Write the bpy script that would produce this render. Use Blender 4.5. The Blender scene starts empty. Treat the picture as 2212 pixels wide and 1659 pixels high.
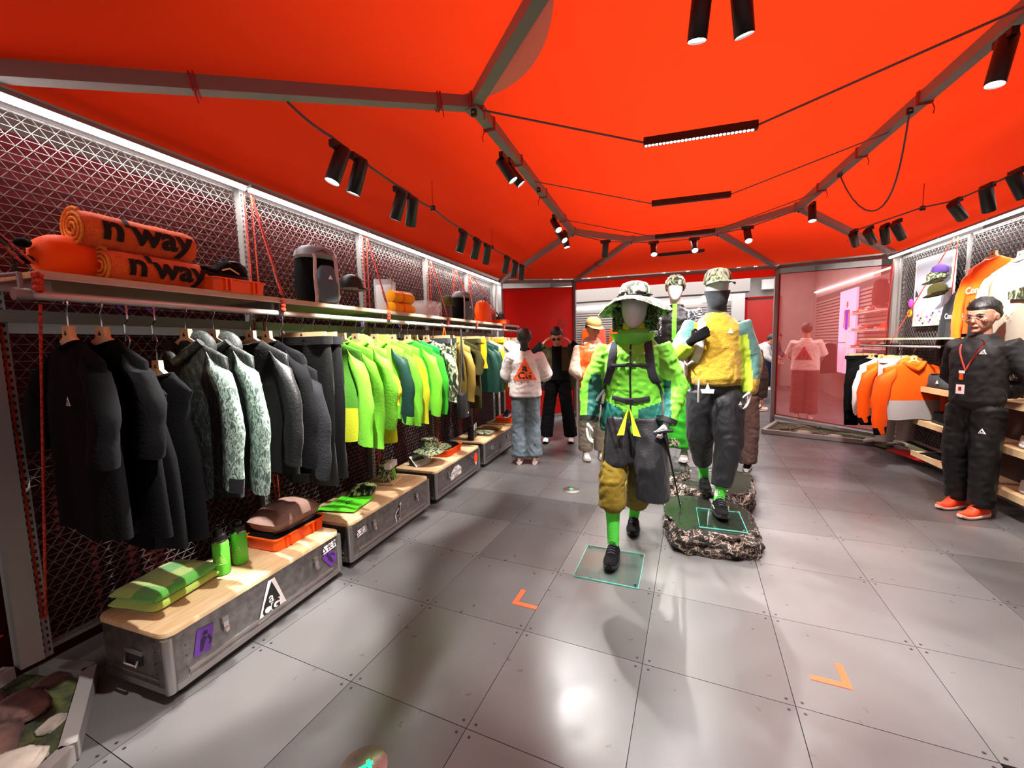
import bpy, bmesh, math, random
import numpy as np
from mathutils import Vector, Matrix, noise
PI = math.pi
random.seed(7)
C = bpy.context.scene.collection
sc = bpy.context.scene
# ---------------------------------------------------------------- camera, world, lights, exposure
YAW, PITCH, ROLL, CAMH, FPX = -.4175, .0956, -.0246, 1.5, 887.6
def cam_axes():
    cy, sy, cp, sp = math.cos(YAW), math.sin(YAW), math.cos(PITCH), math.sin(PITCH)
    f = Vector((sy*cp, cy*cp, -sp)); r = Vector((cy, -sy, 0)); u = r.cross(f)
    cr, sr = math.cos(ROLL), math.sin(ROLL)
    return r*cr+u*sr, u*cr-r*sr, f
CR, CU, CF = cam_axes()
cd = bpy.data.cameras.new('camera'); cam = bpy.data.objects.new('camera', cd); C.objects.link(cam)
cd.sensor_width = 36; cd.lens = FPX*36/2212; cd.clip_start = .05; cd.clip_end = 100
cam.matrix_world = Matrix(((CR.x, CU.x, -CF.x, 0), (CR.y, CU.y, -CF.y, 0), (CR.z, CU.z, -CF.z, CAMH), (0, 0, 0, 1)))
sc.camera = cam
w = bpy.data.worlds.new('world'); sc.world = w; w.use_nodes = True
w.node_tree.nodes['Background'].inputs[0].default_value = (1, .93, .88, 1)
w.node_tree.nodes['Background'].inputs[1].default_value = .3
sc.view_settings.view_transform = 'Standard'; sc.view_settings.look = 'None'
sc.view_settings.gamma = 1; sc.view_settings.use_curve_mapping = False
sc.view_settings.exposure = 0.4
sc.cycles.max_bounces = 7; sc.cycles.diffuse_bounces = 3; sc.cycles.glossy_bounces = 3
sc.cycles.transmission_bounces = 6; sc.cycles.transparent_max_bounces = 12
sc.cycles.caustics_reflective = False; sc.cycles.caustics_refractive = False
sc.cycles.sample_clamp_indirect = 4
def area(name, loc, size, power, col=(1, 1, 1), rot=(0, 0, 0), spread=PI, parent=None):
    l = bpy.data.lights.new(name, 'AREA'); l.shape = 'RECTANGLE'; l.size, l.size_y = size
    l.energy = power; l.color = col; l.spread = spread
    o = bpy.data.objects.new(name, l); C.objects.link(o); o.location = loc; o.rotation_euler = rot
    if parent: o.parent = parent
    return o
area('added_canopy_backlight', (.35, 3.7, 3.9), (3.6, 6.0), 150, (1, .96, .9))  # unseen area light added above the tent so the red fabric glows through
area('store_panel_light', (-1, 11.8, 3.5), (6.5, 5.5), 520, (1, .97, .95))
area('store_side_light', (5.2, 8.5, 3.5), (2.5, 7), 480, (1, .97, .95))
area('rear_area_light', (.3, -2.6, 3.3), (5, 2.5), 45, (1, .97, .93), (math.radians(38), 0, 0))  # unseen area light behind the camera, tilted forward and down
# ---------------------------------------------------------------- frames measured from the floor tile grid
def ray(px, py): return CF + CR*((px-1106)/FPX) - CU*((py-829.5)/FPX)
def gz(px, py, z=0.):
    d = ray(px, py); k = (z-CAMH)/d.z; return Vector((d.x*k, d.y*k, z))
def gpl(px, py, p0, n):
    d = ray(px, py); c = Vector((0, 0, CAMH)); n = Vector(n); return c + d*((Vector(p0)-c).dot(n)/d.dot(n))
LT = Vector((-.0884, .99608, 0)); LN = Vector((-.99608, -.0884, 0)); LO = Vector((-2.02, .88, 0))
def L(s, d, z=0.): return LO + LT*s + LN*d + Vector((0, 0, z))
RT = Vector((.07, -.99755, 0)); RN = Vector((-.99755, -.07, 0)); RO = Vector((2.45, 7.17, 0))
def Rw(s, d, z=0.): return RO + RT*s + RN*d + Vector((0, 0, z))
def LPx(px, py, d): return gpl(px, py, L(0, d), LN)
def RPx(px, py, d): return gpl(px, py, Rw(0, d), RN)
ROTL = math.radians(95.07)      # front (-Y) looks from the left wall into the aisle
ROTLG = math.radians(5.07)      # front (-Y) looks back along the left wall
ROTR = math.radians(-86)        # front (-Y) looks from the right wall into the aisle
ROTRG = math.radians(4)
# ---------------------------------------------------------------- mesh builder
class MB:
    def __init__(s): s.v = []; s.f = []; s.mi = []; s.mats = []
    def idx(s, m):
        if m not in s.mats: s.mats.append(m)
        return s.mats.index(m)
    def add(s, vs, fs, m, M=None):
        o = len(s.v); k = s.idx(m)
        s.v += [tuple(M @ Vector(v)) for v in vs] if M is not None else [tuple(v) for v in vs]
        s.f += [tuple(o+i for i in f) for f in fs]; s.mi += [k]*len(fs); return s
    def box(s, c, size, m, M=None):
        x, y, z = size[0]/2, size[1]/2, size[2]/2; cx, cy, cz = c
        vs = [(cx+a*x, cy+b*y, cz+e*z) for e in (-1, 1) for b in (-1, 1) for a in (-1, 1)]
        return s.add(vs, [(0, 2, 3, 1), (4, 5, 7, 6), (0, 1, 5, 4), (2, 6, 7, 3), (0, 4, 6, 2), (1, 3, 7, 5)], m, M)
    def bar(s, p0, p1, w, h, m, up=(0, 0, 1)):
        p0, p1 = Vector(p0), Vector(p1); d = (p1-p0).normalized(); up = Vector(up)
        if abs(d.dot(up)) > .98: up = Vector((0, 1, 0))
        x = d.cross(up).normalized(); y = x.cross(d)
        vs = [p+x*(a*w/2)+y*(b*h/2) for p in (p0, p1) for a, b in ((-1, -1), (1, -1), (1, 1), (-1, 1))]
        return s.add(vs, [(0, 1, 2, 3), (7, 6, 5, 4), (0, 4, 5, 1), (1, 5, 6, 2), (2, 6, 7, 3), (3, 7, 4, 0)], m)
    def loft(s, rings, m, cap=True, M=None, flip=False):
        n = len(rings[0]); vs = [p for r in rings for p in r]; fs = []
        for i in range(len(rings)-1):
            for j in range(n):
                a, b = i*n+j, i*n+(j+1) % n; fs.append((a, b, b+n, a+n))
        if cap: fs.append(tuple(range(n-1, -1, -1))); fs.append(tuple((len(rings)-1)*n+j for j in range(n)))
        if flip: fs = [tuple(reversed(f)) for f in fs]
        return s.add(vs, fs, m, M)
    def tube(s, pts, r, m, n=8, flat=1., cap=True, M=None):
        pts = [Vector(p) for p in pts]; rs = r if isinstance(r, (list, tuple)) else [r]*len(pts)
        T = [(pts[min(i+1, len(pts)-1)]-pts[max(i-1, 0)]).normalized() for i in range(len(pts))]
        u = Vector((1, 0, 0)) if abs(T[0].x) < .9 else Vector((0, 1, 0)); rings = []
        for p, t, q in zip(pts, T, rs):
            u = (u-t*u.dot(t)).normalized(); v = t.cross(u)
            rings.append([p+u*(q*math.cos(a))+v*(q*flat*math.sin(a)) for a in [2*PI*k/n for k in range(n)]])
        return s.loft(rings, m, cap, M)
    def lathe(s, prof, m, n=24, c=(0, 0, 0), M=None, sx=1., sy=1.):
        rings = [[(c[0]+r*sx*math.cos(a), c[1]+r*sy*math.sin(a), c[2]+z) for a in [2*PI*k/n for k in range(n)]] for r, z in prof]
        return s.loft(rings, m, True, M)
    def ell(s, c, r, m, n=16, k=10, M=None):
        rings = [[(c[0]+r[0]*math.sin(t)*math.cos(a), c[1]+r[1]*math.sin(t)*math.sin(a), c[2]-r[2]*math.cos(t)) for a in [2*PI*j/n for j in range(n)]] for t in [PI*(i+.02)/(k+.04) for i in range(k+1)]]
        return s.loft(rings, m, True, M)
    def prism(s, pts, t, m, M=None):
        # outline in local XY, thickness t along Z
        n = len(pts); vs = [(x, y, 0) for x, y in pts]+[(x, y, t) for x, y in pts]
        fs = [tuple(range(n-1, -1, -1)), tuple(range(n, 2*n))]+[(i, (i+1) % n, n+(i+1) % n, n+i) for i in range(n)]
        return s.add(vs, fs, m, M)
    def rbox(s, w, d, h, r, m, z0=0., n=5, e=0., c=(0, 0), M=None):
        # rounded-corner box, base z0, e = top edge easing
        def rg(k, z):
            ww, dd, rr = w/2-k, d/2-k, max(r-k, .001); o = []
            for q, (sx, sy) in enumerate(((1, 1), (-1, 1), (-1, -1), (1, -1))):
                for i in range(n+1):
                    a = PI/2*(q+i/n); o.append((c[0]+sx*(ww-rr)+rr*math.cos(a), c[1]+sy*(dd-rr)+rr*math.sin(a), z))
            return o
        rings = [rg(0, z0), rg(0, z0+h-e)]
        if e > 0: rings += [rg(e*.3, z0+h-e*.3), rg(e, z0+h)]
        return s.loft(rings, m, True, M)
def ring(c, X, Y, n=24, p=2.):
    c, X, Y = Vector(c), Vector(X), Vector(Y); o = []
    for k in range(n):
        a = 2*PI*k/n; ca, sa = math.cos(a), math.sin(a)
        o.append(c+X*(math.copysign(abs(ca)**(2/p), ca))+Y*(math.copysign(abs(sa)**(2/p), sa)))
    return o
def mesh_of(mb, name, smooth=True, ang=42):
    me = bpy.data.meshes.new(name); me.from_pydata(mb.v, [], mb.f)
    for m in mb.mats: me.materials.append(m)
    if len(mb.mats) > 1: me.polygons.foreach_set('material_index', mb.mi)
    if smooth:
        me.shade_smooth()
        if ang < 180: me.set_sharp_from_angle(angle=math.radians(ang))
    me.update(); return me
def obj(name, mb, parent=None, smooth=True, ang=42, loc=None, rz=None):
    me = mb if isinstance(mb, bpy.types.Mesh) else mesh_of(mb, name, smooth, ang)
    o = bpy.data.objects.new(name, me); C.objects.link(o)
    if parent: o.parent = parent
    if loc is not None: o.location = loc
    if rz is not None: o.rotation_euler.z = rz
    return o
def tag(o, label, cat, group=None, kind=None):
    if label: o['label'] = label
    if cat: o['category'] = cat
    if group: o['group'] = group
    if kind: o['kind'] = kind
    return o
def thing(name, label, cat, loc=(0, 0, 0), rz=0, group=None):
    o = bpy.data.objects.new(name, None); C.objects.link(o)
    o.location = loc; o.rotation_euler = (0, 0, rz); return tag(o, label, cat, group)
def struct(name, parent=None):
    o = bpy.data.objects.new(name, None); C.objects.link(o); o['kind'] = 'structure'; return o
def dup(root, loc=None, rz=None, label=None, group=None, scale=None):
    r = root.copy(); C.objects.link(r)
    if loc is not None: r.location = loc
    if rz is not None: r.rotation_euler = (r.rotation_euler[0], r.rotation_euler[1], rz)
    if scale: r.scale = scale
    if label: r['label'] = label
    if group: r['group'] = group
    def rec(a, b):
        for ch in list(a.children):
            c = ch.copy(); C.objects.link(c); c.parent = b; rec(ch, c)
    rec(root, r); return r
def blob(mb, vox=.012, smooth=4, wr=None, colour=None, name='m', hold=None):
    """join overlapping lofts into one continuous skin; wr=(scale,amp[,stretch]) cloth wrinkles; colour(face centre, normal)->material"""
    me = bpy.data.meshes.new('t'); me.from_pydata(mb.v, [], mb.f); o = bpy.data.objects.new('t', me); C.objects.link(o)
    bm = bmesh.new(); bm.from_mesh(me); bmesh.ops.recalc_face_normals(bm, faces=bm.faces); bm.to_mesh(me); bm.free()
    r = o.modifiers.new('r', 'REMESH'); r.mode = 'VOXEL'; r.voxel_size = vox
    if smooth: q = o.modifiers.new('s', 'SMOOTH'); q.factor = .5; q.iterations = smooth
    dg = bpy.context.evaluated_depsgraph_get(); ev = o.evaluated_get(dg)
    m2 = bpy.data.meshes.new_from_object(ev); bpy.data.objects.remove(o); bpy.data.meshes.remove(me)
    m2.name = name; m2.materials.clear()
    if wr:
        n = len(m2.vertices); co = np.empty(n*3); m2.vertices.foreach_get('co', co); co = co.reshape(-1, 3)
        nn = np.empty(n*3); m2.vertices.foreach_get('normal', nn); nn = nn.reshape(-1, 3)
        sx, sy, sz = wr[2] if len(wr) > 2 else (1, 1, 1); k = wr[0]
        dd = np.empty(n)
        for i in range(n):
            x, y, z = co[i]; p = Vector((x*k*sx, y*k*sy, z*k*sz)); q = noise.noise(p*.5)*1.5
            t = noise.noise(p+Vector((q, q*.7, -q))); dd[i] = (1-abs(t)*2.2)*.6+noise.noise(p*2.3+Vector((q, 0, 0)))*.5
        if hold: dd *= np.array([hold(Vector(c)) for c in co])
        co += nn*dd[:, None]*wr[1]; m2.vertices.foreach_set('co', co.ravel())
    if colour:
        mats = []; mi = []
        for p in m2.polygons:
            m = colour(p.center, p.normal)
            if m not in mats: mats.append(m)
            mi.append(mats.index(m))
        for m in mats: m2.materials.append(m)
        m2.polygons.foreach_set('material_index', mi)
    else:
        m2.materials.append(mb.mats[0])
    m2.shade_smooth(); m2.update(); return m2
# ---------------------------------------------------------------- materials
def lin(c):
    if isinstance(c, str): c = tuple(int(c[i:i+2], 16)/255 for i in (0, 2, 4))
    return tuple(x/12.92 if x <= .04045 else ((x+.055)/1.055)**2.4 for x in c)
MATS = {}
def mat(name, col, rough=.6, metal=0., var=None, vs=6., bump=0., bs=30., stretch=(1, 1, 1), sheen=0., emit=None, trans=0., alpha=1., coat=0., rvar=0., spec=.5, camo=None, dist=0., rnd=0., transl=None):
    if name in MATS: return MATS[name]
    m = bpy.data.materials.new(name); m.use_nodes = True; nt = m.node_tree; N = nt.nodes; K = nt.links
    b = N['Principled BSDF']; c = (*lin(col), 1); b.inputs['Base Color'].default_value = c
    b.inputs['Roughness'].default_value = rough; b.inputs['Metallic'].default_value = metal
    b.inputs['Specular IOR Level'].default_value = spec
    if sheen: b.inputs['Sheen Weight'].default_value = sheen
    if coat: b.inputs['Coat Weight'].default_value = coat; b.inputs['Coat Roughness'].default_value = .1
    if trans: b.inputs['Transmission Weight'].default_value = trans; b.inputs['IOR'].default_value = 1.45
    if alpha < 1: b.inputs['Alpha'].default_value = alpha
    if emit: b.inputs['Emission Color'].default_value = (*lin(emit[0]), 1); b.inputs['Emission Strength'].default_value = emit[1]
    def nz(scale, det=3., dis=0.):
        tc = N.new('ShaderNodeTexCoord'); mp = N.new('ShaderNodeMapping'); mp.inputs['Scale'].default_value = stretch
        K.new(tc.outputs['Object'], mp.inputs[0]); t = N.new('ShaderNodeTexNoise'); K.new(mp.outputs[0], t.inputs['Vector'])
        t.inputs['Scale'].default_value = scale; t.inputs['Detail'].default_value = det; t.inputs['Distortion'].default_value = dis; return t
    if camo:
        t = nz(vs, 2., 1.2 if not dist else dist); r = N.new('ShaderNodeValToRGB'); r.color_ramp.interpolation = 'CONSTANT'
        st = [.0, .43, .5, .565, .62][:len(camo)]
        while len(r.color_ramp.elements) < len(camo): r.color_ramp.elements.new(.5)
        for e, p, q in zip(r.color_ramp.elements, st, camo): e.position = p; e.color = (*lin(q), 1)
        K.new(t.outputs['Fac'], r.inputs[0]); K.new(r.outputs[0], b.inputs['Base Color'])
    elif var or rnd:
        mx = N.new('ShaderNodeMix'); mx.data_type = 'RGBA'; mx.inputs[6].default_value = c; mx.inputs[7].default_value = (*lin(var or col), 1)
        if var:
            t = nz(vs, 5., dist); r = N.new('ShaderNodeMapRange'); r.inputs[1].default_value = .35; r.inputs[2].default_value = .65
            K.new(t.outputs['Fac'], r.inputs[0]); K.new(r.outputs[0], mx.inputs[0])
        out = mx.outputs[2]
        if rnd:
            oi = N.new('ShaderNodeObjectInfo'); h = N.new('ShaderNodeHueSaturation'); q = N.new('ShaderNodeMapRange')
            q.inputs[3].default_value = 1-rnd; q.inputs[4].default_value = 1+rnd
            K.new(oi.outputs['Random'], q.inputs[0]); K.new(q.outputs[0], h.inputs['Value']); K.new(out, h.inputs['Color']); out = h.outputs[0]
        K.new(out, b.inputs['Base Color'])
    if bump:
        t = nz(bs, 4., dist); bb = N.new('ShaderNodeBump'); bb.inputs['Strength'].default_value = bump; bb.inputs['Distance'].default_value = .01
        K.new(t.outputs['Fac'], bb.inputs['Height']); K.new(bb.outputs[0], b.inputs['Normal'])
    if rvar:
        t = nz(7., 6.); q = N.new('ShaderNodeMapRange'); q.inputs[1].default_value = .3; q.inputs[2].default_value = .7
        q.inputs[3].default_value = rough-rvar; q.inputs[4].default_value = rough+rvar
        K.new(t.outputs['Fac'], q.inputs[0]); K.new(q.outputs[0], b.inputs['Roughness'])
    if transl:
        tr = N.new('ShaderNodeBsdfTranslucent'); tr.inputs[0].default_value = (*lin(transl[0]), 1); mxs = N.new('ShaderNodeMixShader')
        mxs.inputs[0].default_value = transl[1]; K.new(b.outputs[0], mxs.inputs[1]); K.new(tr.outputs[0], mxs.inputs[2])
        K.new(mxs.outputs[0], N['Material Output'].inputs['Surface'])
    MATS[name] = m; return m
steel = mat('galvanised_steel', '8f8a86', .42, .75, var='6d6866', vs=14, rvar=.1)
steelp = mat('grey_painted_steel', '8a8582', .5, .2)
tentf = mat('red_tent_fabric', 'ee3e1a', .85, bump=.25, bs=4, transl=('f24018', .4), spec=.1)
redf = mat('red_banner_fabric', 'c8140a', .75, bump=.1, bs=9, spec=.2, transl=('d81c0c', .25))
dredf = mat('dark_red_backing_fabric', '3a070a', .9, spec=.1)
palef = mat('pale_lining_fabric', 'cfc4bd', .8, transl=('d8cfc8', .4))
blackp = mat('black_powder_coat', '0b0b0c', .45)
cordm = mat('grey_cord', '6a5f66', .8)
ropem = mat('orange_red_rope', 'e0401f', .8, var='7a1d12', vs=90, bump=.4, bs=160)
redcord = mat('red_cord', 'b81c1c', .7)
led = mat('led_diffuser', 'ffffff', .5, emit=('fbfbff', 9))
lens = mat('lamp_lens', 'ffffff', .3, emit=('ffffff', 14))
wood = mat('birch_plywood', 'dcc097', .45, var='cdaa7a', vs=5, stretch=(1.2, 14, 1), rvar=.08)
woode = mat('plywood_edge', 'c9a878', .6, var='8d6a42', vs=40, stretch=(.3, .3, 8))
alu = mat('aluminium_case', '918d8b', .36, .85, var='77716f', vs=22, bump=.06, bs=60, rvar=.12)
alud = mat('aluminium_edge', 'a8a4a1', .34, .9, rvar=.08)
chrome = mat('chrome', 'd8d8d8', .15, 1.)
orange = mat('orange_plastic', 'ff5a14', .4, spec=.4)
white = mat('white_print', 'f4f2ef', .5)
blackprint = mat('black_print', '121212', .6)
# ---------------------------------------------------------------- lettering
_T = {}
def textdata(s, bold=0., split=0.):
    k = (s, bold, split)
    if k in _T: return _T[k]
    cu = bpy.data.curves.new('t', 'FONT'); cu.body = s; cu.align_x = 'CENTER'; cu.align_y = 'CENTER'; cu.offset = bold
    cu.resolution_u = 3; o = bpy.data.objects.new('t', cu); C.objects.link(o)
    dg = bpy.context.evaluated_depsgraph_get(); me = bpy.data.meshes.new_from_object(o.evaluated_get(dg)); bpy.data.objects.remove(o)
    bm = bmesh.new(); bm.from_mesh(me)
    if split:
        bmesh.ops.triangulate(bm, faces=bm.faces)
        for _ in range(4):
            e = [e for e in bm.edges if e.calc_length() > split]
            if not e: break
            bmesh.ops.subdivide_edges(bm, edges=e, cuts=1); bmesh.ops.triangulate(bm, faces=bm.faces)
    vs = [v.co.copy() for v in bm.verts]; bm.verts.index_update(); fs = [[v.index for v in f.verts] for f in bm.faces]; bm.free()
    _T[k] = (vs, fs); return _T[k]
FRONT = Matrix(((1, 0, 0, 0), (0, 0, -1, 0), (0, 1, 0, 0), (0, 0, 0, 1)))   # text x->X, y->Z, faces -Y
def put_text(mb, s, size, m, M=Matrix(), bold=0., x=0., y=0., z=0., italic=0.):
    vs, fs = textdata(s, bold)
    return mb.add([(v.x*size+x+v.y*size*italic, v.y*size+y, z) for v in vs], fs, m, M)
def logo(mb, size, tri, ink, M=Matrix(), z=0.):
    h = size*.95; n = 12 if size > .1 else 1 if size < .03 else 3; vs = []; fs = []
    for i in range(n+1):
        for j in range(i+1): vs.append(((-.5*i/n+j/n)*size, h*(.58-i/n), z))
    ix = lambda i, j: i*(i+1)//2+j
    for i in range(n):
        for j in range(i+1):
            fs.append((ix(i, j), ix(i+1, j), ix(i+1, j+1)))
            if j < i: fs.append((ix(i, j), ix(i+1, j+1), ix(i, j+1)))
    mb.add(vs, fs, tri, M)
    if ink:
        put_text(mb, 'a', size*.46, ink, M, .05, 0, h*.11, z+.0006)
        put_text(mb, 'CG', size*.4, ink, M, .05, 0, -h*.23, z+.0006)
# ---------------------------------------------------------------- floor of square metal-faced panels
floor_m = mat('floor_panel', '555352', .33, .1, rvar=.07, rnd=.2, spec=.55)
floor_gap = mat('floor_gap', '1c1a19', .8)
screw_m = mat('floor_screw', '2a2624', .5, .6)
fl = struct('floor')
T = .6; TX, TY = -1.396, 1.2682
mb = MB(); mb.box((0, 0, -.006), (T-.003, T-.003, .012), floor_m)
for a in (-1, 1):
    for b in (-1, 1): mb.lathe([(.0065, -.001), (.0065, .0006), (.004, .0009)], screw_m, 8, (a*(T/2-.028), b*(T/2-.028), 0))
tm = mesh_of(mb, 'tile', False)
for i in range(-4, 8):
    for j in range(-2, 19):
        c = Vector((TX+(i+.5)*T, TY+(j+.5)*T, 0))
        if c.y > 8.8 and (c.x < -2.6 or c.x > 3): continue
        v = c-Vector((0, 0, CAMH)); dz = v.dot(CF)
        if dz < .35 or abs(v.dot(CR)/dz) > 1.75 or v.dot(CU)/dz < -1.5: continue
        o = obj('tile', tm, fl, loc=c); o.rotation_euler.z = PI/2*random.randint(0, 3)
mb = MB(); mb.box((.5, 6.5, -.03), (12, 19.4, .03), floor_gap)
# the shop floor goes on beyond the tent as plain grey panels
mb2 = MB(); mb2.box((4.1, 11.9, -.008), (2.8, 8.6, .012), floor_m); mb2.box((-3.9, 11.9, -.008), (2.6, 6.2, .012), floor_m); mb2.box((0, 14.1, -.008), (5.3, 2.9, .012), floor_m)
mb2.box((4, 5., -.008), (2, 5, .012), floor_m); mb2.box((-4.3, 5., -.008), (1.6, 7.4, .012), floor_m)
obj('subfloor', mb, fl, False); obj('outer_floor', mb2, fl, False)
# ---------------------------------------------------------------- shop shell around the tent
wallg = mat('shop_wall_grey', 'a7a09c', .8, var='9d9692', vs=2)
ceilw = mat('shop_ceiling_white', 'e4dcd4', .8)
st = struct('wall_back'); mb = MB(); mb.box((0, 15.3, 1.8), (11, .15, 4), wallg); obj('plaster', mb, st, False)
st = struct('wall_right'); mb = MB(); mb.box((3.35, 13.0, 1.8), (.12, 4.6, 4), wallg); mb.box((5.5, 6, 1.8), (.12, 12, 4), wallg); obj('plaster', mb, st, False)
st = struct('wall_left'); mb = MB(); mb.box((-5.1, 7.5, 2), (.12, 16, 4.1), wallg); obj('plaster', mb, st, False)
st = struct('ceiling'); mb = MB(); mb.box((.2, 6.6, 4.05), (11, 18, .1), ceilw); obj('slab', mb, st, False)
mb = MB()
for k in range(9): mb.bar((-4.6+k*.95, 9.2, 3.9), (-4.6+k*.95, 15, 3.9), .06, .14, ceilw)
obj('soffit_rib', mb, st, False)
st = struct('trim_1'); mb = MB(); mb.box((-1.4, 12.6, 2.98), (5.4, .5, .5), mat('bulkhead_grey', '958e8a', .8)); obj('bulkhead', mb, st, False)
# ---------------------------------------------------------------- tent: eaves, ring, ribs
ZR = 2.9
N1 = L(1.29, -.94, ZR); N2 = L(4.26, -.98, ZR); A_ = L(5.0, -1.66, ZR); B_ = L(5.04, -2.73, ZR); N4 = L(4.29, -3.42, ZR)
N5 = L(1.29, -3.47, ZR); D_ = L(.55, -2.73, ZR); C_ = L(.62, -1.56, ZR)
E0 = L(-.237, .575, 2.55); E1 = L(5.55, .49, 2.55); E2 = Vector((-2.198, 8.115, 2.72)); E3 = Vector((1.30, 8.52, 2.72)); E4 = Vector((2.45, 7.18, 2.55))
E5 = Rw(5.1, 0, 2.5); E6 = Vector((2.2, -1.4, 2.6)); E7 = Vector((-1.9, -.9, 2.6))
def patch(P, Q, nu, nv, sag, m, parent, name='fabric_panel', amp=.012, up=(0, 0, 1), thick=0):
    """fabric stretched between edge P (list of points) and edge Q"""
    def along(E, t):
        k = t*(len(E)-1); i = min(int(k), len(E)-2); return E[i].lerp(E[i+1], k-i)
    vs = []; fs = []; up = Vector(up)
    for i in range(nu+1):
        for j in range(nv+1):
            u, v = i/nu, j/nv; p = along(P, u).lerp(along(Q, u), v)
            ed = min(1, 5*min(u, 1-u))*min(1, 5*min(v, 1-v))
            q = noise.noise(Vector((p.x*1.1+3, p.y*.9, p.z*2)))*1.6+noise.noise(Vector((p.x*.5, p.y*4.5, 7)))*.5+noise.noise(Vector((p.x*5, p.y*.8, 2)))*.4
            vs.append(p+up*(sag*4*u*(1-u)*math.sin(PI*v)+amp*q*ed))
    for i in range(nu):
        for j in range(nv):
            a = i*(nv+1)+j; fs.append((a, a+1, a+nv+2, a+nv+1))
    b = MB(); b.add(vs, fs, m); return obj(name, b, parent, True, 180)
tc = thing('tent_canopy', 'red fabric tent canopy stretched over grey ribs above the sales floor', 'canopy', (0, 0, 0))
OFF = Vector((0, 0, .05))
def off(*p): return [q+OFF for q in p]
patch(off(C_, N1, N2, A_), off(D_, N5, N4, B_), 56, 56, .16, tentf, tc, amp=.05)
patch(off(N1, N2), off(E0, E1), 44, 24, .05, tentf, tc, amp=.035)
patch(off(N2, A_), off(E1, E2), 20, 20, .03, tentf, tc)
patch(off(A_, B_), off(E2, E3), 20, 20, .05, tentf, tc)
patch(off(B_, N4), off(E3, E4), 20, 20, .03, tentf, tc)
patch(off(N4, N5), off(E4, E5), 44, 24, .05, tentf, tc, amp=.035)
patch(off(N5, D_), off(E5, E6), 16, 16, .03, tentf, tc)
patch(off(D_, C_), off(E6, E7), 16, 16, .03, tentf, tc)
patch(off(C_, N1), off(E7, E0), 20, 24, .04, tentf, tc)
# valance hanging under the far eave, pale lining folds beside the ribs
patch([E2+Vector((0, .03, .02)), E3+Vector((0, .03, .02))], [E2+Vector((0, .03, -.17)), E3+Vector((0, .03, -.15))], 30, 4, 0, redf, tc, 'valance', .01, (0, 1, 0))
def flap(a, b, side, wd, n=14):
    vs = []; a, b = Vector(a), Vector(b); side = Vector(side)
    for i in range(n+1):
        t = i/n; p = a.lerp(b, t); k = math.sin(PI*t)**.7*wd
        vs += [p+Vector((0, 0, .02)), p+side*k*.5+Vector((0, 0, .01)), p+side*k+Vector((0, 0, .035))]
    fs = [(3*i+j, 3*i+j+1, 3*i+j+4, 3*i+j+3) for i in range(n) for j in (0, 1)]
    b_ = MB(); b_.add(vs, fs, palef); obj('lining_fold', b_, tc, True, 180)
flap(N1, C_, (LT*1.0-LN*.55+Vector((0, 0, -.03))).normalized(), .2); flap(N1, N2, LN*1+Vector((0, 0, -.24)), .07)
flap(A_, E2, (LT*.2-LN*1).normalized(), .14); flap(N4, E4, (LT*-.4+LN*.3+Vector((0,0,-.1))).normalized(), .1); flap(N2, E1, (LT*.6-LN*.4+Vector((0,0,-.05))).normalized(), .1); flap(B_, E3, (LT*.2+LN).normalized(), .12)
q_ = MB(); Mt_ = Matrix(((1, 0, 0, 0), (0, -1, 0, 0), (0, 0, -1, 0), (0, 0, 0, 1)))
for k_, (w__, x__, y__, r__) in enumerate((('ALL', -.28, 0, .12), ('CONDITIONS', .0, .05, 0), ('GEAR', .3, 0, -.12), ('ACG', .0, -.05, 0))):
    pt_ = gz(1532, 491, 2.955); put_text(q_, w__, .07, mat('canopy_print', '5a0e06', .8), Matrix.Translation(pt_+Vector((x__, -y__, 0))) @ Mt_ @ Matrix.Rotation(r__, 4, 'Z'))
obj('print', q_, tc, False)
tf = thing('tent_structure', 'grey steel tent skeleton of ribs, ring beams and upright posts', 'frame', (0, 0, 0))
BW = .062
def rib(a, b, name='rib', w_=BW, h_=BW, m=steelp):
    b_ = MB(); b_.bar(a, b, w_, h_, m); return obj(name, b_, tf, False)
ringp = [N1, N2, A_, B_, N4, N5, D_, C_]
eave = [E0, E1, E2, E3, E4, E5, E6, E7]
for i in range(8):
    rib(ringp[i], ringp[(i+1) % 8], 'ring_beam'); rib(ringp[i], eave[i], 'rib')
    if i not in (0, 4): rib(eave[i], eave[(i+1) % 8], 'eave_beam', .05, .05)
for p in ringp:
    b_ = MB(); b_.box(p, (.085, .085, .085), steelp); b_.lathe([(.008, -.06), (.008, -.04)], blackp, 8, p); obj('corner_bracket', b_, tf, False)
for p, q in ((L(-.178, .575, 2.55), .2), (E1, .0), (E2, 0), (E3, 0), (E4, 0), (E5, 0)):
    rib(Vector((p.x, p.y, q)), Vector((p.x, p.y, p.z)), 'post', .07, .07)
# red ties round the ribs
b_ = MB()
for a, b, ts in ((N1, N2, (.08, .27, .52, .8)), (N1, E0, (.1, .62)), (N4, N5, (.2, .45, .7)), (N1, C_, (.05,)), (N4, E4, (.5,)), (A_, E2, (.5,))):
    d = (b-a).normalized(); x = d.cross(Vector((0, 0, 1))).normalized(); y = x.cross(d)
    for t_ in ts:
        p = a.lerp(b, t_)
        for s_ in (-.008, .008): b_.tube([p+d*s_+x*cx*.036+y*cy*.036 for cx, cy in ((-1, -1), (1, -1), (1, 1), (-1, 1), (-1, -1))], .004, redcord, 6)
        b_.tube([p+x*-.036-y*.036, p+x*-.05-y*.07, p+x*-.045-y*.1], .003, redcord, 5)
o = obj('cord_ties', b_, tf); o['kind'] = 'stuff'
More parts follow.
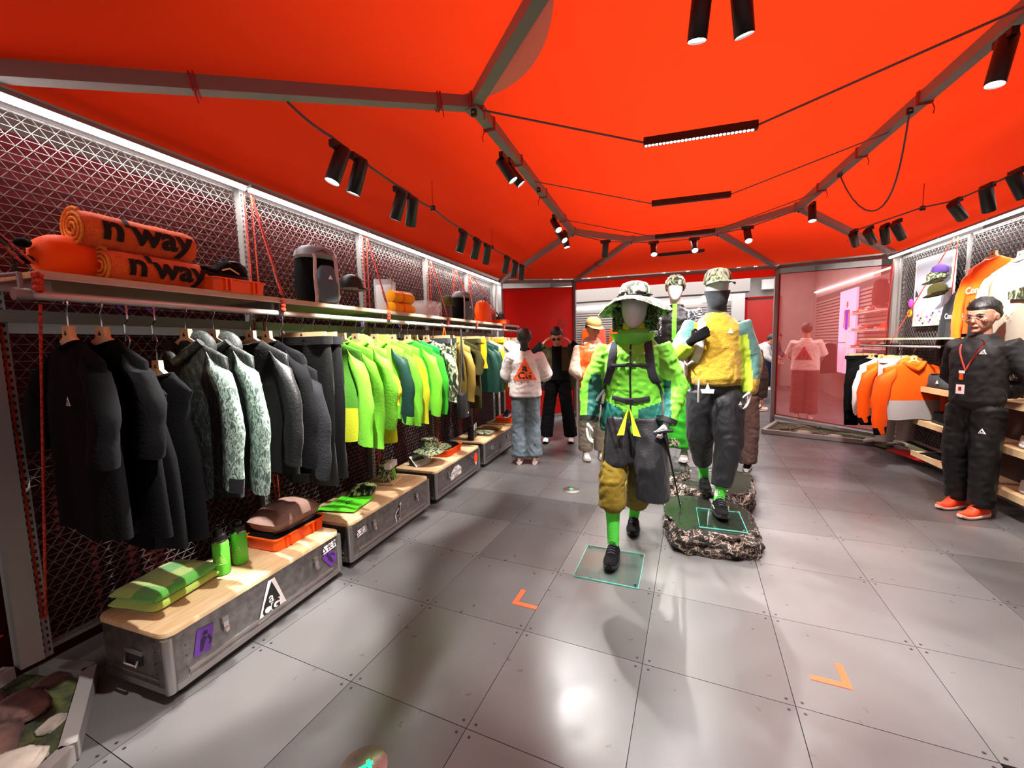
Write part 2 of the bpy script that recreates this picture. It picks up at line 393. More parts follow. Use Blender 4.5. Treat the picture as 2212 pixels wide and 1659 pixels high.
# lower rails of the far bays and the near left bay
for a, b, h in ((E2, E3, None), (E3, E4, .1), (E1, E2, .1), (E0, E7, .2)):
    if h: rib(Vector((a.x, a.y, h)), Vector((b.x, b.y, h)), 'bottom_rail', .05, .05)
# ---------------------------------------------------------------- banners and screens filling the bays
def banner(name, a, b, z0, z1, m, label, inset=.05, n=24):
    a, b = Vector((a.x, a.y, 0)), Vector((b.x, b.y, 0)); d = (b-a).normalized(); a = a+d*inset; b = b-d*inset
    t = thing(name, label, 'banner', a); nrm = Vector((-d.y, d.x, 0)); a0 = Vector(a)
    q = patch([Vector((0, 0, z1[0])), (b-a0)+Vector((0, 0, z1[1]))], [Vector((0, 0, z0)), (b-a0)+Vector((0, 0, z0))], n, n, 0, m, t, 'cloth', .02, nrm)
    bb = MB(); e = [Vector((0, 0, z0)), Vector((0, 0, z1[0])), (b-a0)+Vector((0, 0, z1[1])), (b-a0)+Vector((0, 0, z0)), Vector((0, 0, z0))]
    bb.tube(e, .012, mat('banner_hem', '7c0f12', .8), 6); obj('hem', bb, t)
    for k in range(5):
        for aa, bb2, o_ in ((e[0], e[1], -d), (e[3], e[2], d)):
            p = aa.lerp(bb2, (k+.5)/5); c = MB(); c.tube([p, p+o_*inset*.9], .005, redcord, 5); obj('tie', c, t)
    return t
bl = banner('red_banner', E1, E2, .14, (2.44, 2.6), redf, 'solid red cloth banner in the far left bay of the tent')
# small print at the banner's lower right
d = (E2-E1); d.z = 0; d.normalize(); Mb = Matrix.Translation(Vector((E2.x-E1.x, E2.y-E1.y, 0))-d*.42+Vector((d.y, -d.x, 0))*.03) @ Matrix(((d.x, 0, d.y, 0), (d.y, 0, -d.x, 0), (0, 1, 0, 0), (0, 0, 0, 1)))
inkr = mat('dark_red_print', '6e0a08', .7)
pb = MB(); pb.add([(-.1, 1.98, 0), (.1, 1.86, 0), (-.1, 1.74, 0), (-.08, 1.77, 0), (.06, 1.86, 0), (-.08, 1.95, 0)], [(0, 1, 4, 5), (1, 2, 3, 4), (2, 0, 5, 3)], inkr, Mb)
for k in range(3):
    put_text(pb, 'ALL CONDITIONS GEAR'[:12+k*3], .055, inkr, Mb @ Matrix.Translation((-.07+.06*k, 1.45, 0)) @ Matrix.Rotation(PI/2, 4, 'Z'), .01)
obj('print', pb, bl, False)
sheer = mat('sheer_red_mesh', 'e0605c', .7, spec=.1, transl=('f06a64', .5))
nt = sheer.node_tree; tr = nt.nodes.new('ShaderNodeBsdfTransparent'); tr.inputs[0].default_value = (1, .68, .66, 1); mx = nt.nodes.new('ShaderNodeMixShader'); mx.inputs[0].default_value = .68
src = nt.nodes['Material Output'].inputs['Surface'].links[0].from_socket
nt.links.new(src, mx.inputs[1]); nt.links.new(tr.outputs[0], mx.inputs[2]); nt.links.new(mx.outputs[0], nt.nodes['Material Output'].inputs['Surface'])
banner('sheer_screen', E3, E4, .16, (2.6, 2.44), sheer, 'sheer red mesh screen tied in the far right bay, shop showing through', .06)
# near-left red cloth wall outside the mesh wall
banner('red_side_cloth', E7, E0, .14, (2.45, 2.4), redf, 'dark red cloth beside the slotted post at the left edge of the photo')
SPK = 2.2
# ---------------------------------------------------------------- expanded-metal wall panels
def lattice(w, h, pitch, rowh, m, dep=.008, th=.0014):
    """triangular expanded metal; local x along wall, z up, front -y"""
    b = MB()
    n = int(round(h/rowh))
    for i in range(n+1): b.bar((0, 0, i*rowh), (w, 0, i*rowh), dep, th, m)
    sl = pitch/2/rowh
    k0 = -int(n*rowh*sl/pitch)-1; k1 = int(w/pitch)+1
    for sgn in (1, -1):
        for k in range(k0, k1+int(n*rowh*sl/pitch)+2):
            x0 = k*pitch if sgn > 0 else k*pitch
            z0, z1 = 0., n*rowh; xa, xb = x0, x0+sgn*sl*z1
            # clip to 0..w
            if sgn > 0:
                if xa < 0: z0 = (0-xa)/sl; xa = 0
                if xb > w: z1 = z1-(xb-w)/sl; xb = w
            else:
                if xa > w: z0 = (xa-w)/sl; xa = w
                if xb < 0: z1 = z1-(0-xb)/sl; xb = 0
            if z1-z0 > .01: b.bar((xa, .003, z0), (xb, .003, z1), th, dep*.8, m, (0, 1, 0))
    return mesh_of(b, 'lattice', False)
meshm = mat('lattice_steel', '827c78', .42, .55)
LS = [-.13, .99, 2.13, 3.27, 4.4, 5.5]
lat_cache = {}
for i in range(5):
    s0, s1 = LS[i]+.02, LS[i+1]-.02; w_ = round(s1-s0, 2)
    t = thing('mesh_wall_panel', 'expanded steel mesh panel on the left wall, '+['nearest the camera behind the rolled towels', 'behind the large backpack', 'behind the clear boxes', 'behind the smaller backpack', 'last before the red banner'][i], 'wall panel', L(s0, .6, 0), ROTL, 'left mesh wall panels')
    if w_ not in lat_cache: lat_cache[w_] = lattice(w_, 2.3, .054, .036, meshm)
    o = obj('lattice', lat_cache[w_], t, loc=(0, 0, .22)); o['kind'] = 'stuff'
    b = MB()
    for z in (.21, 2.53, 1.62): b.box((w_/2, .012 if z != 1.62 else .0, z), (w_, .02, .03 if z != 1.62 else .045), steelp)
    obj('frame', b, t, False)
slotm = mat('slot_dark', '15110f', .8)
for i, s in enumerate(LS):
    t = thing('slotted_upright', 'slotted steel upright in the left mesh wall, '+['at its near end beside the red cloth', 'right of the orange crate', 'right of the black cap', 'beside the graffitied clear box', 'beside the smaller backpack', 'at its far end by the red banner'][i], 'upright', L(s, .585, 0), ROTL, 'slotted uprights of the left wall')
    b = MB(); b.box((0, 0, 1.37), (.04, .05, 2.36), steelp)
    for k in range(72): b.box((-.008, -.026, .22+k*.032), (.006, .003, .014), slotm); b.box((.009, -.026, .22+k*.032), (.006, .003, .014), slotm)
    obj('channel', b, t, False)
b = MB(); b.box((2.7, .12, 1.28), (6.0, .012, 2.4), dredf)
o = obj('wall_left_backing', b, None, False); o.location = L(0, .62, 0); o.rotation_euler.z = ROTL; o['kind'] = 'structure'; o.name = 'wall_left_cloth'
# lower red skirting cloth seen under the near panel
# ---------------------------------------------------------------- LED strips along both eaves
def ledstrip(p0, p1, label, pw, aim, grp):
    t = thing('led_strip', label, 'light strip', p0, 0, grp); d = p1-p0
    b = MB(); b.bar((0, 0, .02), d+Vector((0, 0, .02)), .05, .02, steelp); obj('housing', b, t, False)
    b = MB(); b.tube([d*.004, d*.996], .014, led, 8); obj('diffuser', b, t)
    l = bpy.data.lights.new('strip_light', 'AREA'); l.shape = 'RECTANGLE'; l.size = d.length; l.size_y = .03; l.energy = pw; l.color = (1, .97, .96)
    lo = bpy.data.objects.new('strip_light', l); C.objects.link(lo); lo.parent = t
    z = -Vector(aim).normalized(); x = d.normalized(); y = z.cross(x).normalized(); z = x.cross(y)
    lo.matrix_local = Matrix(((x.x, y.x, z.x, d.x/2), (x.y, y.y, z.y, d.y/2), (x.z, y.z, z.z, d.z/2-.03), (0, 0, 0, 1)))
ls = [-1.5, -.13, .97, 2.12, 3.26, 4.38, 5.5]
nm = ['at the upper left corner of the photo', 'above the rolled towels', 'above the large backpack', 'above the clear boxes', 'above the smaller backpack', 'above the orange bag at the far end']
for i in range(6):
    ledstrip(L(ls[i]+.01, .49, 2.515), L(ls[i+1]-.01, .49, 2.515), 'glowing white LED strip along the left eave, '+nm[i], 9, (LN*.45-Vector((0, 0, 1))), 'LED strips of the left eave')
rs = [.02, 1.1, 1.8, 2.9, 4.2]
nm = ['over the hanging poster', 'over the caps beside the poster', 'over the orange tee', 'at the right edge of the photo']
for i in range(4):
    ledstrip(Rw(rs[i]+.01, .1, 2.52), Rw(rs[i+1]-.01, .1, 2.52), 'glowing white LED strip along the right eave, '+nm[i], 7, (-RN*.3-Vector((0, 0, 1))), 'LED strips of the right eave')
# ---------------------------------------------------------------- shelf, rail, ropes on the left wall
SS = [-.2, .81, 1.83, 2.86, 3.62, 4.6, 5.35]
SHZ = 1.80
for i in range(len(SS)-1):
    s0, s1 = SS[i]+.008, SS[i+1]-.008; w_ = s1-s0
    t = thing('shelf', 'plywood shelf with an aluminium front rail, '+['carrying the rolled orange towels', 'carrying the large backpack and black cap', 'carrying the yellow rolls', 'carrying the graffitied clear box', 'carrying the smaller backpack', 'carrying the orange bag at the far end'][i], 'shelf', L(s0, .1, SHZ), ROTL, 'shelf sections of the left wall')
    b = MB(); b.box((w_/2, .23, -.011), (w_, .42, .022), wood); obj('board', b, t, False)
    b = MB(); b.box((w_/2, .008, -.011), (w_, .016, .024), mat('shelf_rail', 'b9a88c', .45, .3)); b.box((w_/2, .004, -.026), (w_, .022, .007), alud); obj('front_rail', b, t, False)
    for x in (.03, w_-.03):
        b = MB(); b.bar((x, .47, -.02), (x, .03, -.05), .02, .04, steelp); obj('bracket', b, t, False)
t = thing('clothes_rail', 'long pale steel clothes rail under the left shelf', 'rail', L(-.24, .13, 1.715), ROTL)
b = MB(); b.tube([(0, 0, 0), (5.6, 0, 0)], .0165, mat('rail_steel', 'c9c6c4', .35, .35), 16); obj('tube', b, t)
for x in (.0, 1.05, 2.1, 3.0, 3.86, 4.8, 5.55):
    b = MB(); b.tube([(x+.01, 0, 0), (x+.01, 0, .07), (x+.01, .2, .075)], .008, steelp, 6); b.tube([(x-.01, 0, 0), (x+.03, 0, 0)], .022, steelp, 12); obj('rail_bracket', b, t)
b = MB(); b.box((2.8, .42, -.05), (5.6, .02, .05), steelp); obj('back_rail', b, t, False)
def braid(b, p0, p1, r=.0048, sag=0.):
    p0, p1 = Vector(p0), Vector(p1); n = 6
    b.tube([p0.lerp(p1, i/n)+Vector((0, 0, -sag*4*(i/n)*(1-i/n))) for i in range(n+1)], r, ropem, 6)
rp = [(-.2, -.2), (.81, 1.0), (1.83, 2.13), (2.86, 3.26), (3.62, 3.9), (4.6, 4.4)]
for i, (sf, su) in enumerate(rp):
    t = thing('shelf_rope', 'orange red ropes holding the left shelf, '+['at the left edge beside the black tees', 'left of the large backpack', 'right of the black cap', 'right of the graffitied clear box', 'beside the smaller backpack', 'by the orange bag'][i], 'rope', (0, 0, 0), 0, 'ropes of the left shelf')
    b = MB(); top = L(su, .5, 2.5)
    if i == 0: braid(b, L(-.62, .45, 2.5), L(sf, .1, SHZ+.02)); braid(b, L(-.60, .47, 2.5), L(sf-.02, .12, SHZ+.02))
    else: braid(b, top, L(sf, .1, SHZ+.02)); braid(b, top+Vector((.01, 0, 0)), L(sf+.02, .11, SHZ+.02)); braid(b, L(su+.02, .52, 2.5), L(su+.03, .53, 1.83)); braid(b, L(su-.03, .52, 2.5), L(su-.02, .53, 1.83))
    obj('upper_rope', b, t)
    b = MB()
    if i == 0: braid(b, L(sf, .1, 1.68), LPx(99, 1335, .56)); braid(b, LPx(-8, 640, .56), LPx(92, 1335, .56))
    else: braid(b, L(su+.02, .5, 1.7), L(su+.05, .52, .24)); braid(b, L(su-.05, .5, 1.7), L(su+.03, .52, .24))
    obj('lower_rope', b, t)
    b = MB(); c0 = L(sf, .095, SHZ)
    for k in range(3): b.ell(c0+Vector((0, 0, -.02-.022*k)), (.016, .016, .016), ropem, 10, 6)
    ud = ((L(-.62, .45, 2.5) if i == 0 else L(su, .5, 2.5))-c0).normalized(); b.tube([c0+ud*.1, c0+ud*.2], .009, blackp, 8)
    obj('knot', b, t)
# ---------------------------------------------------------------- track spotlights
def cord(name, pts, label, r=.006, grp=None, sag=0.0):
    b = MB(); P = []
    for i in range(len(pts)-1):
        for k in range(6): q = k/6; P.append(pts[i].lerp(pts[i+1], q)-Vector((0, 0, sag*4*q*(1-q))))
    P.append(pts[-1]); b.tube(P, r, cordm, 6); o = obj(name, b); return tag(o, label, 'cord', grp)
_sp = {}
def spot_mesh(ln, r):
    if (ln, r) in _sp: return _sp[(ln, r)]
    a = MB(); a.lathe([(r*.96, 0), (r, .004), (r, ln-.003), (r*.93, ln), (r*.93, ln-.012), (0.001, ln-.012)], blackp, 20)
    b = MB(); b.lathe([(r*.9, 0), (r*.9, .002)], lens, 20)
    _sp[(ln, r)] = (mesh_of(a, 'body'), mesh_of(b, 'lens')); return _sp[(ln, r)]
def spotlight(p, aim, label, pw=60, ln=.16, r=.034, drop=.055, along=LT, grp='track spotlights', ang=52, col=(1, .97, .93), blend=.35):
    p = Vector(p); aim = Vector(aim); t = thing('track_spotlight', label, 'spotlight', p, 0, grp)
    b = MB(); b.bar(-along*.055, along*.055, .028, .032, blackp); obj('adapter', b, t, False)
    b = MB(); b.tube([(0, 0, -.01), (0, 0, -drop)], .007, blackp, 8); obj('stem', b, t)
    c = Vector((0, 0, -drop)); d = (aim-(p+c)).normalized()
    x = d.cross(Vector((0, 0, 1)))
    x = x.normalized() if x.length > .01 else Vector((1, 0, 0)); y = d.cross(x)
    st_ = c-d*ln*.3
    Mx = Matrix(((x.x, y.x, d.x, st_.x), (x.y, y.y, d.y, st_.y), (x.z, y.z, d.z, st_.z), (0, 0, 0, 1)))
    mb_, ml_ = spot_mesh(ln, r)
    o = obj('body', mb_, t); o.matrix_local = Mx; o2 = obj('lens', ml_, t); o2.matrix_local = Mx @ Matrix.Translation((0, 0, ln-.009))
    if pw:
        l = bpy.data.lights.new('beam', 'SPOT'); l.energy = pw*SPK; l.spot_size = math.radians(ang); l.spot_blend = blend; l.shadow_soft_size = .02; l.color = col
        lo = bpy.data.objects.new('beam', l); C.objects.link(lo); lo.parent = t
        lo.matrix_local = Matrix(((x.x, -y.x, -d.x, 0), (x.y, -y.y, -d.y, 0), (x.z, -y.z, -d.z, 0), (0, 0, 0, 1))) @ Matrix.Identity(4)
        lo.location = st_+d*(ln+.01)
    return t
cz = 2.5
def onbeam(a, b, px):
    best = min((abs(((p-Vector((0, 0, CAMH))).dot(CR)/(p-Vector((0, 0, CAMH))).dot(CF))*FPX+1106-px), i) for i, p in ((i, a.lerp(b, i/200)) for i in range(1, 200)) if (p-Vector((0, 0, CAMH))).dot(CF) > .2)
    return a.lerp(b, best[1]/200)
lc = [onbeam(N1, E0, 622)-Vector((0, 0, .05)), L(.62, -.49, cz), L(1.36, -.43, cz), L(1.7, -.42, cz), L(2.3, -.38, cz), L(2.79, -.37, cz), L(3.5, -.38, cz), L(4.4, -.38, cz)]
cord('lighting_cord', lc, 'grey cord carrying the spotlights along the left canopy slope', .007, None, .012)
for s, tgt, k, lab in ((.68, (.08, .05, .3), 170, 'first of the left slope lamps, nearest the camera'), (.82, (.7, .2, .5), 120, 'second of the left slope lamps, tight beside the nearest'),
                  (1.28, (1.3, .15, 1.), 62, 'left lamp of the second pair on the left slope'), (1.42, (1.9, .15, 1.0), 62, 'right lamp of the second pair on the left slope'),
                  (2.28, (2.3, .1, 1.), 65, 'single lamp after the second pair on the left slope'), (2.58, (2.7, .1, 1.), 60, 'sixth lamp on the left slope'), (2.84, (3.3, .1, 1.), 60, 'seventh lamp on the left slope'),
                  (3.42, (3.7, .1, 1.), 50, 'third lamp from the far end of the left slope'), (3.72, (4.2, .1, 1.), 50, 'second lamp from the far end of the left slope'), (3.98, (4.8, .0, 1.), 50, 'farthest lamp on the left slope')):
    spotlight(L(s, -.48 if s < 1 else -.42 if s < 2 else -.38, cz-.02), L(*tgt), 'black cylinder spotlight, '+lab, k, .175, .036)
# lamps on the left ring beam
for p, tgt, k, lab in ((LPx(1088, 340, -1.0), (-.35, 2.9, 1.3), 125, 'left of the pair on the left ring beam'), (LPx(1103, 352, -1.0), (.2, 3.5, .8), 90, 'right of the pair on the left ring beam'),
                  (LPx(1198, 470, -1.0), (-.2, 3.2, 1.), 120, 'first of three at the far end of the left ring beam'), (LPx(1209, 494, -1.0), (.3, 3.4, .6), 80, 'middle of three at the far end of the left ring beam'), (LPx(1221, 503, -1.0), (-.9, 4.5, .3), 60, 'last of three at the far end of the left ring beam')):
    spotlight(p, tgt, 'black cylinder spotlight, '+lab, k)
YB = L(4.6, -2.2)
def fpt(px, py, z=2.62): return gz(px, py, z)
fc = [N2+Vector((0, 0, -.03)), fpt(1308, 522), fpt(1412, 524), fpt(1500, 516), fpt(1615, 492), N4+Vector((0, 0, -.03))]
for (px, py), tgt, k, lab in (((1308, 522), (-1.2, 5.2, .6), 60, 'leftmost of the four across the far end'), ((1412, 524), (-.3, 4.3, 1.4), 60, 'second of the four across the far end'), ((1500, 516), (.1, 4.2, 1.4), 60, 'third of the four across the far end'), ((1615, 492), (.6, 3.8, 1.), 70, 'rightmost of the four across the far end')):
    spotlight(fpt(px, py), tgt, 'black cylinder spotlight, '+lab, k, along=-LN)
cord('lighting_cord', fc, 'grey cord carrying the four spotlights across the far end', .005)
spotlight(gz(1755, 442, 2.78), (1.0, 4.2, 0.), 'black cylinder spotlight alone beside the far right ring beam corner', 80)
spotlight(gz(2172, 82, 2.8), (.75, 2.6, 0.), 'black cylinder spotlight at the upper right corner of the photo, lens lit', 75, .2, .036)
spotlight((-.7, 1.0, 2.76), L(.3, .26, .34), 'black cylinder spotlight above the top edge of the photo, aimed at the nearest case', 120, ang=34)
spotlight(gz(1515, -25, 2.74), (-.3, 2.4, 0), 'left black cylinder spotlight cut by the top edge of the photo', 110, .15, .034)
spotlight(gz(1603, -35, 2.74), (.5, 2.6, 0.2), 'right black cylinder spotlight cut by the top edge of the photo', 80, .15, .034)
rc = [gz(1850, 497, 2.5), gz(1905, 478, 2.5), gz(1993, 448, 2.5), gz(2065, 433, 2.5), gz(2135, 402, 2.5), gz(2205, 368, 2.5), gz(2290, 330, 2.5)]
cord('lighting_cord', rc, 'grey cord carrying the spotlights along the right canopy slope', .006)
for (px, py), tgt, k, lab in (((1845, 500), (.3, .2, 1.4), 60, 'first from the far end of the right slope'), ((1878, 494), (.9, .1, 1.6), 60, 'second from the far end of the right slope'), ((1912, 488), (1., .3, 1.), 60, 'third from the far end of the right slope'), ((1938, 479), (1.7, .2, 1.4), 60, 'fourth from the far end of the right slope'),
                         ((2065, 434), (2.2, .1, 1.8), 50, 'fifth from the far end of the right slope, tilted right'), ((2133, 403), (2.6, .3, 1.), 50, 'sixth from the far end of the right slope'), ((2197, 371), (3.2, .2, 1.2), 50, 'at the right edge on the right slope')):
    spotlight(gz(px, py, 2.5), Rw(*tgt), 'black cylinder spotlight, '+lab, k, .17, .036)
# ---------------------------------------------------------------- light bars hung across the crown
for i, (y, zz, on, lab) in enumerate(((2.76, 2.7, 1, 'nearest light bar hung across the crown, its row of lenses lit'), (3.96, 2.7, 0, 'middle light bar hung across the crown'), (5.2, 2.7, 0, 'farthest light bar hung under the crown'))):
    a = (Vector((-.3, 2.732, 2.7)), Vector((.31, 2.813, 2.7))) if i == 0 else (Vector((-.36, 3.928, 2.7)), Vector((.26, 4.0, 2.7))) if i == 1 else (Vector((-.433, 5.167, 2.7)), Vector((.194, 5.206, 2.7)))
    t = thing('light_bar', 'black '+lab, 'light bar', a[0], 0, 'light bars'); d = a[1]-a[0]
    b = MB(); b.bar((0, 0, 0), d, .034, .045, blackp); obj('housing', b, t, False)
    b = MB()
    for k in range(29): b.ell(d*((k+.7)/30)+Vector((0, 0, -.021)), (.0085, .013, .006), lens if on else blackp, 10, 6)
    o = obj('lens_row', b, t); o['kind'] = 'stuff'
    l = bpy.data.lights.new('bar_light', 'AREA'); l.shape = 'RECTANGLE'; l.size = .6; l.size_y = .03; l.energy = 28; l.spread = math.radians(110)
    lo = bpy.data.objects.new('bar_light', l); C.objects.link(lo); lo.parent = t; lo.location = d/2+Vector((0, 0, -.04)); lo.rotation_euler = (0, 0, math.atan2(d.y, d.x))
    sN = [1.31, 2.45, 3.6][i]
    cord('bar_cord', [L(sN, -.98, 2.87), a[0]], 'grey cord from the left ring beam to the '+['nearest', 'middle', 'farthest'][i]+' light bar', .006 if i == 0 else .0045)
    cord('bar_cord', [a[1], L(sN+.1, -3.45, 2.87)], 'grey cord from the '+['nearest', 'middle', 'farthest'][i]+' light bar to the right ring beam', .006 if i == 0 else .0045)
t = thing('light_bar', 'short black light bar hung low behind the far spotlights', 'light bar', gz(1420, 551, 2.6)); d = gz(1522, 541, 2.6)-gz(1420, 551, 2.6)
b = MB(); b.bar((0, 0, 0), d, .03, .035, blackp); obj('housing', b, t, False)
b = MB(); b.bar(d*.05+Vector((0, 0, -.02)), d*.95+Vector((0, 0, -.02)), .012, .006, mat('smoked_lens', '3a3a3c', .3)); obj('lens_row', b, t, False)
# slack loop of cord under the right ring beam, its two clips
b = MB(); pA, pB = gz(1814, 378, 2.86), gz(1965, 240, 2.86); P = []
for k in range(15):
    q = k/14; P.append(pA.lerp(pB, q)-Vector((0, 0, .42*4*q*(1-q)*(1.25-.5*q)))+RN*-.1*math.sin(PI*q))
b.tube(P, .006, cordm, 6); tag(obj('slack_cord', b), 'slack loop of grey cord hanging under the right ring beam', 'cord')
for i, p in enumerate((pA, pB, N1+Vector((0.01, -.02, -.06)), L(2.6, -.98, 2.85), L(1.7, -.42, 2.5), L(3.0, -.37, 2.5), gz(1993, 450, 2.5))):
    b = MB(); b.box((0, 0, -.0), (.03, .02, .035), blackp); b.box((0, 0, .0), (.018, .024, .012), steelp)
    tag(obj('cord_clip', b, loc=p), 'small black cord clip '+['at the far end of the slack loop', 'at the near end of the slack loop', 'under the nearest left ring corner', 'half way along the left ring beam', 'on the left slope cord after the second lamp pair', 'on the left slope cord near its far end', 'on the right slope cord before the tilted lamp'][i], 'clip', 'cord clips')
    if i > 3:
        b = MB(); b.tube([(0, 0, 0), (0, 0, .19)], .003, redcord, 5); tag(obj('clip_string', b, loc=p), 'thin red string from the canopy to the cord clip '+['', '', '', '', 'after the second lamp pair', 'near the left cord far end', 'on the right slope cord'][i], 'string', 'clip strings')
# ---------------------------------------------------------------- hanging garments
def gm(name, col, **k): return mat('cloth_'+name, col, k.pop('rough', .85), bump=k.pop('bump', .25), bs=k.pop('bs', 80), sheen=k.pop('sheen', .04), spec=k.pop('spec', .15), **k)
blk = gm('black', '040405', sheen=0., bump=.2, bs=90, rough=.95); blkn = gm('black_nylon', '08090a', rough=.5, spec=.35); chg = gm('charcoal', '1a1b1e'); dgrey = gm('dark_grey', '3a3c42')
lime = gm('lime', '78cf38', rough=.6); leaf = gm('leaf_green', '36a62a'); ylw = gm('acid_yellow', 'cdd62c'); teal = gm('deep_teal', '16382f', rough=.5); teal2 = gm('sea_teal', '2f6f68', rough=.5)
jade = gm('jade_green', '1fa84a'); mgrn = gm('moss_green', '4f8f2c'); olive = gm('olive', '7a6620', rough=.7); oliveb = gm('olive_brown', '86702e', rough=.55); dolive = gm('dark_olive', '3c3a1a'); cream = gm('cream', 'e2dcc8'); whitec = gm('white_cotton', 'd6d2ce'); greyc = gm('grey_cotton', 'a8a2a0')
orangec = gm('orange_nylon', 'ff5a0c', rough=.5); redc = gm('red_folded', 'b01418'); yolk = gm('mustard', 'c9a40f'); navy = gm('navy', '141d3a'); tanc = gm('tan', 'a3824f'); amber = gm('amber', 'ff9a10', rough=.6)
camo_g = mat('camo_green', 'ffffff', .8, camo=['1c2018', '5f6a44', '98a27e', 'c2c9b0'], vs=24, stretch=(1, 1, .6), bump=.2, bs=60)
camo_d = mat('camo_dark', 'ffffff', .7, camo=['080a08', '101512', '26302b', '060606'], vs=20, stretch=(1, 1, .5), bump=.5, bs=40)
camo_l = mat('camo_leaf', 'ffffff', .75, camo=['20261a', '6f7d4c', 'b6c296', '31392a'], vs=26, bump=.2, bs=60)
camo_s = mat('camo_sage_line', 'ffffff', .6, camo=['38463f', '6f8278', '95a89b', '52645b'], vs=55, stretch=(1, 1, .4), bump=.4, bs=30)
hw = mat('hanger_wood', 'd9b78a', .5, var='c39a68', vs=6, stretch=(1, 8, 1))
G = {}
def fold(x, z, ph, k): return math.sin(x*k+ph+z*2.1)*.55+math.sin(x*k*1.9+ph*2.3-z*3)*.3
def g_body(W, Lg, th, neck, m, mhem=None, cut=None, hood=False, ph=0., flare=.02, slv=None, zip_=None, bandm=None, open_=False):
    b = MB(); n = 36; zs = [0, .02, .05, .09, .16, .26, .36, .46, .56, .66, .76, .86, .96, 1.0]
    rings = []; ms = []
    for i, t in enumerate(zs):
        z = -.155-(Lg)*t
        if t <= .09: hwid = neck+(W-neck)*min(1, t/.09)**.75
        else: hwid = W*(1-.05*math.sin(PI*min(1, (t-.09)/.5)))+flare*t
        if cut and .1 < t < .4: hwid -= cut*math.sin(PI*(t-.06)/.36)
        tt = th*(.55+.5*min(1, t*2.5))
        r = []
        for k in range(n):
            a = 2*PI*k/n; ca, sa = math.cos(a), math.sin(a); x = hwid*math.copysign(abs(ca)**.75, ca); y = tt*math.copysign(abs(sa)**.8, sa)
            y += fold(x, z, ph, 22)*.013*t**.8; r.append((x, y, z+(.018 if i == 0 else 0)*abs(ca)-(.03*(1-abs(ca)) if i == 0 and sa < 0 else 0)+.008*math.sin(x*18+ph)*(t > .95)))
        rings.append(r)
    cutz = 9 if mhem else 99
    b.loft(rings[:min(cutz, 99)+1] if mhem else rings, m, True)
    if mhem: b.loft(rings[cutz:], mhem, True)
    if hood:
        b.ell((0, .035, -.17), (.13, .05, .085), m, 18, 10); b.tube([(-.11, -.01, -.15), (-.05, -.045, -.2), (0, -.055, -.235), (.05, -.045, -.2), (.11, -.01, -.15)], .022, m, 8)
    else: b.tube([(neck*1.0*math.cos(a), .022*math.sin(a)-.004, -.145-.022*(1-abs(math.cos(a)))*(1 if math.sin(a) < 0 else 0)) for a in [2*PI*k/14 for k in range(15)]], .0075, bandm or m, 6)
    if zip_: b.tube([(0, -th*.78, -.2), (0, -th*1.08, -.3), (0, -th*1.12, -.155-Lg*.97)], .004, zip_, 5)
    return b
def g_sleeve(side, W, ln, r0, r1, m, mc=None, ph=0.):
    b = MB(); n = 14; rings = []; N_ = 9
    for i in range(N_+1):
        t = i/N_; x = side*(W-.065+.12*math.sin(min(1, t*1.6)*PI/2)*(1-.25*t)); z = -.215-ln*t; y = -.012-.03*t
        r = r0+(r1-r0)*t; w_ = r*(1+.12*math.sin(t*17+ph)); rings.append([(x+w_*math.cos(a), y+.03+.0*t+(-.03)+(r*.55+.004*math.sin(5*a+t*9))*math.sin(a), z+side*.0+(.03*math.cos(a)*(-side) if i == 0 else .012*math.cos(a)*(-side))) for a in [2*PI*k/n for k in range(n)]])
    rings[0] = [tuple(Vector(rings[0][0]).lerp(Vector((side*(W-.1), 0, -.235)), 0)) if False else (side*(W-.085)+(p[0]-side*(W-.065))*.45, p[1]*.5, p[2]-.0) for p in rings[0]]
    b.loft(rings, m, True)
    if mc: b.loft(rings[-2:], mc, True, Matrix.Translation((0, 0, -.004)) @ Matrix.Scale(1.0, 4))
    return b
def hanger(kind='top'):
    b = MB(); hk = MB()
    hk.tube([(-.018, 0, .0), (-.014, 0, .014), (0, 0, .021), (.014, 0, .014), (.018, 0, 0), (.012, 0, -.015), (0, 0, -.03), (0, 0, -.085)], .0025, chrome, 6)
    if kind == 'top':
        b.prism([(-.028, 0), (.028, 0), (.03, -.04), (.12, -.085), (.2, -.13), (.19, -.15), (.1, -.115), (0, -.07), (-.1, -.115), (-.19, -.15), (-.2, -.13), (-.12, -.085), (-.03, -.04)], .02, hw, Matrix.Translation((0, .01, -.085)) @ FRONT)
        logo(b, .022, blackprint, None, Matrix.Translation((0, -.0108, -.11)) @ FRONT)
    else:
        b.box((0, 0, -.1), (.36, .018, .028), hw)
        for x in (-.13, .13): b.box((x, -.0, -.125), (.03, .026, .035), hw)
        logo(b, .02, blackprint, None, Matrix.Translation((0, -.0095, -.1)) @ FRONT)
    return mesh_of(b, 'hanger', False), mesh_of(hk, 'hook')
HG = {'top': hanger('top'), 'clip': hanger('clip')}
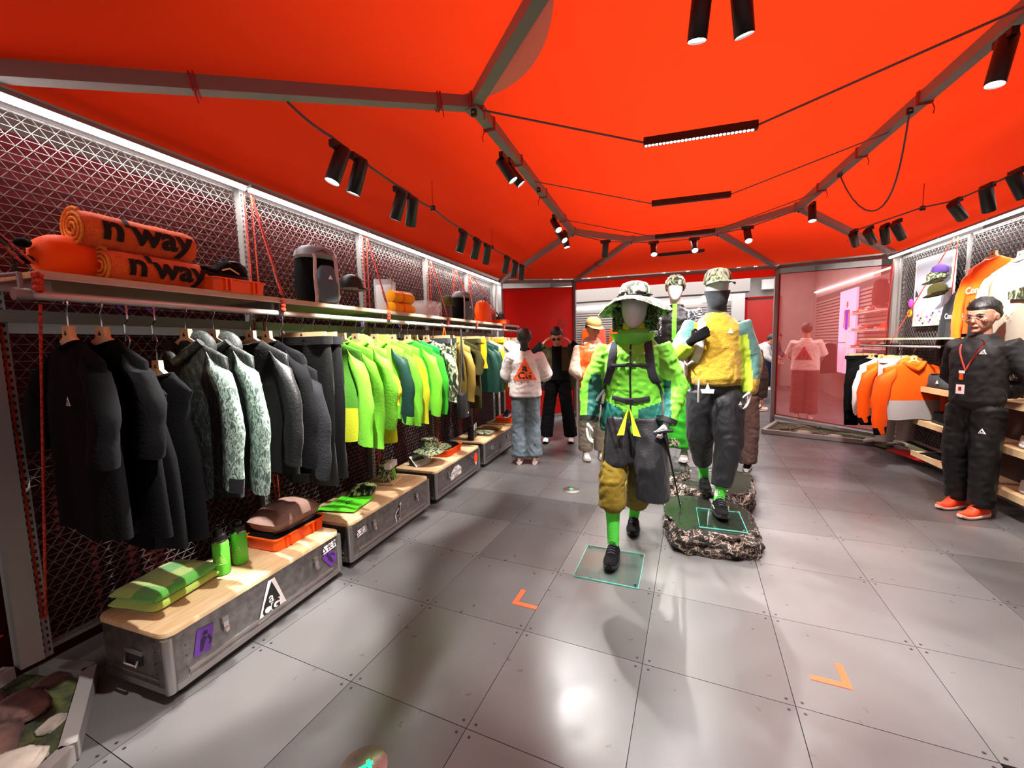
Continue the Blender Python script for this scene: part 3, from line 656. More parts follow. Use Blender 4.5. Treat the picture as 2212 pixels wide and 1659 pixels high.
def garment(label, cat, s, kind='tee', m=blk, m2=None, Lg=.68, W=.235, th=.036, neck=.075, slv=.3, mslv=None, mcuff=None, cut=None, hood=False, lg=None, zip_=None, mhem=None, grp=None, d=.13, low=0., rot=0., ph=None, z0=1.715, base=None, rzz=None, name=None, bandm=None, sleeve_r=(.062, .052), flare=.02):
    ph = random.random()*6 if ph is None else ph
    t = thing(name or {'tee': 't_shirt', 'long': 'long_sleeve_top', 'jacket': 'jacket', 'vest': 'sleeveless_top', 'pants': 'trousers', 'shorts': 'shorts', 'hoodie': 'hooded_top'}[kind], label, cat, (base or L(s, d, z0-.021)), (ROTLG if rzz is None else rzz)+rot, grp)
    hm, hk = HG['clip' if kind in ('pants', 'shorts') else 'top']
    o = obj('hanger', hm, t); o.location.z = -low; o.scale = (.78, 1, 1) if kind == 'vest' else (1, 1, 1); o = obj('hook', hk, o)
    if low:
        b = MB(); b.tube([(0, 0, .02), (.012, 0, .0), (.012, 0, -.05), (-.012, 0, -.07), (-.012, 0, -.11), (.0, 0, -low+.02)], .0035, chrome, 6); obj('carabiner', b, t)
        b = MB(); b.tube([(0, -.02, .0), (0, 0, .024), (0, .02, 0), (0, 0, -.02), (0, -.02, 0)], .005, mat('purple_loop', '5b3fae', .6), 6); obj('loop', b, t)
    if kind in ('pants', 'shorts'):
        b = MB(); ln = Lg; hwd = W*.8
        for sd in (-1, 1):
            rings = []
            for i in range(11):
                tt = i/10; z = -.13-ln*tt; cx = sd*(hwd*.45+.01*tt); rx = hwd*.55*(1-.18*tt if kind == 'pants' else 1+.1*tt); ry = th*(1.1-.2*tt)
                rings.append([(cx+rx*math.cos(a)+.006*math.sin(4*a+tt*8+ph), ry*math.sin(a)+.008*math.sin(3*a+tt*7+ph), z) for a in [2*PI*k/18 for k in range(18)]])
            b.loft(rings, m, True)
        b.rbox(hwd*2.02, th*2.3, .05, .03, m2 or m, -.165)
        o = obj('body', b, t)
    else:
        b = g_body(W, Lg, th, neck, m, mhem, cut, hood, ph, flare, None, zip_, bandm); o = obj('body', b, t, True, 60)
        if cut is None:
            for sd in (-1, 1):
                sb = g_sleeve(sd, W, slv, sleeve_r[0], sleeve_r[1], mslv or m, mcuff, ph+sd); o2 = obj('sleeve', sb, t, True, 60); o2.location.z = -low
                if mslv and mslv is not m: o2['label'] = 'sleeve in a second colour'
    o.location.z = -low
    if lg:
        x, z, sz, tm_, im = lg; b = MB(); logo(b, sz, tm_, im, Matrix.Translation((x, -th*1.16-.012, z)) @ FRONT); o3 = obj('chest_mark', b, o, False)
    return t
RL = 'garments on the left rail'
wl = lambda x=.1, z=-.34, s=.032: (x, z, s, white, blackprint)
garment('black tee nearest the camera, small white triangle on its chest', 't-shirt', -.12, 'tee', blk, Lg=.72, W=.245, slv=.36, lg=wl(.09, -.36, .036), sleeve_r=(.066, .068), rot=-.12)
garment('black tee hanging right behind the nearest black tee', 't-shirt', -.02, 'tee', blk, Lg=.76, W=.25, slv=.36, sleeve_r=(.066, .068))
garment('black sleeveless top on a carabiner, left of the pair', 'vest', .06, 'vest', blk, Lg=.72, W=.2, cut=.035, low=.14, neck=.09)
garment('black sleeveless top on a carabiner, right of the pair', 'vest', .16, 'vest', blk, Lg=.72, W=.2, cut=.035, low=.14, neck=.09)
garment('dark camouflage jacket with pale sage lined sleeves, left of two', 'jacket', .29, 'jacket', camo_d, Lg=.72, W=.25, slv=.6, mslv=camo_s, hood=True, mcuff=chg)
garment('dark camouflage jacket with pale sage lined sleeves, right of two', 'jacket', .42, 'jacket', camo_d, Lg=.72, W=.25, slv=.66, mslv=camo_s, hood=True)
garment('black zip top with a white triangle, right of the camouflage jackets', 'jacket', .62, 'long', blkn, Lg=.7, W=.25, slv=.58, lg=wl(.1, -.36, .042), zip_=blackprint)
garment('black long sleeve top tucked behind the black zip top', 'jacket', .72, 'long', blk, Lg=.74, W=.25, slv=.62)
garment('charcoal hooded top between the black zip top and trousers', 'hoodie', .82, 'hoodie', chg, Lg=.68, W=.24, slv=.62, hood=True, low=.1)
garment('black track trousers, left of two on wooden clip hangers', 'trousers', .97, 'pants', blkn, Lg=.92, W=.26)
garment('black track trousers, right of two on wooden clip hangers', 'trousers', 1.06, 'pants', blkn, m2=chg, Lg=.9, W=.26)
garment('moss green long sleeve top with yellow hem and pale triangle', 'long sleeve top', 1.2, 'long', mgrn, Lg=.66, W=.25, slv=.62, mslv=lime, mhem=ylw, lg=(.06, -.38, .034, gm('sage_print', 'b8d878'), mgrn), bandm=lime)
garment('lime long sleeve top behind the moss green one', 'long sleeve top', 1.32, 'long', lime, Lg=.62, W=.25, slv=.66, mhem=ylw)
garment('lime hooded jacket with dark teal lower half', 'jacket', 1.46, 'jacket', lime, Lg=.62, W=.26, slv=.56, hood=True)
garment('acid yellow tee hanging low on a chain among the lime tops', 't-shirt', 1.54, 'tee', ylw, Lg=.62, W=.24, slv=.26, low=.13)
garment('second lime hooded jacket, teal sleeves, before the lime sweatshirts', 'jacket', 1.68, 'jacket', lime, Lg=.6, W=.26, slv=.56, hood=True, mslv=teal, mcuff=lime)
garment('lime sweatshirt, third lime top from the camouflage shirt', 'sweatshirt', 1.82, 'long', lime, Lg=.62, W=.25, slv=.6)
garment('lime and yellow sweatshirt beside the bright green vest', 'sweatshirt', 1.92, 'long', lime, Lg=.62, W=.25, slv=.6, mslv=ylw)
garment('bright green sleeveless vest with yellow edge, hung low', 'vest', 2.03, 'vest', leaf, Lg=.5, W=.22, cut=.03, low=.12, mhem=ylw)
garment('bright green long sleeve top left of the camouflage shirt', 'long sleeve top', 2.14, 'long', leaf, Lg=.6, W=.25, slv=.58, mslv=lime)
garment('jade green long sleeve top touching the camouflage shirt', 'long sleeve top', 2.26, 'long', jade, Lg=.6, W=.25, slv=.58, mslv=leaf)
garment('green camouflage long sleeve shirt left of the camouflage shorts', 'shirt', 2.46, 'long', camo_g, Lg=.56, W=.25, slv=.5, zip_=None, bandm=dolive)
garment('black camouflage shorts hanging low under the camouflage shirt', 'shorts', 2.6, 'shorts', camo_g, m2=dgrey, Lg=.34, W=.24)
t = garment('olive brown hooded jacket with a white triangle, facing the aisle', 'jacket', 3.02, 'jacket', oliveb, Lg=.62, W=.26, th=.06, slv=.56, hood=True, lg=(.1, -.36, .036, white, None), zip_=blackprint, rot=-.35, mslv=oliveb)
garment('grey and yellow camouflage shorts beside the olive brown jacket', 'shorts', 2.76, 'shorts', camo_l, m2=dgrey, Lg=.36, W=.24, rot=-.3)
far = [('dark olive long sleeve top behind the olive brown jacket', 'top', 'long', dolive, .6, {}), ('dark olive trousers behind the olive brown jacket', 'trousers', 'pants', dolive, .8, {}), ('mustard shorts left of the deep teal jacket', 'shorts', 'shorts', yolk, .34, {}),
       ('deep teal jacket in the far half of the rail', 'jacket', 'jacket', teal, .62, dict(hood=True, slv=.56)), ('second deep teal jacket, just right of the first', 'jacket', 'long', teal, .62, dict(slv=.56)), ('pale yellow and olive long sleeve top right of the teal jackets', 'top', 'long', gm('pale_yellow', 'e6e39a'), .6, dict(slv=.56, mslv=yolk)),
       ('mustard trousers on a clip hanger right of the teal jackets', 'trousers', 'pants', yolk, .7, {}), ('light grey tee in the far third of the rail', 't-shirt', 'tee', greyc, .62, dict(slv=.26)), ('white tee right of the light grey tee', 't-shirt', 'tee', whitec, .6, dict(slv=.26)),
       ('second white tee, farther than the first', 't-shirt', 'tee', whitec, .62, dict(slv=.26)), ('white long sleeve top near the far end of the rail', 'top', 'long', whitec, .6, dict(slv=.55)), ('pale grey trousers at the far end of the rail', 'trousers', 'pants', greyc, .7, {}), ('white sweatshirt last before the end of the rail', 'sweatshirt', 'long', cream, .6, dict(slv=.55))]
for i, (lab, ct, kd, m, lg_, kw) in enumerate(far): garment(lab, ct, 3.2+i*.165, kd, m, Lg=lg_, rot=-.15, **kw)
# bags clipped on the rail
t = thing('sling_bag', 'small black and white striped pouch hanging from the rail', 'bag', L(2.68, .05, 1.69), ROTL)
b = MB(); b.ell((0, 0, -.26), (.085, .05, .12), mat('striped_pouch', 'ffffff', .7, camo=['111111', '30343a', 'c8ccd0', '202226'], vs=14, stretch=(.3, .3, 3)), 16, 10); obj('pouch', b, t)
b = MB(); b.tube([(0, 0, .0), (-.03, 0, -.08), (-.02, 0, -.16)], .006, orange, 6); b.tube([(0, 0, 0), (.03, 0, -.08), (.02, 0, -.16)], .006, orange, 6); obj('strap', b, t)
t = thing('sling_bag', 'black cross body bag with a white triangle hanging low on the rail', 'bag', L(2.86, -.05, 1.25), ROTL)
b = MB(); b.rbox(.19, .1, .26, .05, blkn, -.5, 6, .03); logo(b, .03, white, None, Matrix.Translation((.0, -.052, -.45)) @ FRONT); obj('bag_body', b, t)
b = MB(); b.tube([(-.07, 0, -.26), (-.03, 0, -.05), (0, 0, .42), (.03, 0, -.05), (.07, 0, -.26)], .007, dgrey, 6); obj('strap', b, t)
# ---------------------------------------------------------------- aluminium cases
BX = [0.0, 1.12, 2.3, 3.5, 4.66]
purp = mat('purple_sticker', '5a2b86', .5); ostk = mat('orange_sticker', 'ee4a1c', .5); stick_w = mat('sticker_white', 'e9e6e2', .5)
def case(i, s, w_, label):
    t = thing('aluminium_case', label, 'case', L(s, 0, 0), ROTL, 'aluminium cases under the rail'); D = .46; H_ = .255
    b = MB(); b.rbox(w_, D, H_, .045, alu, .04, 6, 0, (w_/2, D/2)); obj('shell', b, t, True, 30)
    b = MB(); b.rbox(w_+.008, D+.008, .022, .049, wood, .295, 6, .004, (w_/2, D/2)); obj('lid', b, t, True, 30)
    b = MB(); b.rbox(w_-.06, D-.05, .04, .04, blackprint, 0, 4, 0, (w_/2, D/2)); obj('base', b, t, False)
    b = MB()
    for z in (.066, .092, .1): b.bar((.08, -.003, z), (w_-.08, -.003, z), .006, .007, alud)
    for z in (.07, .1): b.bar((-.003, .06, z), (-.003, D-.06, z), .006, .008, alud)
    b.rbox(w_+.006, D+.006, .028, .048, alud, .04, 6, 0, (w_/2, D/2)); obj('rib', b, t, False)
    for x in (0, 1):
        b = MB(); cx = .0 if x == 0 else w_
        for sg in (0, 1):
            for k in range(5): b.ell((.075 if x == 0 else w_-.075, -.002, .07+k*.05), (.004, .003, .004), alud, 6, 4); b.ell((-.002 if x == 0 else w_+.002, .075, .07+k*.05), (.003, .004, .004), alud, 6, 4)
        b.tube([(cx+(.012 if x == 0 else -.012), .012, .045), (cx+(.012 if x == 0 else -.012), .012, .29)], .0215, alud, 12); obj('corner', b, t)
    for x in (w_*.24, w_*.79):
        b = MB(); b.box((x, -.006, .225), (.03, .012, .03), alud); b.box((x, -.01, .195), (.024, .012, .045), chrome); b.box((x, -.018, .178), (.018, .01, .02), chrome); obj('latch', b, t, False)
    b = MB(); b.box((-.004, .21, .2), (.008, .11, .02), alud); b.box((-.004, .21, .165), (.01, .1, .045), blackprint); b.tube([(-.014, .17, .175), (-.02, .17, .15), (-.02, .25, .15), (-.014, .25, .175)], .006, chrome, 6)
    b.bar((-.018, .175, .145), (-.018, .245, .145), .006, .012, redc); obj('handle', b, t)
    return t
def st_(t, draw, x, z, rot=0., name='sticker', y=-.0035):
    b = MB(); draw(b, Matrix.Translation((x, y, z)) @ FRONT @ Matrix.Rotation(rot, 4, 'Z')); return obj(name, b, t, False)
def txt_stk(s, size, ang=0., wd=None):
    def f(b, M):
        w2 = wd or len(s)*size*.36; b.add([(-w2, -size*.5, 0), (w2*1.02, -size*.46, 0), (w2, size*.5, 0), (-w2*.97, size*.44, 0)], [(0, 1, 2, 3)], stick_w, M); put_text(b, s, size, blackprint, M, .012, 0, 0, .0008)
    return f
def figure_stk(col):
    def f(b, M):
        b.add([(-.045, -.055, 0), (.03, -.06, 0), (.045, .055, 0), (-.03, .06, 0)], [(0, 1, 2, 3)], col, M)
        for P in ([(-.02, -.045), (-.006, -.045), (.006, -.008), (.014, .006), (-.004, .022), (-.016, .006)], [(.014, .006), (.026, -.014), (.018, -.03), (.03, -.03), (.036, -.012), (.02, .018)], [(-.004, .022), (.014, .02), (.016, .036), (.002, .042), (-.008, .034)]):
            b.add([(x, y, .0008) for x, y in P], [tuple(range(len(P)))], mat('purple_ink', '1e0c33', .6), M)
    return f
c1 = case(0, BX[0], 1.03, 'aluminium case nearest the camera, purple and triangle stickers, plywood top')
st_(c1, figure_stk(purp), .15, .19, -.08); st_(c1, figure_stk(purp), .93, .18, PI/4); st_(c1, txt_stk('△长城', .05), .93, .25, .05, y=-.005)
def bigtri(b, M):
    b.add([(-.085, -.085, 0), (.095, -.075, 0), (.03, .11, 0), (-.01, .11, 0)], [(0, 1, 2, 3)], stick_w, M); b.add([(-.05, -.02, .0005), (.055, -.012, .0005), (.01, .1, .0005)], [(0, 1, 2)], blackprint, M)
    put_text(b, 'a', .085, blackprint, M, .03, 0, .012, .001); put_text(b, 'a', .075, stick_w, M, .01, .0, .012, .0014); put_text(b, 'CG', .075, blackprint, M, .035, -.002, -.045, .001); put_text(b, '▲', .03, blackprint, M, 0, -.08, -.07, .001)
st_(c1, bigtri, .5, .165)
c2 = case(1, BX[1], 1.05, 'second aluminium case from the camera, white character sticker at its near end')
st_(c2, txt_stk('△北京', .05), .12, .215, .05)
def goat(b, M):
    P = [(-.03, -.05), (-.022, -.05), (-.02, -.02), (0, -.015), (.006, -.05), (.014, -.05), (.014, -.005), (.022, .02), (.032, .05), (.024, .062), (.012, .05), (.01, .028), (-.02, .015), (-.034, -.005)]
    b.add([(x*1.35, y*1.25, 0) for x, y in P], [tuple(range(len(P)))], stick_w, M); b.add([(x, y, .0008) for x, y in P], [tuple(range(len(P)))], blackprint, M)
st_(c2, goat, .56, .17)
c3 = case(2, BX[2], 1.05, 'third aluminium case from the camera, white lettering and an orange sticker')
def conq(b, M):
    b.add([(-.12, -.05, 0), (.12, -.04, 0), (.13, .02, 0), (.06, .07, 0), (-.03, .07, 0), (-.12, .02, 0)], [(0, 1, 2, 3, 4, 5)], stick_w, M)
    put_text(b, 'ALL', .04, blackprint, M, .012, .0, .047, .001); put_text(b, 'CONDITIONS', .04, blackprint, M, .012, 0, .006, .001); put_text(b, 'GEAR', .04, blackprint, M, .012, 0, -.03, .001)
st_(c3, conq, .42, .18)
def bal(b, M):
    b.add([(.05*math.cos(a), .06*math.sin(a), 0) for a in [2*PI*k/20 for k in range(20)]], [tuple(range(20))], ostk, M); b.add([(-.03, -.05, .0006), (.03, -.05, .0006), (0, -.09, .0006)], [(0, 1, 2)], stick_w, M)
st_(c3, bal, .93, .2)
c4 = case(3, BX[3], 1.05, 'fourth aluminium case from the camera, dull scratched stickers')
st_(c4, txt_stk('WX', .05), .25, .2, .1); st_(c4, goat, .55, .13)
c5 = case(4, BX[4], .95, 'farthest aluminium case, partly behind the woman in white')
# ---------------------------------------------------------------- goods on the cases
CT = .3215
def crate(label, p, rz, w_=.36, d_=.26, h_=.075, m=orange, parent=None):
    t = thing('crate', label, 'crate', p, rz, 'orange plastic crates'); b = MB()
    def rg(w2, d2, z, r=.03): 
        o = []
        for q, (sx, sy) in enumerate(((1, 1), (-1, 1), (-1, -1), (1, -1))):
            for i in range(5): a = PI/2*(q+i/4); o.append((sx*(w2-r)+r*math.cos(a), sy*(d2-r)+r*math.sin(a), z))
        return o
    b.loft([rg(w_*.46, d_*.45, 0), rg(w_*.48, d_*.47, h_*.9), rg(w_*.5, d_*.5, h_*.9), rg(w_*.5, d_*.5, h_), rg(w_*.47, d_*.46, h_), rg(w_*.45, d_*.44, .012)], m, True)
    obj('tub', b, t, True, 30); b = MB()
    for x in (-.3, -.22, .2, .28): b.box((x*w_, -d_*.487, h_*.5), (.008, .012, h_*.8), m)
    for y in (-.25, .25): b.box((w_*.492, y*d_, h_*.5), (.012, .008, h_*.8), m)
    obj('rib', b, t, False); return t
def pillow(w_, d_, h_, m, seed=0, k=.14, n=18):
    b = MB(); vs = []; fs = []
    for sgn in (1, -1):
        for i in range(n+1):
            for j in range(n+1):
                u, v = i/n*2-1, j/n*2-1; e = max(0, (1-abs(u)**3.2)*(1-abs(v)**3.2)); nz_ = noise.noise(Vector((u*2.2+seed, v*2.2, seed)))
                pin = 1-.05*(u*u*v*v); vs.append((u*w_/2*pin, v*d_/2*pin, h_/2+sgn*(h_/2)*e**.5*(1+k*nz_) if sgn > 0 else h_/2-(h_/2)*e**.35))
    N_ = (n+1)**2
    for q in (0, 1):
        for i in range(n):
            for j in range(n):
                a = q*N_+i*(n+1)+j; f = (a, a+n+1, a+n+2, a+1); fs.append(f if q == 0 else f[::-1])
    b.add(vs, fs, m); return b
# folded green towel
t = thing('folded_towel', 'folded yellow green towel with a darker green band on the nearest case', 'towel', L(.22, .33, CT), ROTL+.12)
tw_y = mat('towel_yellow', 'b7d93c', .95, bump=.8, bs=220, sheen=.6); tw_g = mat('towel_green', '46b91e', .95, bump=.8, bs=220, sheen=.6)
def fold_slab(w_, d_, h_, m, z0, seed, layers=1):
    b = MB(); n = 10; rings = []
    for i in range(15):
        u = i/14*2-1; x = u*w_/2; k = (1-abs(u)**7)**.5*.85+.15; r = []
        for q in range(20):
            a = 2*PI*q/20; ca, sa = math.cos(a), math.sin(a); y = d_/2*math.copysign(abs(ca)**.35, ca); z = h_/2+h_/2*k*math.copysign(abs(sa)**.6, sa)
            z += .006*noise.noise(Vector((x*9, y*9, seed))); r.append((x+.004*noise.noise(Vector((y*12, z*30, seed))), y, z+z0))
        rings.append(r)
    b.loft(rings, m); return b
me = mesh_of(fold_slab(.34, .27, .045, tw_y, 0, 1), 'lower_fold'); obj('lower_fold', me, t)
b = fold_slab(.33, .262, .05, tw_y, .04, 4); m_ = mesh_of(b, 'upper_fold'); m_.materials.append(tw_g)
for p in m_.polygons:
    q = p.center; p.material_index = 1 if ((q.y < -.085+.03*math.sin(q.x*12)) or (q.x < -.09 and q.y < .0+.02*math.sin(q.y*40)) or ((q.x-.06)**2/.0022+(q.y-.05)**2/.001 < 1 and q.z > .07)) else 0
obj('upper_fold', m_, t)
# bottles
def bottle(label, p, rz=0):
    t = thing('water_bottle', label, 'bottle', p, rz, 'green water bottles'); gb = mat('bottle_green', '5fd33a', .45)
    b = MB(); b.lathe([(.001, 0), (.036, .0), (.0385, .004), (.0385, .165), (.036, .172), (.034, .176), (.001, .176)], gb, 28); obj('flask', b, t)
    b = MB(); b.lathe([(.034, .176), (.0335, .186), (.026, .19)], chrome, 24); obj('neck_ring', b, t)
    b = MB(); b.lathe([(.031, .188), (.031, .212), (.026, .216), (.018, .22), (.018, .24), (.014, .243), (.0, .243)], blackp, 24); b.tube([(-.03, 0, .205), (-.036, 0, .235), (-.012, 0, .25), (.012, 0, .245)], .005, blackp, 6); obj('cap', b, t)
    pr = mat('bottle_print', 'a9e06c', .5); vs, fs = textdata('a', .02, .2); b = MB()
    def wrap(vs, sx, cx, cz): return [(.039*math.sin((v.x*sx+cx)/.039), -.039*math.cos((v.x*sx+cx)/.039), v.y*sx+cz) for v in vs]
    b.add(wrap(vs, .03, 0, .1), fs, pr); vs, fs = textdata('CG', .02, .2); b.add(wrap(vs, .028, 0, .078), fs, pr)
    for q in (((-.028, .062), (.028, .062)), ((-.028, .062), (0, .125)), ((.028, .062), (0, .125))):
        P = [Vector((q[0][0]+(q[1][0]-q[0][0])*k/6, q[0][1]+(q[1][1]-q[0][1])*k/6, 0)) for k in range(7)]; b.tube(wrap(P, 1, 0, 0), .0012, pr, 4)
    obj('print', b, t, False); return t
bottle('green water bottle with black cap, nearer of the pair', L(.425, .235, CT), ROTL-.7); bottle('green water bottle with black cap, farther of the pair', L(.535, .245, CT), ROTL-.7)
b = MB(); b.box((0, 0, .002), (.12, .09, .003), mat('card_pale', 'e0c39a', .6)); tag(obj('price_card', b, loc=L(.5, .38, CT), rz=ROTL), 'pale card lying behind the two green bottles', 'card')
crate('orange crate holding the tan quilted bag on the nearest case', L(.86, .26, CT), ROTL+.0, .4, .27, .075)
t = thing('travel_pouch', 'tan and black quilted pouch bulging out of the orange crate', 'bag', L(.86, .265, CT+.03), ROTL)
obj('lower_shell', pillow(.36, .25, .08, blk, 3), t); o = obj('upper_shell', pillow(.36, .25, .15, gm('dusty_pink', 'a5857a', rough=.5, var='8f6f63', vs=4), 5), t); o.location.z = .045
b = MB(); b.tube([(-.17, -.1, .075), (-.1, -.122, .07), (.1, -.122, .07), (.17, -.1, .075)], .004, blackprint, 6); obj('zip', b, t)
b = MB(); b.add([(.1*math.cos(a)-.02, .05*math.sin(a)+.01, .166) for a in [2*PI*k/20 for k in range(20)]], [tuple(range(20))], gm('brown_patch', '5b3a2c'))
# case 2
t = thing('folded_t_shirt', 'folded bright lime tee with small dark print on the second case', 't-shirt', L(1.4, .24, CT), ROTL+.15)
lm2 = gm('bright_lime', '5fe52c'); b = fold_slab(.3, .27, .02, lm2, 0, 8); b.add([(-.15, .12, .012), (-.2, .17, .006), (-.14, .21, .006), (-.06, .14, .014)], [(0, 3, 2, 1)], lm2); obj('body', b, t)
b = MB(); Mt = Matrix.Translation((.02, .03, .0245)); put_text(b, 'ALL CONDITIONS', .026, leaf, Mt, .01, 0, .045); put_text(b, 'GEAR SINCE', .024, leaf, Mt, .01, 0, .015)
put_text(b, 'aCG', .045, mat('dark_green_print', '0e4a12', .7), Mt, .02, -.04, -.045); obj('print', b, t, False)
t = thing('folded_pouch', 'dark green camouflage bundle on the second case', 'bag', L(1.63, .29, CT), ROTL+.5); camo_p = mat('camo_pouch', 'ffffff', .35, camo=['050605', '10160f', '4c6a34', 'a8c088'], vs=12, stretch=(1, 3, 1))
obj('body', pillow(.27, .2, .062, camo_p, 9), t)
b = MB(); b.tube([(-.12, -.07, .045), (-.02, -.09, .055), (.11, -.07, .045)], .005, camo_p, 6); obj('seam', b, t)
t = thing('sock_stand', 'plywood stand with a rack of green camouflage socks on the second case', 'display stand', L(1.94, .27, CT), ROTL+.2)
b = MB(); b.box((0, 0, .006), (.2, .17, .012), wood); obj('base', b, t, False)
b = MB(); b.tube([(0, .06, .01), (0, .06, .2), (-.1, .04, .205)], .004, blackp, 6); obj('wire', b, t)
for k in range(6):
    b = MB(); x = -.075+.028*k; b.prism([(-.05, 0), (.03, 0), (.05, .04), (.035, .16), (-.03, .16), (-.04, .05)], .014, camo_l if k < 4 else lime, Matrix.Translation((x-.007, 0, .012)) @ Matrix.Rotation(PI/2, 4, 'Z') @ Matrix.Rotation(PI/2, 4, 'X')); obj('sock', b, t, False)
    b = MB(); b.box((x, -.035, .155), (.016, .05, .05), white); obj('paper_tag', b, t, False)
# case 3
t = thing('sign_card', 'white photo card leaning on the third case, mountain picture at its top', 'sign', L(2.47, .22, CT), ROTL-.35)
Mc = Matrix.Rotation(math.radians(-32), 4, 'X'); b = MB(); b.box((0, .004, .07), (.2, .006, .14), white, Matrix.Rotation(math.radians(-52), 4, 'X')); obj('card', b, t, False)
b = MB(); Mk = Matrix.Rotation(math.radians(-52), 4, 'X') @ Matrix.Translation((0, .0003, .07)) @ FRONT
b.add([(-.09, .0, 0), (.05, .0, 0), (.05, .06, 0), (-.09, .06, 0)], [(0, 1, 2, 3)], mat('card_photo', 'c9d3d8', .6), Mk); b.add([(-.09, .0, .0006), (.05, .0, .0006), (.05, .035, .0006), (.0, .045, .0006), (-.05, .03, .0006), (-.09, .04, .0006)], [(0, 1, 2, 3, 4, 5)], mat('card_hills', '2c3a24', .7, var='556b3a', vs=60), Mk)
for k in range(3): b.add([(-.09, -.02-.012*k, .0006), (.03-.02*k, -.02-.012*k, .0006), (.03-.02*k, -.024-.012*k, .0006), (-.09, -.024-.012*k, .0006)], [(3, 2, 1, 0)], greyc, Mk)
obj('picture', b, t, False); b = MB(); b.add([(-.1, .0, 0), (.1, .0, 0), (.1, .11, 0), (-.1, .11, 0), (-.1, .11, .085), (.1, .11, .085)], [(0, 1, 2, 3), (3, 2, 5, 4), (1, 5, 2), (0, 3, 4)], blackp); obj('wedge', b, t, False)
def buckethat(label, p, m, rz=0, parent=None, r=.1, sc_=1., cat='hat'):
    t = thing('bucket_hat', label, cat, p, rz, None); b = MB(); prof = [(.001, .13), (r*.62, .13), (r*.85, .118), (r*.92, .06), (r*.98, .03)]
    b.lathe(prof[::-1], m, 28); obj('crown', b, t); b = MB(); n = 36; rings = []
    for rr, zz in ((r*.98, .032), (r*1.3, .02), (r*1.75, .0)): rings.append([(rr*math.cos(a), rr*math.sin(a), zz+.016*math.sin(3*a+1)*(rr-r)/r) for a in [2*PI*k/n for k in range(n)]])
    b.loft(rings+[[(x, y, z-.004) for x, y, z in q] for q in rings[::-1]], m, False); obj('brim', b, t)
    return t
t = thing('hat_stand', 'thin wooden peg stand under the camouflage bucket hat', 'display stand', L(2.56, .2, CT), 0)
b = MB(); b.tube([(0, 0, 0), (0, 0, .14)], .005, hw, 8); b.lathe([(.035, 0), (.035, .006), (.001, .006)], hw, 16); obj('peg', b, t)
buckethat('camouflage bucket hat on a peg stand over the third case', L(2.56, .2, CT+.125), camo_l, 0)
crate('orange crate of camouflage caps on the third case', L(2.95, .24, CT), ROTL+.03, .38, .27, .075)
t = thing('folded_hat', 'crumpled camouflage cap lying in the crate on the third case', 'hat', L(2.85, .22, CT+.04), ROTL); obj('body', pillow(.17, .16, .08, camo_l, 2, .4), t)
t = thing('folded_hat', 'dark cap lying in the crate on the third case, right of the camouflage one', 'hat', L(3.03, .24, CT+.04), ROTL); obj('body', pillow(.17, .2, .06, blk, 6, .4), t)
# case 4, 5
for k, (s, d, w_, m, lab) in enumerate(((3.62, .22, .17, blkn, 'black boxed pouch with white swing tags at the near end of the fourth case'), (3.74, .25, .12, blkn, 'second black pouch, just behind the tagged one'))):
    t = thing('tagged_pouch', lab, 'bag', L(s, d, CT), ROTL+.3); b = MB(); b.rbox(w_, .07, .16, .02, m, 0, 4, .01); 
    for q in range(3): b.ell((-.05+.05*q, -.037, .03+.04*q), (.005, .003, .005), white, 6, 4)
    obj('body', b, t); b = MB(); b.box((-.01, -.04, .15), (w_*.6, .003, .07), white); obj('swing_tag', b, t, False)
for s, m, lab in ((3.96, camo_g, 'folded brown camouflage tee on the fourth case'), (4.24, olive, 'folded olive tee on the fourth case')):
    t = thing('folded_t_shirt', lab, 't-shirt', L(s, .2, CT), ROTL+.1); obj('body', fold_slab(.24, .28, .03, m, 0, s), t)
t = thing('folded_t_shirt', 'dark folded tee behind the olive one on the fourth case', 't-shirt', L(4.1, .34, CT), ROTL-.2); obj('body', fold_slab(.24, .2, .022, dolive, 0, 3), t)
crate('orange crate with a shoe on the farthest case', L(4.9, .2, CT), ROTL, .38, .27, .075)
V3_ = Vector
# ---------------------------------------------------------------- things on the left shelf
TZ = SHZ+.001
terry = mat('orange_terry', 'ff7416', .95, bump=.9, bs=240, sheen=.2, var='f4600c', vs=20); tink = mat('terry_ink', '1b1512', .95, bump=.6, bs=240)
terry_in = mat('orange_terry_inner', 'f08a2c', .95, bump=.9, bs=200)
def towel_roll(label, p, rz, ln, r):
    t = thing('rolled_towel', label, 'towel', p, rz, 'rolled orange towels'); b = MB(); n = 30; rings = []
    for i in range(13):
        x = -ln/2+ln*i/12; k = 1 if 0 < i < 12 else .93; w_ = 1+.03*noise.noise(Vector((x*12, r*40, 0)))
        rings.append([(x, r*k*w_*math.cos(a)*1.03, r+r*k*w_*.97*math.sin(a)+.004*noise.noise(Vector((x*20, a*2, 1)))) for a in [2*PI*q/n for q in range(n)]])
    b.loft(rings, terry); obj('roll', b, t, True, 60)
    b = MB(); P = [(-ln/2-.004-.004*(1-q/50), (.012+.92*r*q/50)*math.cos(q*.42), r+(.012+.92*r*q/50)*.97*math.sin(q*.42)) for q in range(51)]
    b.tube(P, .0065, terry_in, 6); obj('spiral_end', b, t)
    vs, fs = textdata("n'way", .035, .12); sz = r*2.05; b = MB(); V = []
    for v in vs:
        x = v.x*sz*1.0+ln*.03; a = v.y*sz/r*.95-.05+PI; rr = r+.0045; V.append((x, rr*math.cos(PI+a+PI)*1.03 if False else -rr*math.cos(v.y*sz/r*.95+.12)*1.03, r+rr*.97*math.sin(v.y*sz/r*.95+.12)))
    b.add(V, fs, tink); obj('print', b, t, False); return t
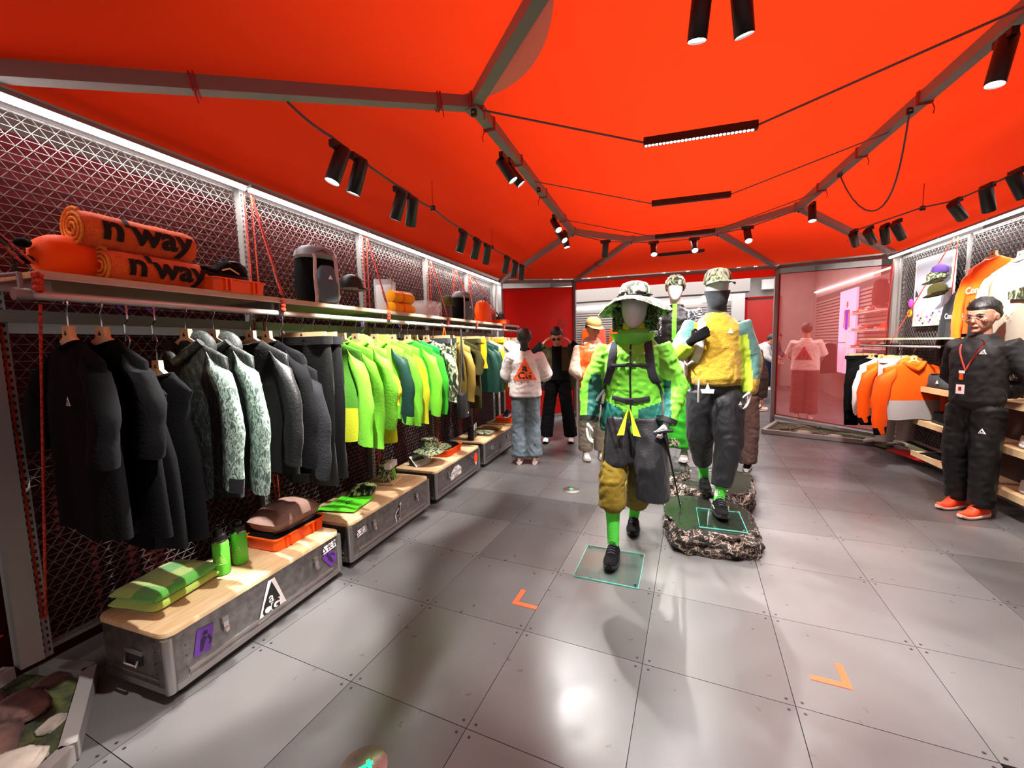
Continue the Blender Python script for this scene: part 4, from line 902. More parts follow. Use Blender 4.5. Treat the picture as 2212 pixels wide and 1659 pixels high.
towel_roll("rolled orange towel with black letters, lower of two", L(.25, .22, TZ), ROTL, .4, .068)
towel_roll("rolled orange towel with black letters, upper of two", L(.2, .25, TZ+.133), ROTL, .42, .074)
t = thing('stuff_sack', 'orange drawstring sack with black ends left of the rolled towels', 'bag', L(.0, .3, TZ), ROTL)
b = MB(); rr = []
for i in range(12):
    x = -.13+.22*i/11; k = (1-abs(i/11*2-1)**4)**.5*.85+.12; rr.append([(x, .085*k*math.cos(a), .088+.085*k*math.sin(a)*(1+.12*math.cos(3*a+x*9))) for a in [2*PI*q/22 for q in range(22)]])
b.loft(rr, gm('sack_orange', 'f5540e', rough=.55, bs=18)); obj('sack_body', b, t); b = MB()
for z in (.06, .12): b.ell((-.15, -.02, z), (.025, .03, .018), blk, 8, 6); b.tube([(-.15, 0, z), (-.17, .02, z-.03), (-.16, .01, .01)], .004, blackprint, 5)
obj('end_toggle', b, t)
crate('orange crate under the black shoe on the left shelf', L(.56, .2, TZ), ROTL, .3, .24, .068)
# shoe builder -------------------------------------------------------
def shoe_parts(t, up, sole, lace=None, accent=None, ln=.28, wd=.098, hi=.075, hole=True):
    """toe towards -Y, heel at +Y, sole on z=0, centred; parts sole, upper, laces"""
    b = MB(); b2 = MB(); n = 18; N_ = 14; rs = []; ru = []
    for i in range(N_+1):
        u = i/N_; y = -ln*.5+ln*u; wv = wd*.5*(math.sin(PI*min(1, (u*.94+.03)))**.42)*(1-.16*math.exp(-((u-.62)/.16)**2)); wv = max(wv, .012)
        toe = .018*max(0, (.16-u)/.16)**1.3; sh = .027+.012*u
        rs.append([(wv*1.05*math.copysign(abs(math.cos(a))**.6, math.cos(a)), y*1.03, toe+sh/2+sh/2*math.copysign(abs(math.sin(a))**.5, math.sin(a))) for a in [2*PI*k/n for k in range(n)]])
        top = hi*(.42+.25*u) if u < .3 else hi*(.5+.62*min(1, (u-.3)/.25)) if u < .6 else hi*(1.1-.1*math.sin((u-.6)/.4*PI))
        if u > .97: top *= .9
        wt = wv*(.96 if u < .3 else .88)
        ru.append([(wt*math.copysign(abs(math.cos(a))**.8, math.cos(a)), y, toe+sh*.7+max(0, math.sin(a))**.7*top*(1 if u > .03 else .5)-(0.004 if math.sin(a) < 0 else 0)) for a in [2*PI*k/n for k in range(n)]])
    b.loft(rs, sole); obj('sole', b, t, True, 50); b2.loft(ru, up)
    if accent: b2.tube([(-wd*.47, .05, .04), (-wd*.5, -.01, .06), (-wd*.44, -.05, .045)], .004, accent, 5); b2.tube([(wd*.47, .05, .04), (wd*.5, -.01, .06), (wd*.44, -.05, .045)], .004, accent, 5)
    obj('upper', b2, t, True, 60); b = MB()
    if hole: b.ell((0, ln*.26, hi+.03), (wd*.27, ln*.15, .008), blackprint, 14, 6)
    for k in range(5):
        y = -ln*.17+ln*.055*k; z = .045+hi*(.5+.13*k); b.tube([(-wd*.2, y, z-.006), (0, y-.004, z+.006), (wd*.2, y+.004, z-.006)], .003, lace or up, 5)
    obj('laces', b, t)
def shoe(name, label, p, rz, up, sole, **k):
    t = thing(name, label, 'shoe', p, rz, k.pop('grp', None)); shoe_parts(t, up, sole, **k); return t
shoe('trail_shoe', 'black trail shoe with pale yellow trim on the orange shelf crate', L(.55, .2, TZ+.069), ROTL-PI/2+.15, blk, gm('dark_sole', '181818'), lace=blackprint, accent=mat('pale_trim', 'e3e08a', .5))
# backpacks
def backpack(label, p, rz, sc_=1.):
    t = thing('backpack', label, 'bag', p, rz); t.scale = (sc_,)*3; gpk = gm('pack_grey', '7f8085', rough=.5); slate = gm('pack_slate', '4a5763', rough=.45); strapm = gm('pack_strap', 'b9a9a4', rough=.6)
    b = MB(); rings = []
    for z, w_, d_ in ((0, .11, .07), (.02, .14, .09), (.1, .15, .1), (.25, .145, .1), (.36, .13, .085), (.4, .1, .06)): rings.append(ring((0, 0, z), (w_, 0, 0), (0, d_, 0), 26, 3.2))
    b.loft(rings, blk); obj('main_compartment', b, t)
    b = MB(); rings = [ring((0, -.01, z), (w_, 0, 0), (0, d_, 0), 26, 2.6) for z, w_, d_ in ((.345, .135, .1), (.36, .15, .115), (.4, .14, .11), (.435, .1, .08), (.445, .04, .03))]; b.loft(rings, gpk); b.tube([(-.1, -.1, .36), (0, -.13, .4), (.1, -.1, .36)], .004, blackprint, 6); obj('top_lid', b, t)
    b = MB(); rings = [ring((.03, -.095-dy, z), (w_, 0, 0), (0, .045, 0), 22, 2.6) for z, w_, dy in ((.015, .06, 0), (.03, .085, .012), (.15, .09, .02), (.25, .075, .01), (.29, .04, 0))]; b.loft(rings, slate); logo(b, .035, white, None, Matrix.Translation((.03, -.163, .2)) @ FRONT); obj('front_pocket', b, t)
    for x in (-.055, .1):
        b = MB(); b.tube([(x, -.08, .41), (x-.01, -.135, .34), (x*1.1-.02, -.15, .2), (x*1.1-.01, -.14, .06), (x, -.1, .0)], .013, strapm, 8, .4); obj('strap', b, t)
    b = MB(); b.tube([(-.04, .0, .44), (-.02, -.02, .48), (.02, -.02, .48), (.04, 0, .44)], .008, strapm, 8); obj('haul_loop', b, t)
    return t
backpack('large black and grey backpack standing on the left shelf', L(1.26, .27, TZ), ROTL-.35, .9)
backpack('smaller black and slate backpack toward the far end of the shelf', L(3.56, .27, TZ), ROTL-.35, .8)
def ballcap(label, p, rz, m, r=.085, tilt=0., cat='cap', grp=None):
    t = thing('cap', label, cat, p, rz, grp); b = MB(); b.lathe([(r, 0), (r*1.0, .03), (r*.93, .065), (r*.7, .092), (r*.35, .105), (.001, .108)], m, 26, (0, 0, 0), None, .92, 1.05); b.ell((0, 0, .108), (.008, .008, .004), m, 8, 4); obj('crown', b, t)
    b = MB(); V = []; n = 14
    for e in (0, 1):
        for k in range(n+1): a = PI+PI*k/n; V.append((r*.9*math.cos(a), r*1.02*math.sin(a), .012-e*.003)); V.append((r*.95*math.cos(a), (r*1.02+.07)*math.sin(a) if 0 < k < n else r*1.1*math.sin(a), .0+.008*math.cos(a)**2*0+.004-e*.003-.012*abs(math.cos(a))))
    F = [(2*k, 2*k+1, 2*k+3, 2*k+2) for k in range(n)]; o_ = 2*(n+1); F += [(o_+2*k+2, o_+2*k+3, o_+2*k+1, o_+2*k) for k in range(n)]; F += [(2*k+1, o_+2*k+1, o_+2*k+3, 2*k+3) for k in range(n)]
    b.add(V, F, m); obj('brim', b, t); return t
ballcap('black cap on a thin stand between the backpack and yellow rolls', L(1.62, .27, TZ+.16), ROTL+PI/2-.3, blkn)
t = thing('cap_stand', 'thin wire stand under the black cap on the left shelf', 'display stand', L(1.62, .27, TZ)); b = MB(); b.tube([(0, 0, 0), (0, 0, .17)], .003, blackp, 6); b.lathe([(.04, 0), (.04, .004), (.001, .005)], blackp, 16); obj('wire', b, t)
yl = gm('roll_yellow', 'f2a516', rough=.7)
for i, (dz, lab) in enumerate(((0, 'lower yellow rolled blanket beside the graffitied clear box'), (.1, 'upper yellow rolled blanket beside the graffitied clear box'))):
    t = thing('rolled_blanket', lab, 'blanket', L(2.24, .25, TZ+dz), ROTL, 'yellow rolled blankets'); b = MB()
    b.loft([[(x, .058*k*math.cos(a), .052+.052*k*math.sin(a)+.003*math.sin(3*a+x*20)) for a in [2*PI*q/22 for q in range(22)]] for x, k in ((-.16, .8), (-.155, .95), (-.08, 1), (-.02, .93), (.04, 1), (.155, .96), (.16, .8))], yl); obj('roll', b, t)
    b = MB(); b.tube([(-.02+.0*q, .057*math.cos(a), .052+.054*math.sin(a)) for q, a in enumerate([2*PI*k/16 for k in range(17)])], .006, orangec, 6); obj('band', b, t)
clearp = mat('clear_plastic', 'dfe2e4', .25, alpha=.35, spec=.6)
def clearbox(label, p, rz, w_, d_, h_, gr=False):
    t = thing('clear_box', label, 'box', p, rz); b = MB(); b.rbox(w_, d_, h_, .015, clearp, 0, 3, .003); obj('shell', b, t, True, 30)
    b = MB(); b.rbox(w_*.84, d_*.84, h_*.8, .02, mat('wrapped_white', 'd8d4d4', .7), .004, 3, .01); obj('contents', b, t, True, 30)
    if gr:
        b = MB(); ink2 = mat('marker_blue', '2a55c8', .5)
        for s_, x, z, sz, m, r_ in (('BLAZE', -.06, .11, .05, white, .3), ('wild', .05, .07, .06, white, -.2), ('CLIMB', -.03, .045, .045, white, .15), ('peak', .07, .12, .04, white, .4), ('gear', .0, .02, .035, ink2, .1), ('up', .1, .03, .05, redc, .3)):
            put_text(b, s_, sz, m, Matrix.Translation((x, -d_/2-.002, z)) @ FRONT @ Matrix.Rotation(r_, 4, 'Z'), .01)
        obj('graffiti', b, t, False)
    return t
clearbox('clear plastic box covered in white and blue marker writing', L(2.66, .24, TZ), ROTL, .3, .22, .15, True)
t = clearbox('tilted clear box with red lining behind the yellow rolls', L(2.2, .38, TZ+.03), ROTL+.5, .3, .16, .27)
t = clearbox('white ribbed carton standing between the yellow rolls and the graffitied box', L(2.44, .38, TZ), ROTL-.4, .16, .14, .23)
ballcap('dark olive cap left of the smaller backpack', L(3.24, .3, TZ+.17), ROTL+PI/2, dolive)
t = thing('cap_stand', 'wire stand under the dark olive cap', 'display stand', L(3.24, .3, TZ)); b = MB(); b.tube([(0, 0, 0), (0, 0, .18)], .003, blackp, 6); b.lathe([(.04, 0), (.04, .004), (.001, .005)], blackp, 16); obj('wire', b, t)
t = thing('dry_bag', 'tall orange dry bag near the far end of the shelf', 'bag', L(4.2, .25, TZ), ROTL); b = MB(); b.loft([ring((0, 0, z), (w_, 0, 0), (0, d_, 0), 24, 2.6) for z, w_, d_ in ((0, .17, .08), (.03, .19, .09), (.2, .18, .085), (.27, .15, .06), (.3, .06, .03))], orangec); obj('bag_body', b, t)
b = MB(); b.tube([(-.15, -.03, .24), (0, -.02, .34), (.15, -.03, .24)], .007, blackprint, 6); obj('strap', b, t)
t = thing('folding_stool', 'orange and grey folded stool right of the dry bag', 'stool', L(4.5, .27, TZ), ROTL); b = MB(); b.prism([(-.16, 0), (.1, 0), (.18, .2), (-.1, .22)], .05, orange, Matrix.Translation((0, .02, 0)) @ FRONT); obj('seat', b, t, False); b = MB()
for x0, x1 in ((-.12, .12), (.12, -.12)): b.tube([(x0, -.05, 0), (x1, -.05, .2)], .007, steelp, 6)
obj('leg', b, t)
crate('small orange crate with a shoe at the far end of the shelf', L(4.66, .17, TZ), ROTL, .3, .2, .06)
shoe('trail_shoe', 'dark shoe in the small crate at the far end of the shelf', L(4.66, .17, TZ+.05), ROTL-PI/2, dgrey, blackprint)
shoe('sneaker', 'grey and white sneaker in the crate on the farthest case', L(4.9, .2, CT+.05), ROTL-PI/2, navy, whitec, accent=whitec)
for s, lab in ((5.02, 'farthest'),):
    pass
# ---------------------------------------------------------------- rocks
rockm = mat('dark_mottled_rock', 'ffffff', .9, camo=['120d0b', '261c17', '8f7d70', '3a2d26'], vs=26, bump=1., bs=60, dist=.25); rockg = mat('grey_rock', '6e645c', .9, var='b5aa9e', vs=6, bump=.9, bs=22)
rockr = mat('brown_rock', '6b4a42', .9, var='3c2a26', vs=7, bump=.9, bs=22); rockw = mat('pale_rock', 'c9c0b2', .9, var='8f8577', vs=7, bump=.9, bs=24); rtop = mat('slate_top', '23241f', .12, spec=.6)
glassm = mat('clear_glass', 'bfeee0', .03)
_n = glassm.node_tree; _t = _n.nodes.new('ShaderNodeBsdfTransparent'); _t.inputs[0].default_value = (.9, .97, .95, 1); _g = _n.nodes.new('ShaderNodeBsdfGlossy'); _g.inputs['Roughness'].default_value = .03; _m = _n.nodes.new('ShaderNodeMixShader'); _m.inputs[0].default_value = .07
_n.links.new(_t.outputs[0], _m.inputs[1]); _n.links.new(_g.outputs[0], _m.inputs[2]); _n.links.new(_m.outputs[0], _n.nodes['Material Output'].inputs['Surface']); glass_e = mat('glass_edge', '5fb8a8', .1, spec=.7)
def rock_mesh(sx, sy, sz, seed, m, topm=None, sub=4, flat=.0):
    bm = bmesh.new(); bmesh.ops.create_icosphere(bm, subdivisions=sub, radius=1)
    for v in bm.verts:
        d = v.co.normalized(); k = 1+.22*noise.noise(d*1.3+Vector((seed, 0, 0)))+.12*noise.noise(d*3.4+Vector((0, seed, 0)))+.09*noise.noise(d*7+Vector((0, 0, seed)))+.05*noise.noise(d*17+Vector((0, 0, seed)))
        p = d*k; p.x = math.copysign(abs(p.x)**.75, p.x); p.y = math.copysign(abs(p.y)**.75, p.y)
        if topm: z = max(-1, min(1, p.z*2.4)); p.z = z*(1+.02*noise.noise(d*6)) if z > .98 else z
        v.co = Vector((p.x*sx, p.y*sy, p.z*sz+sz))
    me = bpy.data.meshes.new('rock'); me.materials.append(m)
    if topm: me.materials.append(topm)
    bm.to_mesh(me); bm.free()
    for p in me.polygons:
        if topm and p.normal.z > .93 and p.center.z > sz*1.8: p.material_index = 1
    me.shade_smooth(); return me
def plate(t, w_, d_, z, name='glass_plate', M=(0, 0)):
    b = MB(); b.box((M[0], M[1], z+.004), (w_, d_, .008), glassm); obj(name, b, t, False); b = MB()
    for a, c_ in (((-1, -1), (1, -1)), ((1, -1), (1, 1)), ((1, 1), (-1, 1)), ((-1, 1), (-1, -1))): b.bar((M[0]+a[0]*w_/2, M[1]+a[1]*d_/2, z+.004), (M[0]+c_[0]*w_/2, M[1]+c_[1]*d_/2, z+.004), .003, .0075, glass_e)
    for x, y in ((-1, -1), (1, -1), (-1, 1), (1, 1)): b.lathe([(.009, .008), (.009, .012), (.001, .013)], chrome, 12, (M[0]+x*(w_/2-.022), M[1]+y*(d_/2-.022), z))
    obj('plate_edge', b, t)
RT1 = .17
t = thing('rock_plinth', 'nearest mottled rock plinth with a dark flat top and glass plate', 'rock', (.13, 3.4, 0), .06); obj('rock', rock_mesh(.33, .40, RT1/2, 3.1, rockm, rtop, 5), t); plate(t, .3, .36, RT1+.004, M=(.06, -.12))
t = thing('rock_plinth', 'second rock plinth directly behind the nearest one', 'rock', (.17, 4.2, 0), -.2); obj('rock', rock_mesh(.34, .42, .1, 7.7, rockm, rtop, 5), t)
t = thing('rock_plinth', 'left rock plinth behind the green jacket mannequin', 'rock', (-.33, 4.35, 0), .15); obj('rock', rock_mesh(.33, .45, .125, 12.2, rockm, rtop, 5), t)
t = thing('foot_plate', 'square glass base plate under the front foot of the green mannequin', 'plate', (-.49, 2.67, 0), 0.02); plate(t, .4, .43, .002)
# ---------------------------------------------------------------- floor tape and floor lamps
tape = mat('orange_tape', 'ff4a1c', .6)
def Ltape(p, a, sx, sy, label):
    t = thing('tape_mark', label, 'floor mark', p, a, 'orange floor tape marks'); b = MB(); w_ = .03; b.prism([(0, 0), (sx*.15, 0), (sx*.15, sy*w_), (sx*w_, sy*w_), (sx*w_, sy*.15), (0, sy*.15)], .0015, tape); obj('tape', b, t, False)
Ltape((-.945, 2.05, .0005), 0, 1, 1, 'orange L shaped tape on the floor left of the green mannequin'); Ltape((.645, 2.05, .0005), 0, -1, 1, 'orange L shaped tape on the floor at the lower right')
def fdisk(p, label, rz=0):
    t = thing('floor_lamp_disc', label, 'floor light', p, rz, 'round floor lights'); b = MB(); b.lathe([(.085, 0), (.085, .003), (.082, .005), (.001, .0055)], mat('brushed_disc', 'a8a096', .3, .9, rvar=.1), 36); obj('disc', b, t)
    b = MB(); gl = mat('green_arrow_light', '1fe08a', .4, emit=('18e08a', 1.6)); b.box((0, 0, .0065), (.012, .07, .002), gl); b.box((-.012, .022, .0065), (.012, .012, .002), gl); b.box((.012, .022, .0065), (.012, .012, .002), gl); obj('arrow', b, t, False)
fdisk((-1.06, .99, 0), 'round metal floor light cut by the bottom edge of the photo', -.6); fdisk((-1.13, 3.98, 0), 'round metal floor light on the floor left of the mannequins', .3)
# ---------------------------------------------------------------- planters with stones
def planter(label, P, z, rocks, seed, moss=True):
    t = thing('stone_planter', label, 'planter', (0, 0, 0)); n = len(P)
    for i in range(n):
        a, b_ = Vector(P[i]), Vector(P[(i+1) % n]); q = MB(); q.bar((a.x, a.y, z/2+.005), (b_.x, b_.y, z/2+.005), .05, z, steelp); obj('edge_bar', q, t, False)
    c = sum((Vector(p) for p in P), Vector((0, 0, 0)))/n if False else Vector((sum(p[0] for p in P)/n, sum(p[1] for p in P)/n, 0))
    q = MB(); k = 14
    V = [(c.x, c.y, z*.55)]
    for i in range(n):
        for j in range(k):
            a = Vector((*P[i][:2], 0)).lerp(Vector((*P[(i+1) % n][:2], 0)), j/k)
            for e in (.35, .7, .98): pp = c.lerp(a, e); V.append((pp.x, pp.y, z*.5+.02*noise.noise(pp*9)))
    m3 = n*k; F = []
    for i in range(m3):
        a = 1+3*i; b2 = 1+3*((i+1) % m3); F += [(0, a, b2), (a, a+1, b2+1, b2), (a+1, a+2, b2+2, b2+1)]
    q.add(V, F, mat('moss', '23281a', .95, var='4b4f24', vs=18, bump=1., bs=90)); obj('moss', q, t)
    for i, (x, y, s, m) in enumerate(rocks):
        o = obj('rock', rock_mesh(s, s*.7, s*.3, seed+i*3.3, m, None, 4), t, loc=(x, y, z*.3), rz=i*1.3)
    return t
p0, p1, p2 = (-2.52, .81), (-2.02, .54), (-1.98, .1)
planter('planter of stones and moss in the lower left corner of the photo', [(-3.0, .67), p0, (-2.08, .585), (-1.6, -.4), (-2.6, -.4)], .07, [(-2.53, .6, .11, rockr), (-2.62, .72, .07, rockr), (-2.36, .47, .11, rockr), (-2.2, .47, .1, rockw), (-2.32, .62, .05, rockg), (-2.45, .4, .09, rockr), (-2.12, .35, .07, rockg), (-2.7, .55, .08, rockr), (-2.05, .2, .1, rockw)], 5)
P = [(1.03, 7.48), (2.42, 7.02), (2.52, 6.3), (3.1, 6.5), (2.7, 7.4), (1.33, 8.3)]
planter('long planter of brown stones at the foot of the sheer red screen', P, .06, [(1.35+.11*i+.03*math.sin(i*5), 7.72-.07*i+.12*math.sin(i*2.3), .07+.03*(i % 3)/2, (rockr, rockm, rockg)[i % 3]) for i in range(12)], 40)
t = thing('fallen_branch', 'small brown branch lying among the planter stones', 'branch', (1.6, 7.5, .08)); b = MB(); b.tube([(-.2, 0, 0), (-.05, .03, .05), (.1, 0, .03), (.2, .05, .06)], [.012, .014, .01, .004], rockr, 8); obj('wood', b, t)
# ---------------------------------------------------------------- right wall: lattice, poster, display, shelves
for i, (a, b_) in enumerate(((.08, 1.33), (1.36, 2.6), (2.63, 3.87), (3.9, 5.1))):
    w_ = round(b_-a, 2); t = thing('mesh_wall_panel', 'expanded steel mesh panel on the right wall, '+['behind the hanging poster', 'behind the orange tee', 'behind the white tee', 'beyond the right edge'][i], 'wall panel', Rw(b_, -.02, 0) if False else Rw(a, -.02, 0), ROTR+0, 'right mesh wall panels')
    t.rotation_euler.z = ROTR; t.location = Rw(a, -.02, 0)
    if w_ not in lat_cache: lat_cache[w_] = lattice(w_, 2.3, .054, .036, meshm)
    o = obj('lattice', lat_cache[w_], t, loc=(0, 0, .2)); o['kind'] = 'stuff'
    q = MB()
    for z in (.19, 2.5): q.box((w_/2, .012, z), (w_, .02, .03), steelp)
    for x in (-.015, w_+.015): q.box((x, .0, 1.25), (.03, .04, 2.5), steelp)
    obj('frame', q, t, False)
q = MB(); q.box((0, 0, 0), (5.1, .012, 2.4), mat('dark_backing', '1d1412', .9)); o = obj('wall_right_backing', q, None, False); o.location = Rw(2.6, -.1, 1.3); o.rotation_euler.z = ROTR; o['kind'] = 'structure'  # plain dark sheet behind the right lattice
q = MB(); q.bar(Rw(0.1, 0, .03), Rw(5.1, 0, .03), .05, .06, steelp); q.bar(Rw(.1, -.05, .02), Rw(5.1, -.05, .02), .05, .03, blackprint); o = obj('baseboard_right', q, None, False); o['kind'] = 'structure'
# poster light box
PZ = 1.99; t = thing('hanging_poster', 'backlit photo poster of a pale blue jacket figure with orange headwear', 'poster', Rw(.92, .07, PZ), ROTR)
q = MB(); q.box((0, .02, 0), (.68, .03, .78), mat('poster_grey_edge', 'cfcac6', .5)); obj('frame', q, t, False)
def glow(n, c, s=.3): return mat(n, c, .6, emit=(c, s), spec=.1)
q = MB(); F0 = Matrix.Translation((0, .003, 0)) @ FRONT
def poly(q, P, m, z): q.add([(x, y, z) for x, y in P], [tuple(range(len(P)))], m, F0)
poly(q, [(-.31, -.37), (.31, -.37), (.31, .37), (-.31, .37)], glow('poster_sky', '9fa6ae', .12), 0)
poly(q, [(-.31, -.37), (.31, -.37), (.31, -.1), (.2, -.02), (.1, -.12), (-.05, -.16), (-.2, -.1), (-.31, -.02)], glow('poster_snow', 'b8b8c0', .12), .001)
poly(q, [(-.24, -.2), (.2, -.22), (.24, -.06), (.14, .08), (.05, .13), (-.06, .11), (-.16, .02)], glow('poster_jacket', 'b4cde0', .3), .002)
poly(q, [(-.31, -.05), (-.3, .04), (-.26, -.0), (-.24, -.04)], glow('poster_dark', '26303c', .3), .002)
poly(q, [(.02, .1), (.0, .2), (.03, .25), (.05, .21), (.1, .22), (.15, .29), (.17, .24), (.16, .14), (.1, .08)], glow('poster_orange', 'f4521c'), .003)
poly(q, [(.01, .08), (.14, .09), (.12, .02), (.06, .0)], glow('poster_red', 'e8402a'), .004)
for k in range(26):
    x = -.29+.58*((k*37) % 26)/26; y = -.36+.13*((k*17) % 11)/11; m = [glow('poster_flower', 'f2eef4'), glow('poster_pink', 'd04ab8'), glow('poster_leaf', '3c4a2c', .3), glow('poster_gold', 'd8b45a')][k % 4]; poly(q, [(x+.022*math.cos(a), y+.014*math.sin(a)) for a in [2*PI*j/6 for j in range(6)]], m, .0045+.0001*k)
for x0 in (-.02, .05): poly(q, [(x0, -.2), (x0+.006, -.2), (x0+.01, .06), (x0+.004, .06)], glow('poster_line', '9ab0c4'), .003)
obj('picture', q, t, False)
t = thing('badge_disc', 'orange round badge hanging left of the poster', 'badge', Rw(.6, .1, 1.76), ROTR); q = MB(); q.lathe([(.045, 0), (.045, .01), (.001, .012)], amber, 24, M=Matrix.Rotation(PI/2, 4, 'X')); logo(q, .04, blackprint, None, Matrix.Translation((0, -.0125, 0)) @ FRONT); obj('disc', q, t)
t = thing('carabiner_pouch', 'small pink pouch hanging above the orange badge', 'pouch', Rw(.6, .1, 1.88), ROTR); q = MB(); q.ell((0, 0, 0), (.04, .02, .05), mat('pink_cloth', 'e03ab0', .7), 12, 8); obj('pouch_body', q, t)
for (s, d, z, m, lab) in ((1.22, .17, 2.08, camo_l, 'grey green cap on the right wall, upper of two by the poster'), (1.32, .2, 1.93, dolive, 'dark olive cap on the right wall, lower of two by the poster')):
    t = ballcap(lab, Rw(s, d, z), ROTR-1.2, m, .08); t.rotation_euler = (.25, 0, ROTR-1.2); q = MB(); q.tube([(0, .0, .03), (0, .12, .0)], .005, blackp, 6); obj('peg', q, t)
t = thing('beanie', 'purple knitted beanie above the grey green cap on the right wall', 'hat', Rw(1.24, .16, 2.17), ROTR); q = MB(); q.lathe([(.066, -.02), (.07, .0), (.062, .04), (.03, .065), (.001, .07)], mat('purple_knit', '4a2f78', .9, bump=.6, bs=90), 20); obj('knit', q, t)
def disp(label, cat, s, z, kind, m, rot=0., d=.19, **k): return garment(label, cat, 0, kind, m, base=Rw(s, d, z), rzz=ROTR, rot=rot, **k)
t = disp('orange long sleeve tee with white lettering displayed on the right wall', 'long sleeve top', 1.92, 2.32, 'long', orangec, W=.27, Lg=.66, slv=.66, d=.12, rot=.1)
q = MB(); put_text(q, 'Conditions', .085, mat('pink_print', 'f8d8d0', .6), Matrix.Translation((-.0, -.062, -.42)) @ FRONT, .012, italic=.1); q.tube([(.02, -.062, -.5), (.06, -.064, -.56), (.0, -.064, -.6), (.05, -.064, -.64)], .004, white, 5); obj('print', q, t, False)
t = disp('charcoal long sleeve tee with white lettering left of the orange one', 'long sleeve top', 1.52, 2.1, 'long', chg, W=.25, Lg=.66, slv=.66, d=.1, rot=-.1)
q = MB(); put_text(q, 'Conditions', .08, white, Matrix.Translation((-.0, -.06, -.42)) @ FRONT, .012); q.tube([(.02, -.06, -.5), (.05, -.06, -.56), (.0, -.06, -.6), (.04, -.06, -.66)], .003, white, 5); obj('print', q, t, False)
t = disp('cream tee with a dark camouflage patch at the right edge', 't-shirt', 2.5, 2.22, 'tee', gm('warm_cream', 'b8ae9a'), W=.3, Lg=.72, slv=.34, d=.28)
q = MB(); q.add([(.0, -.06, -.4), (.17, -.06, -.37), (.17, -.062, -.47), (.01, -.062, -.46)], [(0, 1, 2, 3)], camo_g)
for k in range(7): q.tube([(-.12+.02*k, -.063, -.52), (-.1+.03*k, -.064, -.56-.02*(k % 3)), (-.13+.025*k, -.063, -.62)], .0015, gm('line_tan', 'b8a07a'), 4)
obj('print', q, t, False)
# rack on the right
t = thing('wall_rack', 'steel rack rail with a thin plywood shelf on the right wall', 'rack', Rw(-.1, .32, 1.37), ROTR+PI); q = MB(); q.tube([(0, 0, 0), (1.75, 0, 0)], .013, steelp, 10); q.tube([(0, 0, 0), (0, .3, 0)], .013, steelp, 8)
for x in (.25, .9, 1.5): q.tube([(x, 0, 0), (x, .32, .02)], .008, steelp, 6)
t.rotation_euler.z = ROTR; t.location = Rw(-.1, .32, 1.37); obj('rail', q, t); q = MB(); q.box((.88, .12, .085), (1.75, .26, .016), wood); obj('board', q, t, False)
RG = 'garments on the right rack'
def rgar(label, cat, s, kind, m, **k): return garment(label, cat, 0, kind, m, base=Rw(s, .34, 1.35), rzz=ROTRG+(.25 if 'rot' not in k else k.pop('rot')), **k)
t = rgar('black trousers with lime print, first garment on the right rack', 'trousers', .05, 'pants', blk, Lg=.95, W=.26); q = MB(); put_text(q, 'CONDITIONS', .085, mat('lime_print', '7cf03c', .6), Matrix.Translation((-.1, -.05, -.72)) @ FRONT @ Matrix.Rotation(-PI/2, 4, 'Z'), .02); obj('print', q, t, False); rgar('black top right of the black trousers on the right rack', 'top', .3, 'long', blk, Lg=.8, W=.24, slv=.6)
t = rgar('white shirt showing between black top and orange jacket', 'shirt', .55, 'long', whitec, Lg=.7, W=.24, slv=.6)
rgar('orange jacket, rear one of two on the right rack', 'jacket', .8, 'jacket', orangec, Lg=.56, W=.27, slv=.68, hood=True, sleeve_r=(.085, .06), mcuff=blk)
rgar('grey trousers hanging behind the front orange jacket', 'trousers', 1.0, 'pants', greyc, Lg=.95, W=.28)
t = rgar('bright orange jacket with pale grey lower front, front of the right rack', 'jacket', 1.26, 'jacket', orangec, Lg=.62, W=.3, th=.06, slv=.72, hood=True, mhem=greyc, sleeve_r=(.1, .065), mcuff=blk)
# display shelves
for i, (s0, s1) in enumerate(((1.2, 2.28), (2.34, 3.5), (3.54, 4.7))):
    for j, z in enumerate((.9, .53, .17)):
        w_ = s1-s0; t = thing('display_shelf', 'pale plywood shelf on the right wall, '+['top', 'middle', 'bottom'][j]+' board '+['beside the rack', 'behind the staff person', 'beyond the right edge'][i], 'shelf', Rw(s0, .27, z), ROTR, 'plywood shelves of the right wall'); q = MB(); q.box((w_/2, .14, .02), (w_, .27, .02), wood); q.box((w_/2, -.002, .012), (w_, .02, .056), wood); obj('board', q, t, False)
        q = MB()
        for x in (.1, w_-.1): q.box((x, .2, -.02), (.03, .18, .03), blackp)
        obj('bracket', q, t, False)
q = MB(); q.box((0, 0, 0), (3.5, .02, .75), mat('shelf_backer', '2a1d18', .8)); o = obj('trim_2', q, None, False); o.location = Rw(2.95, .0, .5); o.rotation_euler.z = ROTR; o['kind'] = 'structure'
sz = .931
t = shoe('slip_on_shoe', 'large grey slip on shoe with a white triangle on the top right shelf', Rw(1.5, .19, sz), ROTR+PI/2+.15, gm('slate_grey', '34383a'), blackprint, ln=.36, wd=.13, hi=.12); q = MB(); logo(q, .04, white, None, Matrix.Translation((-.066, -.01, .075)) @ Matrix.Rotation(-PI/2, 4, 'Z') @ FRONT); obj('mark', q, t, False)
shoe('sneaker', 'pale orange shoe behind the grey one on the top right shelf', Rw(1.86, .14, sz), ROTR+PI/2, gm('peach', 'e8966a'), whitec)
shoe('trail_shoe', 'black shoe on the middle right shelf', Rw(1.5, .16, .561), ROTR+PI/2, blk, blackprint, ln=.33, wd=.12, hi=.09)
ballcap('bright amber cap standing on the middle right shelf', Rw(1.86, .16, .6), ROTR, amber, .09); ballcap('second amber cap tipped against the first on the middle shelf', Rw(1.82, .2, .561), ROTR+.4, orangec, .09)
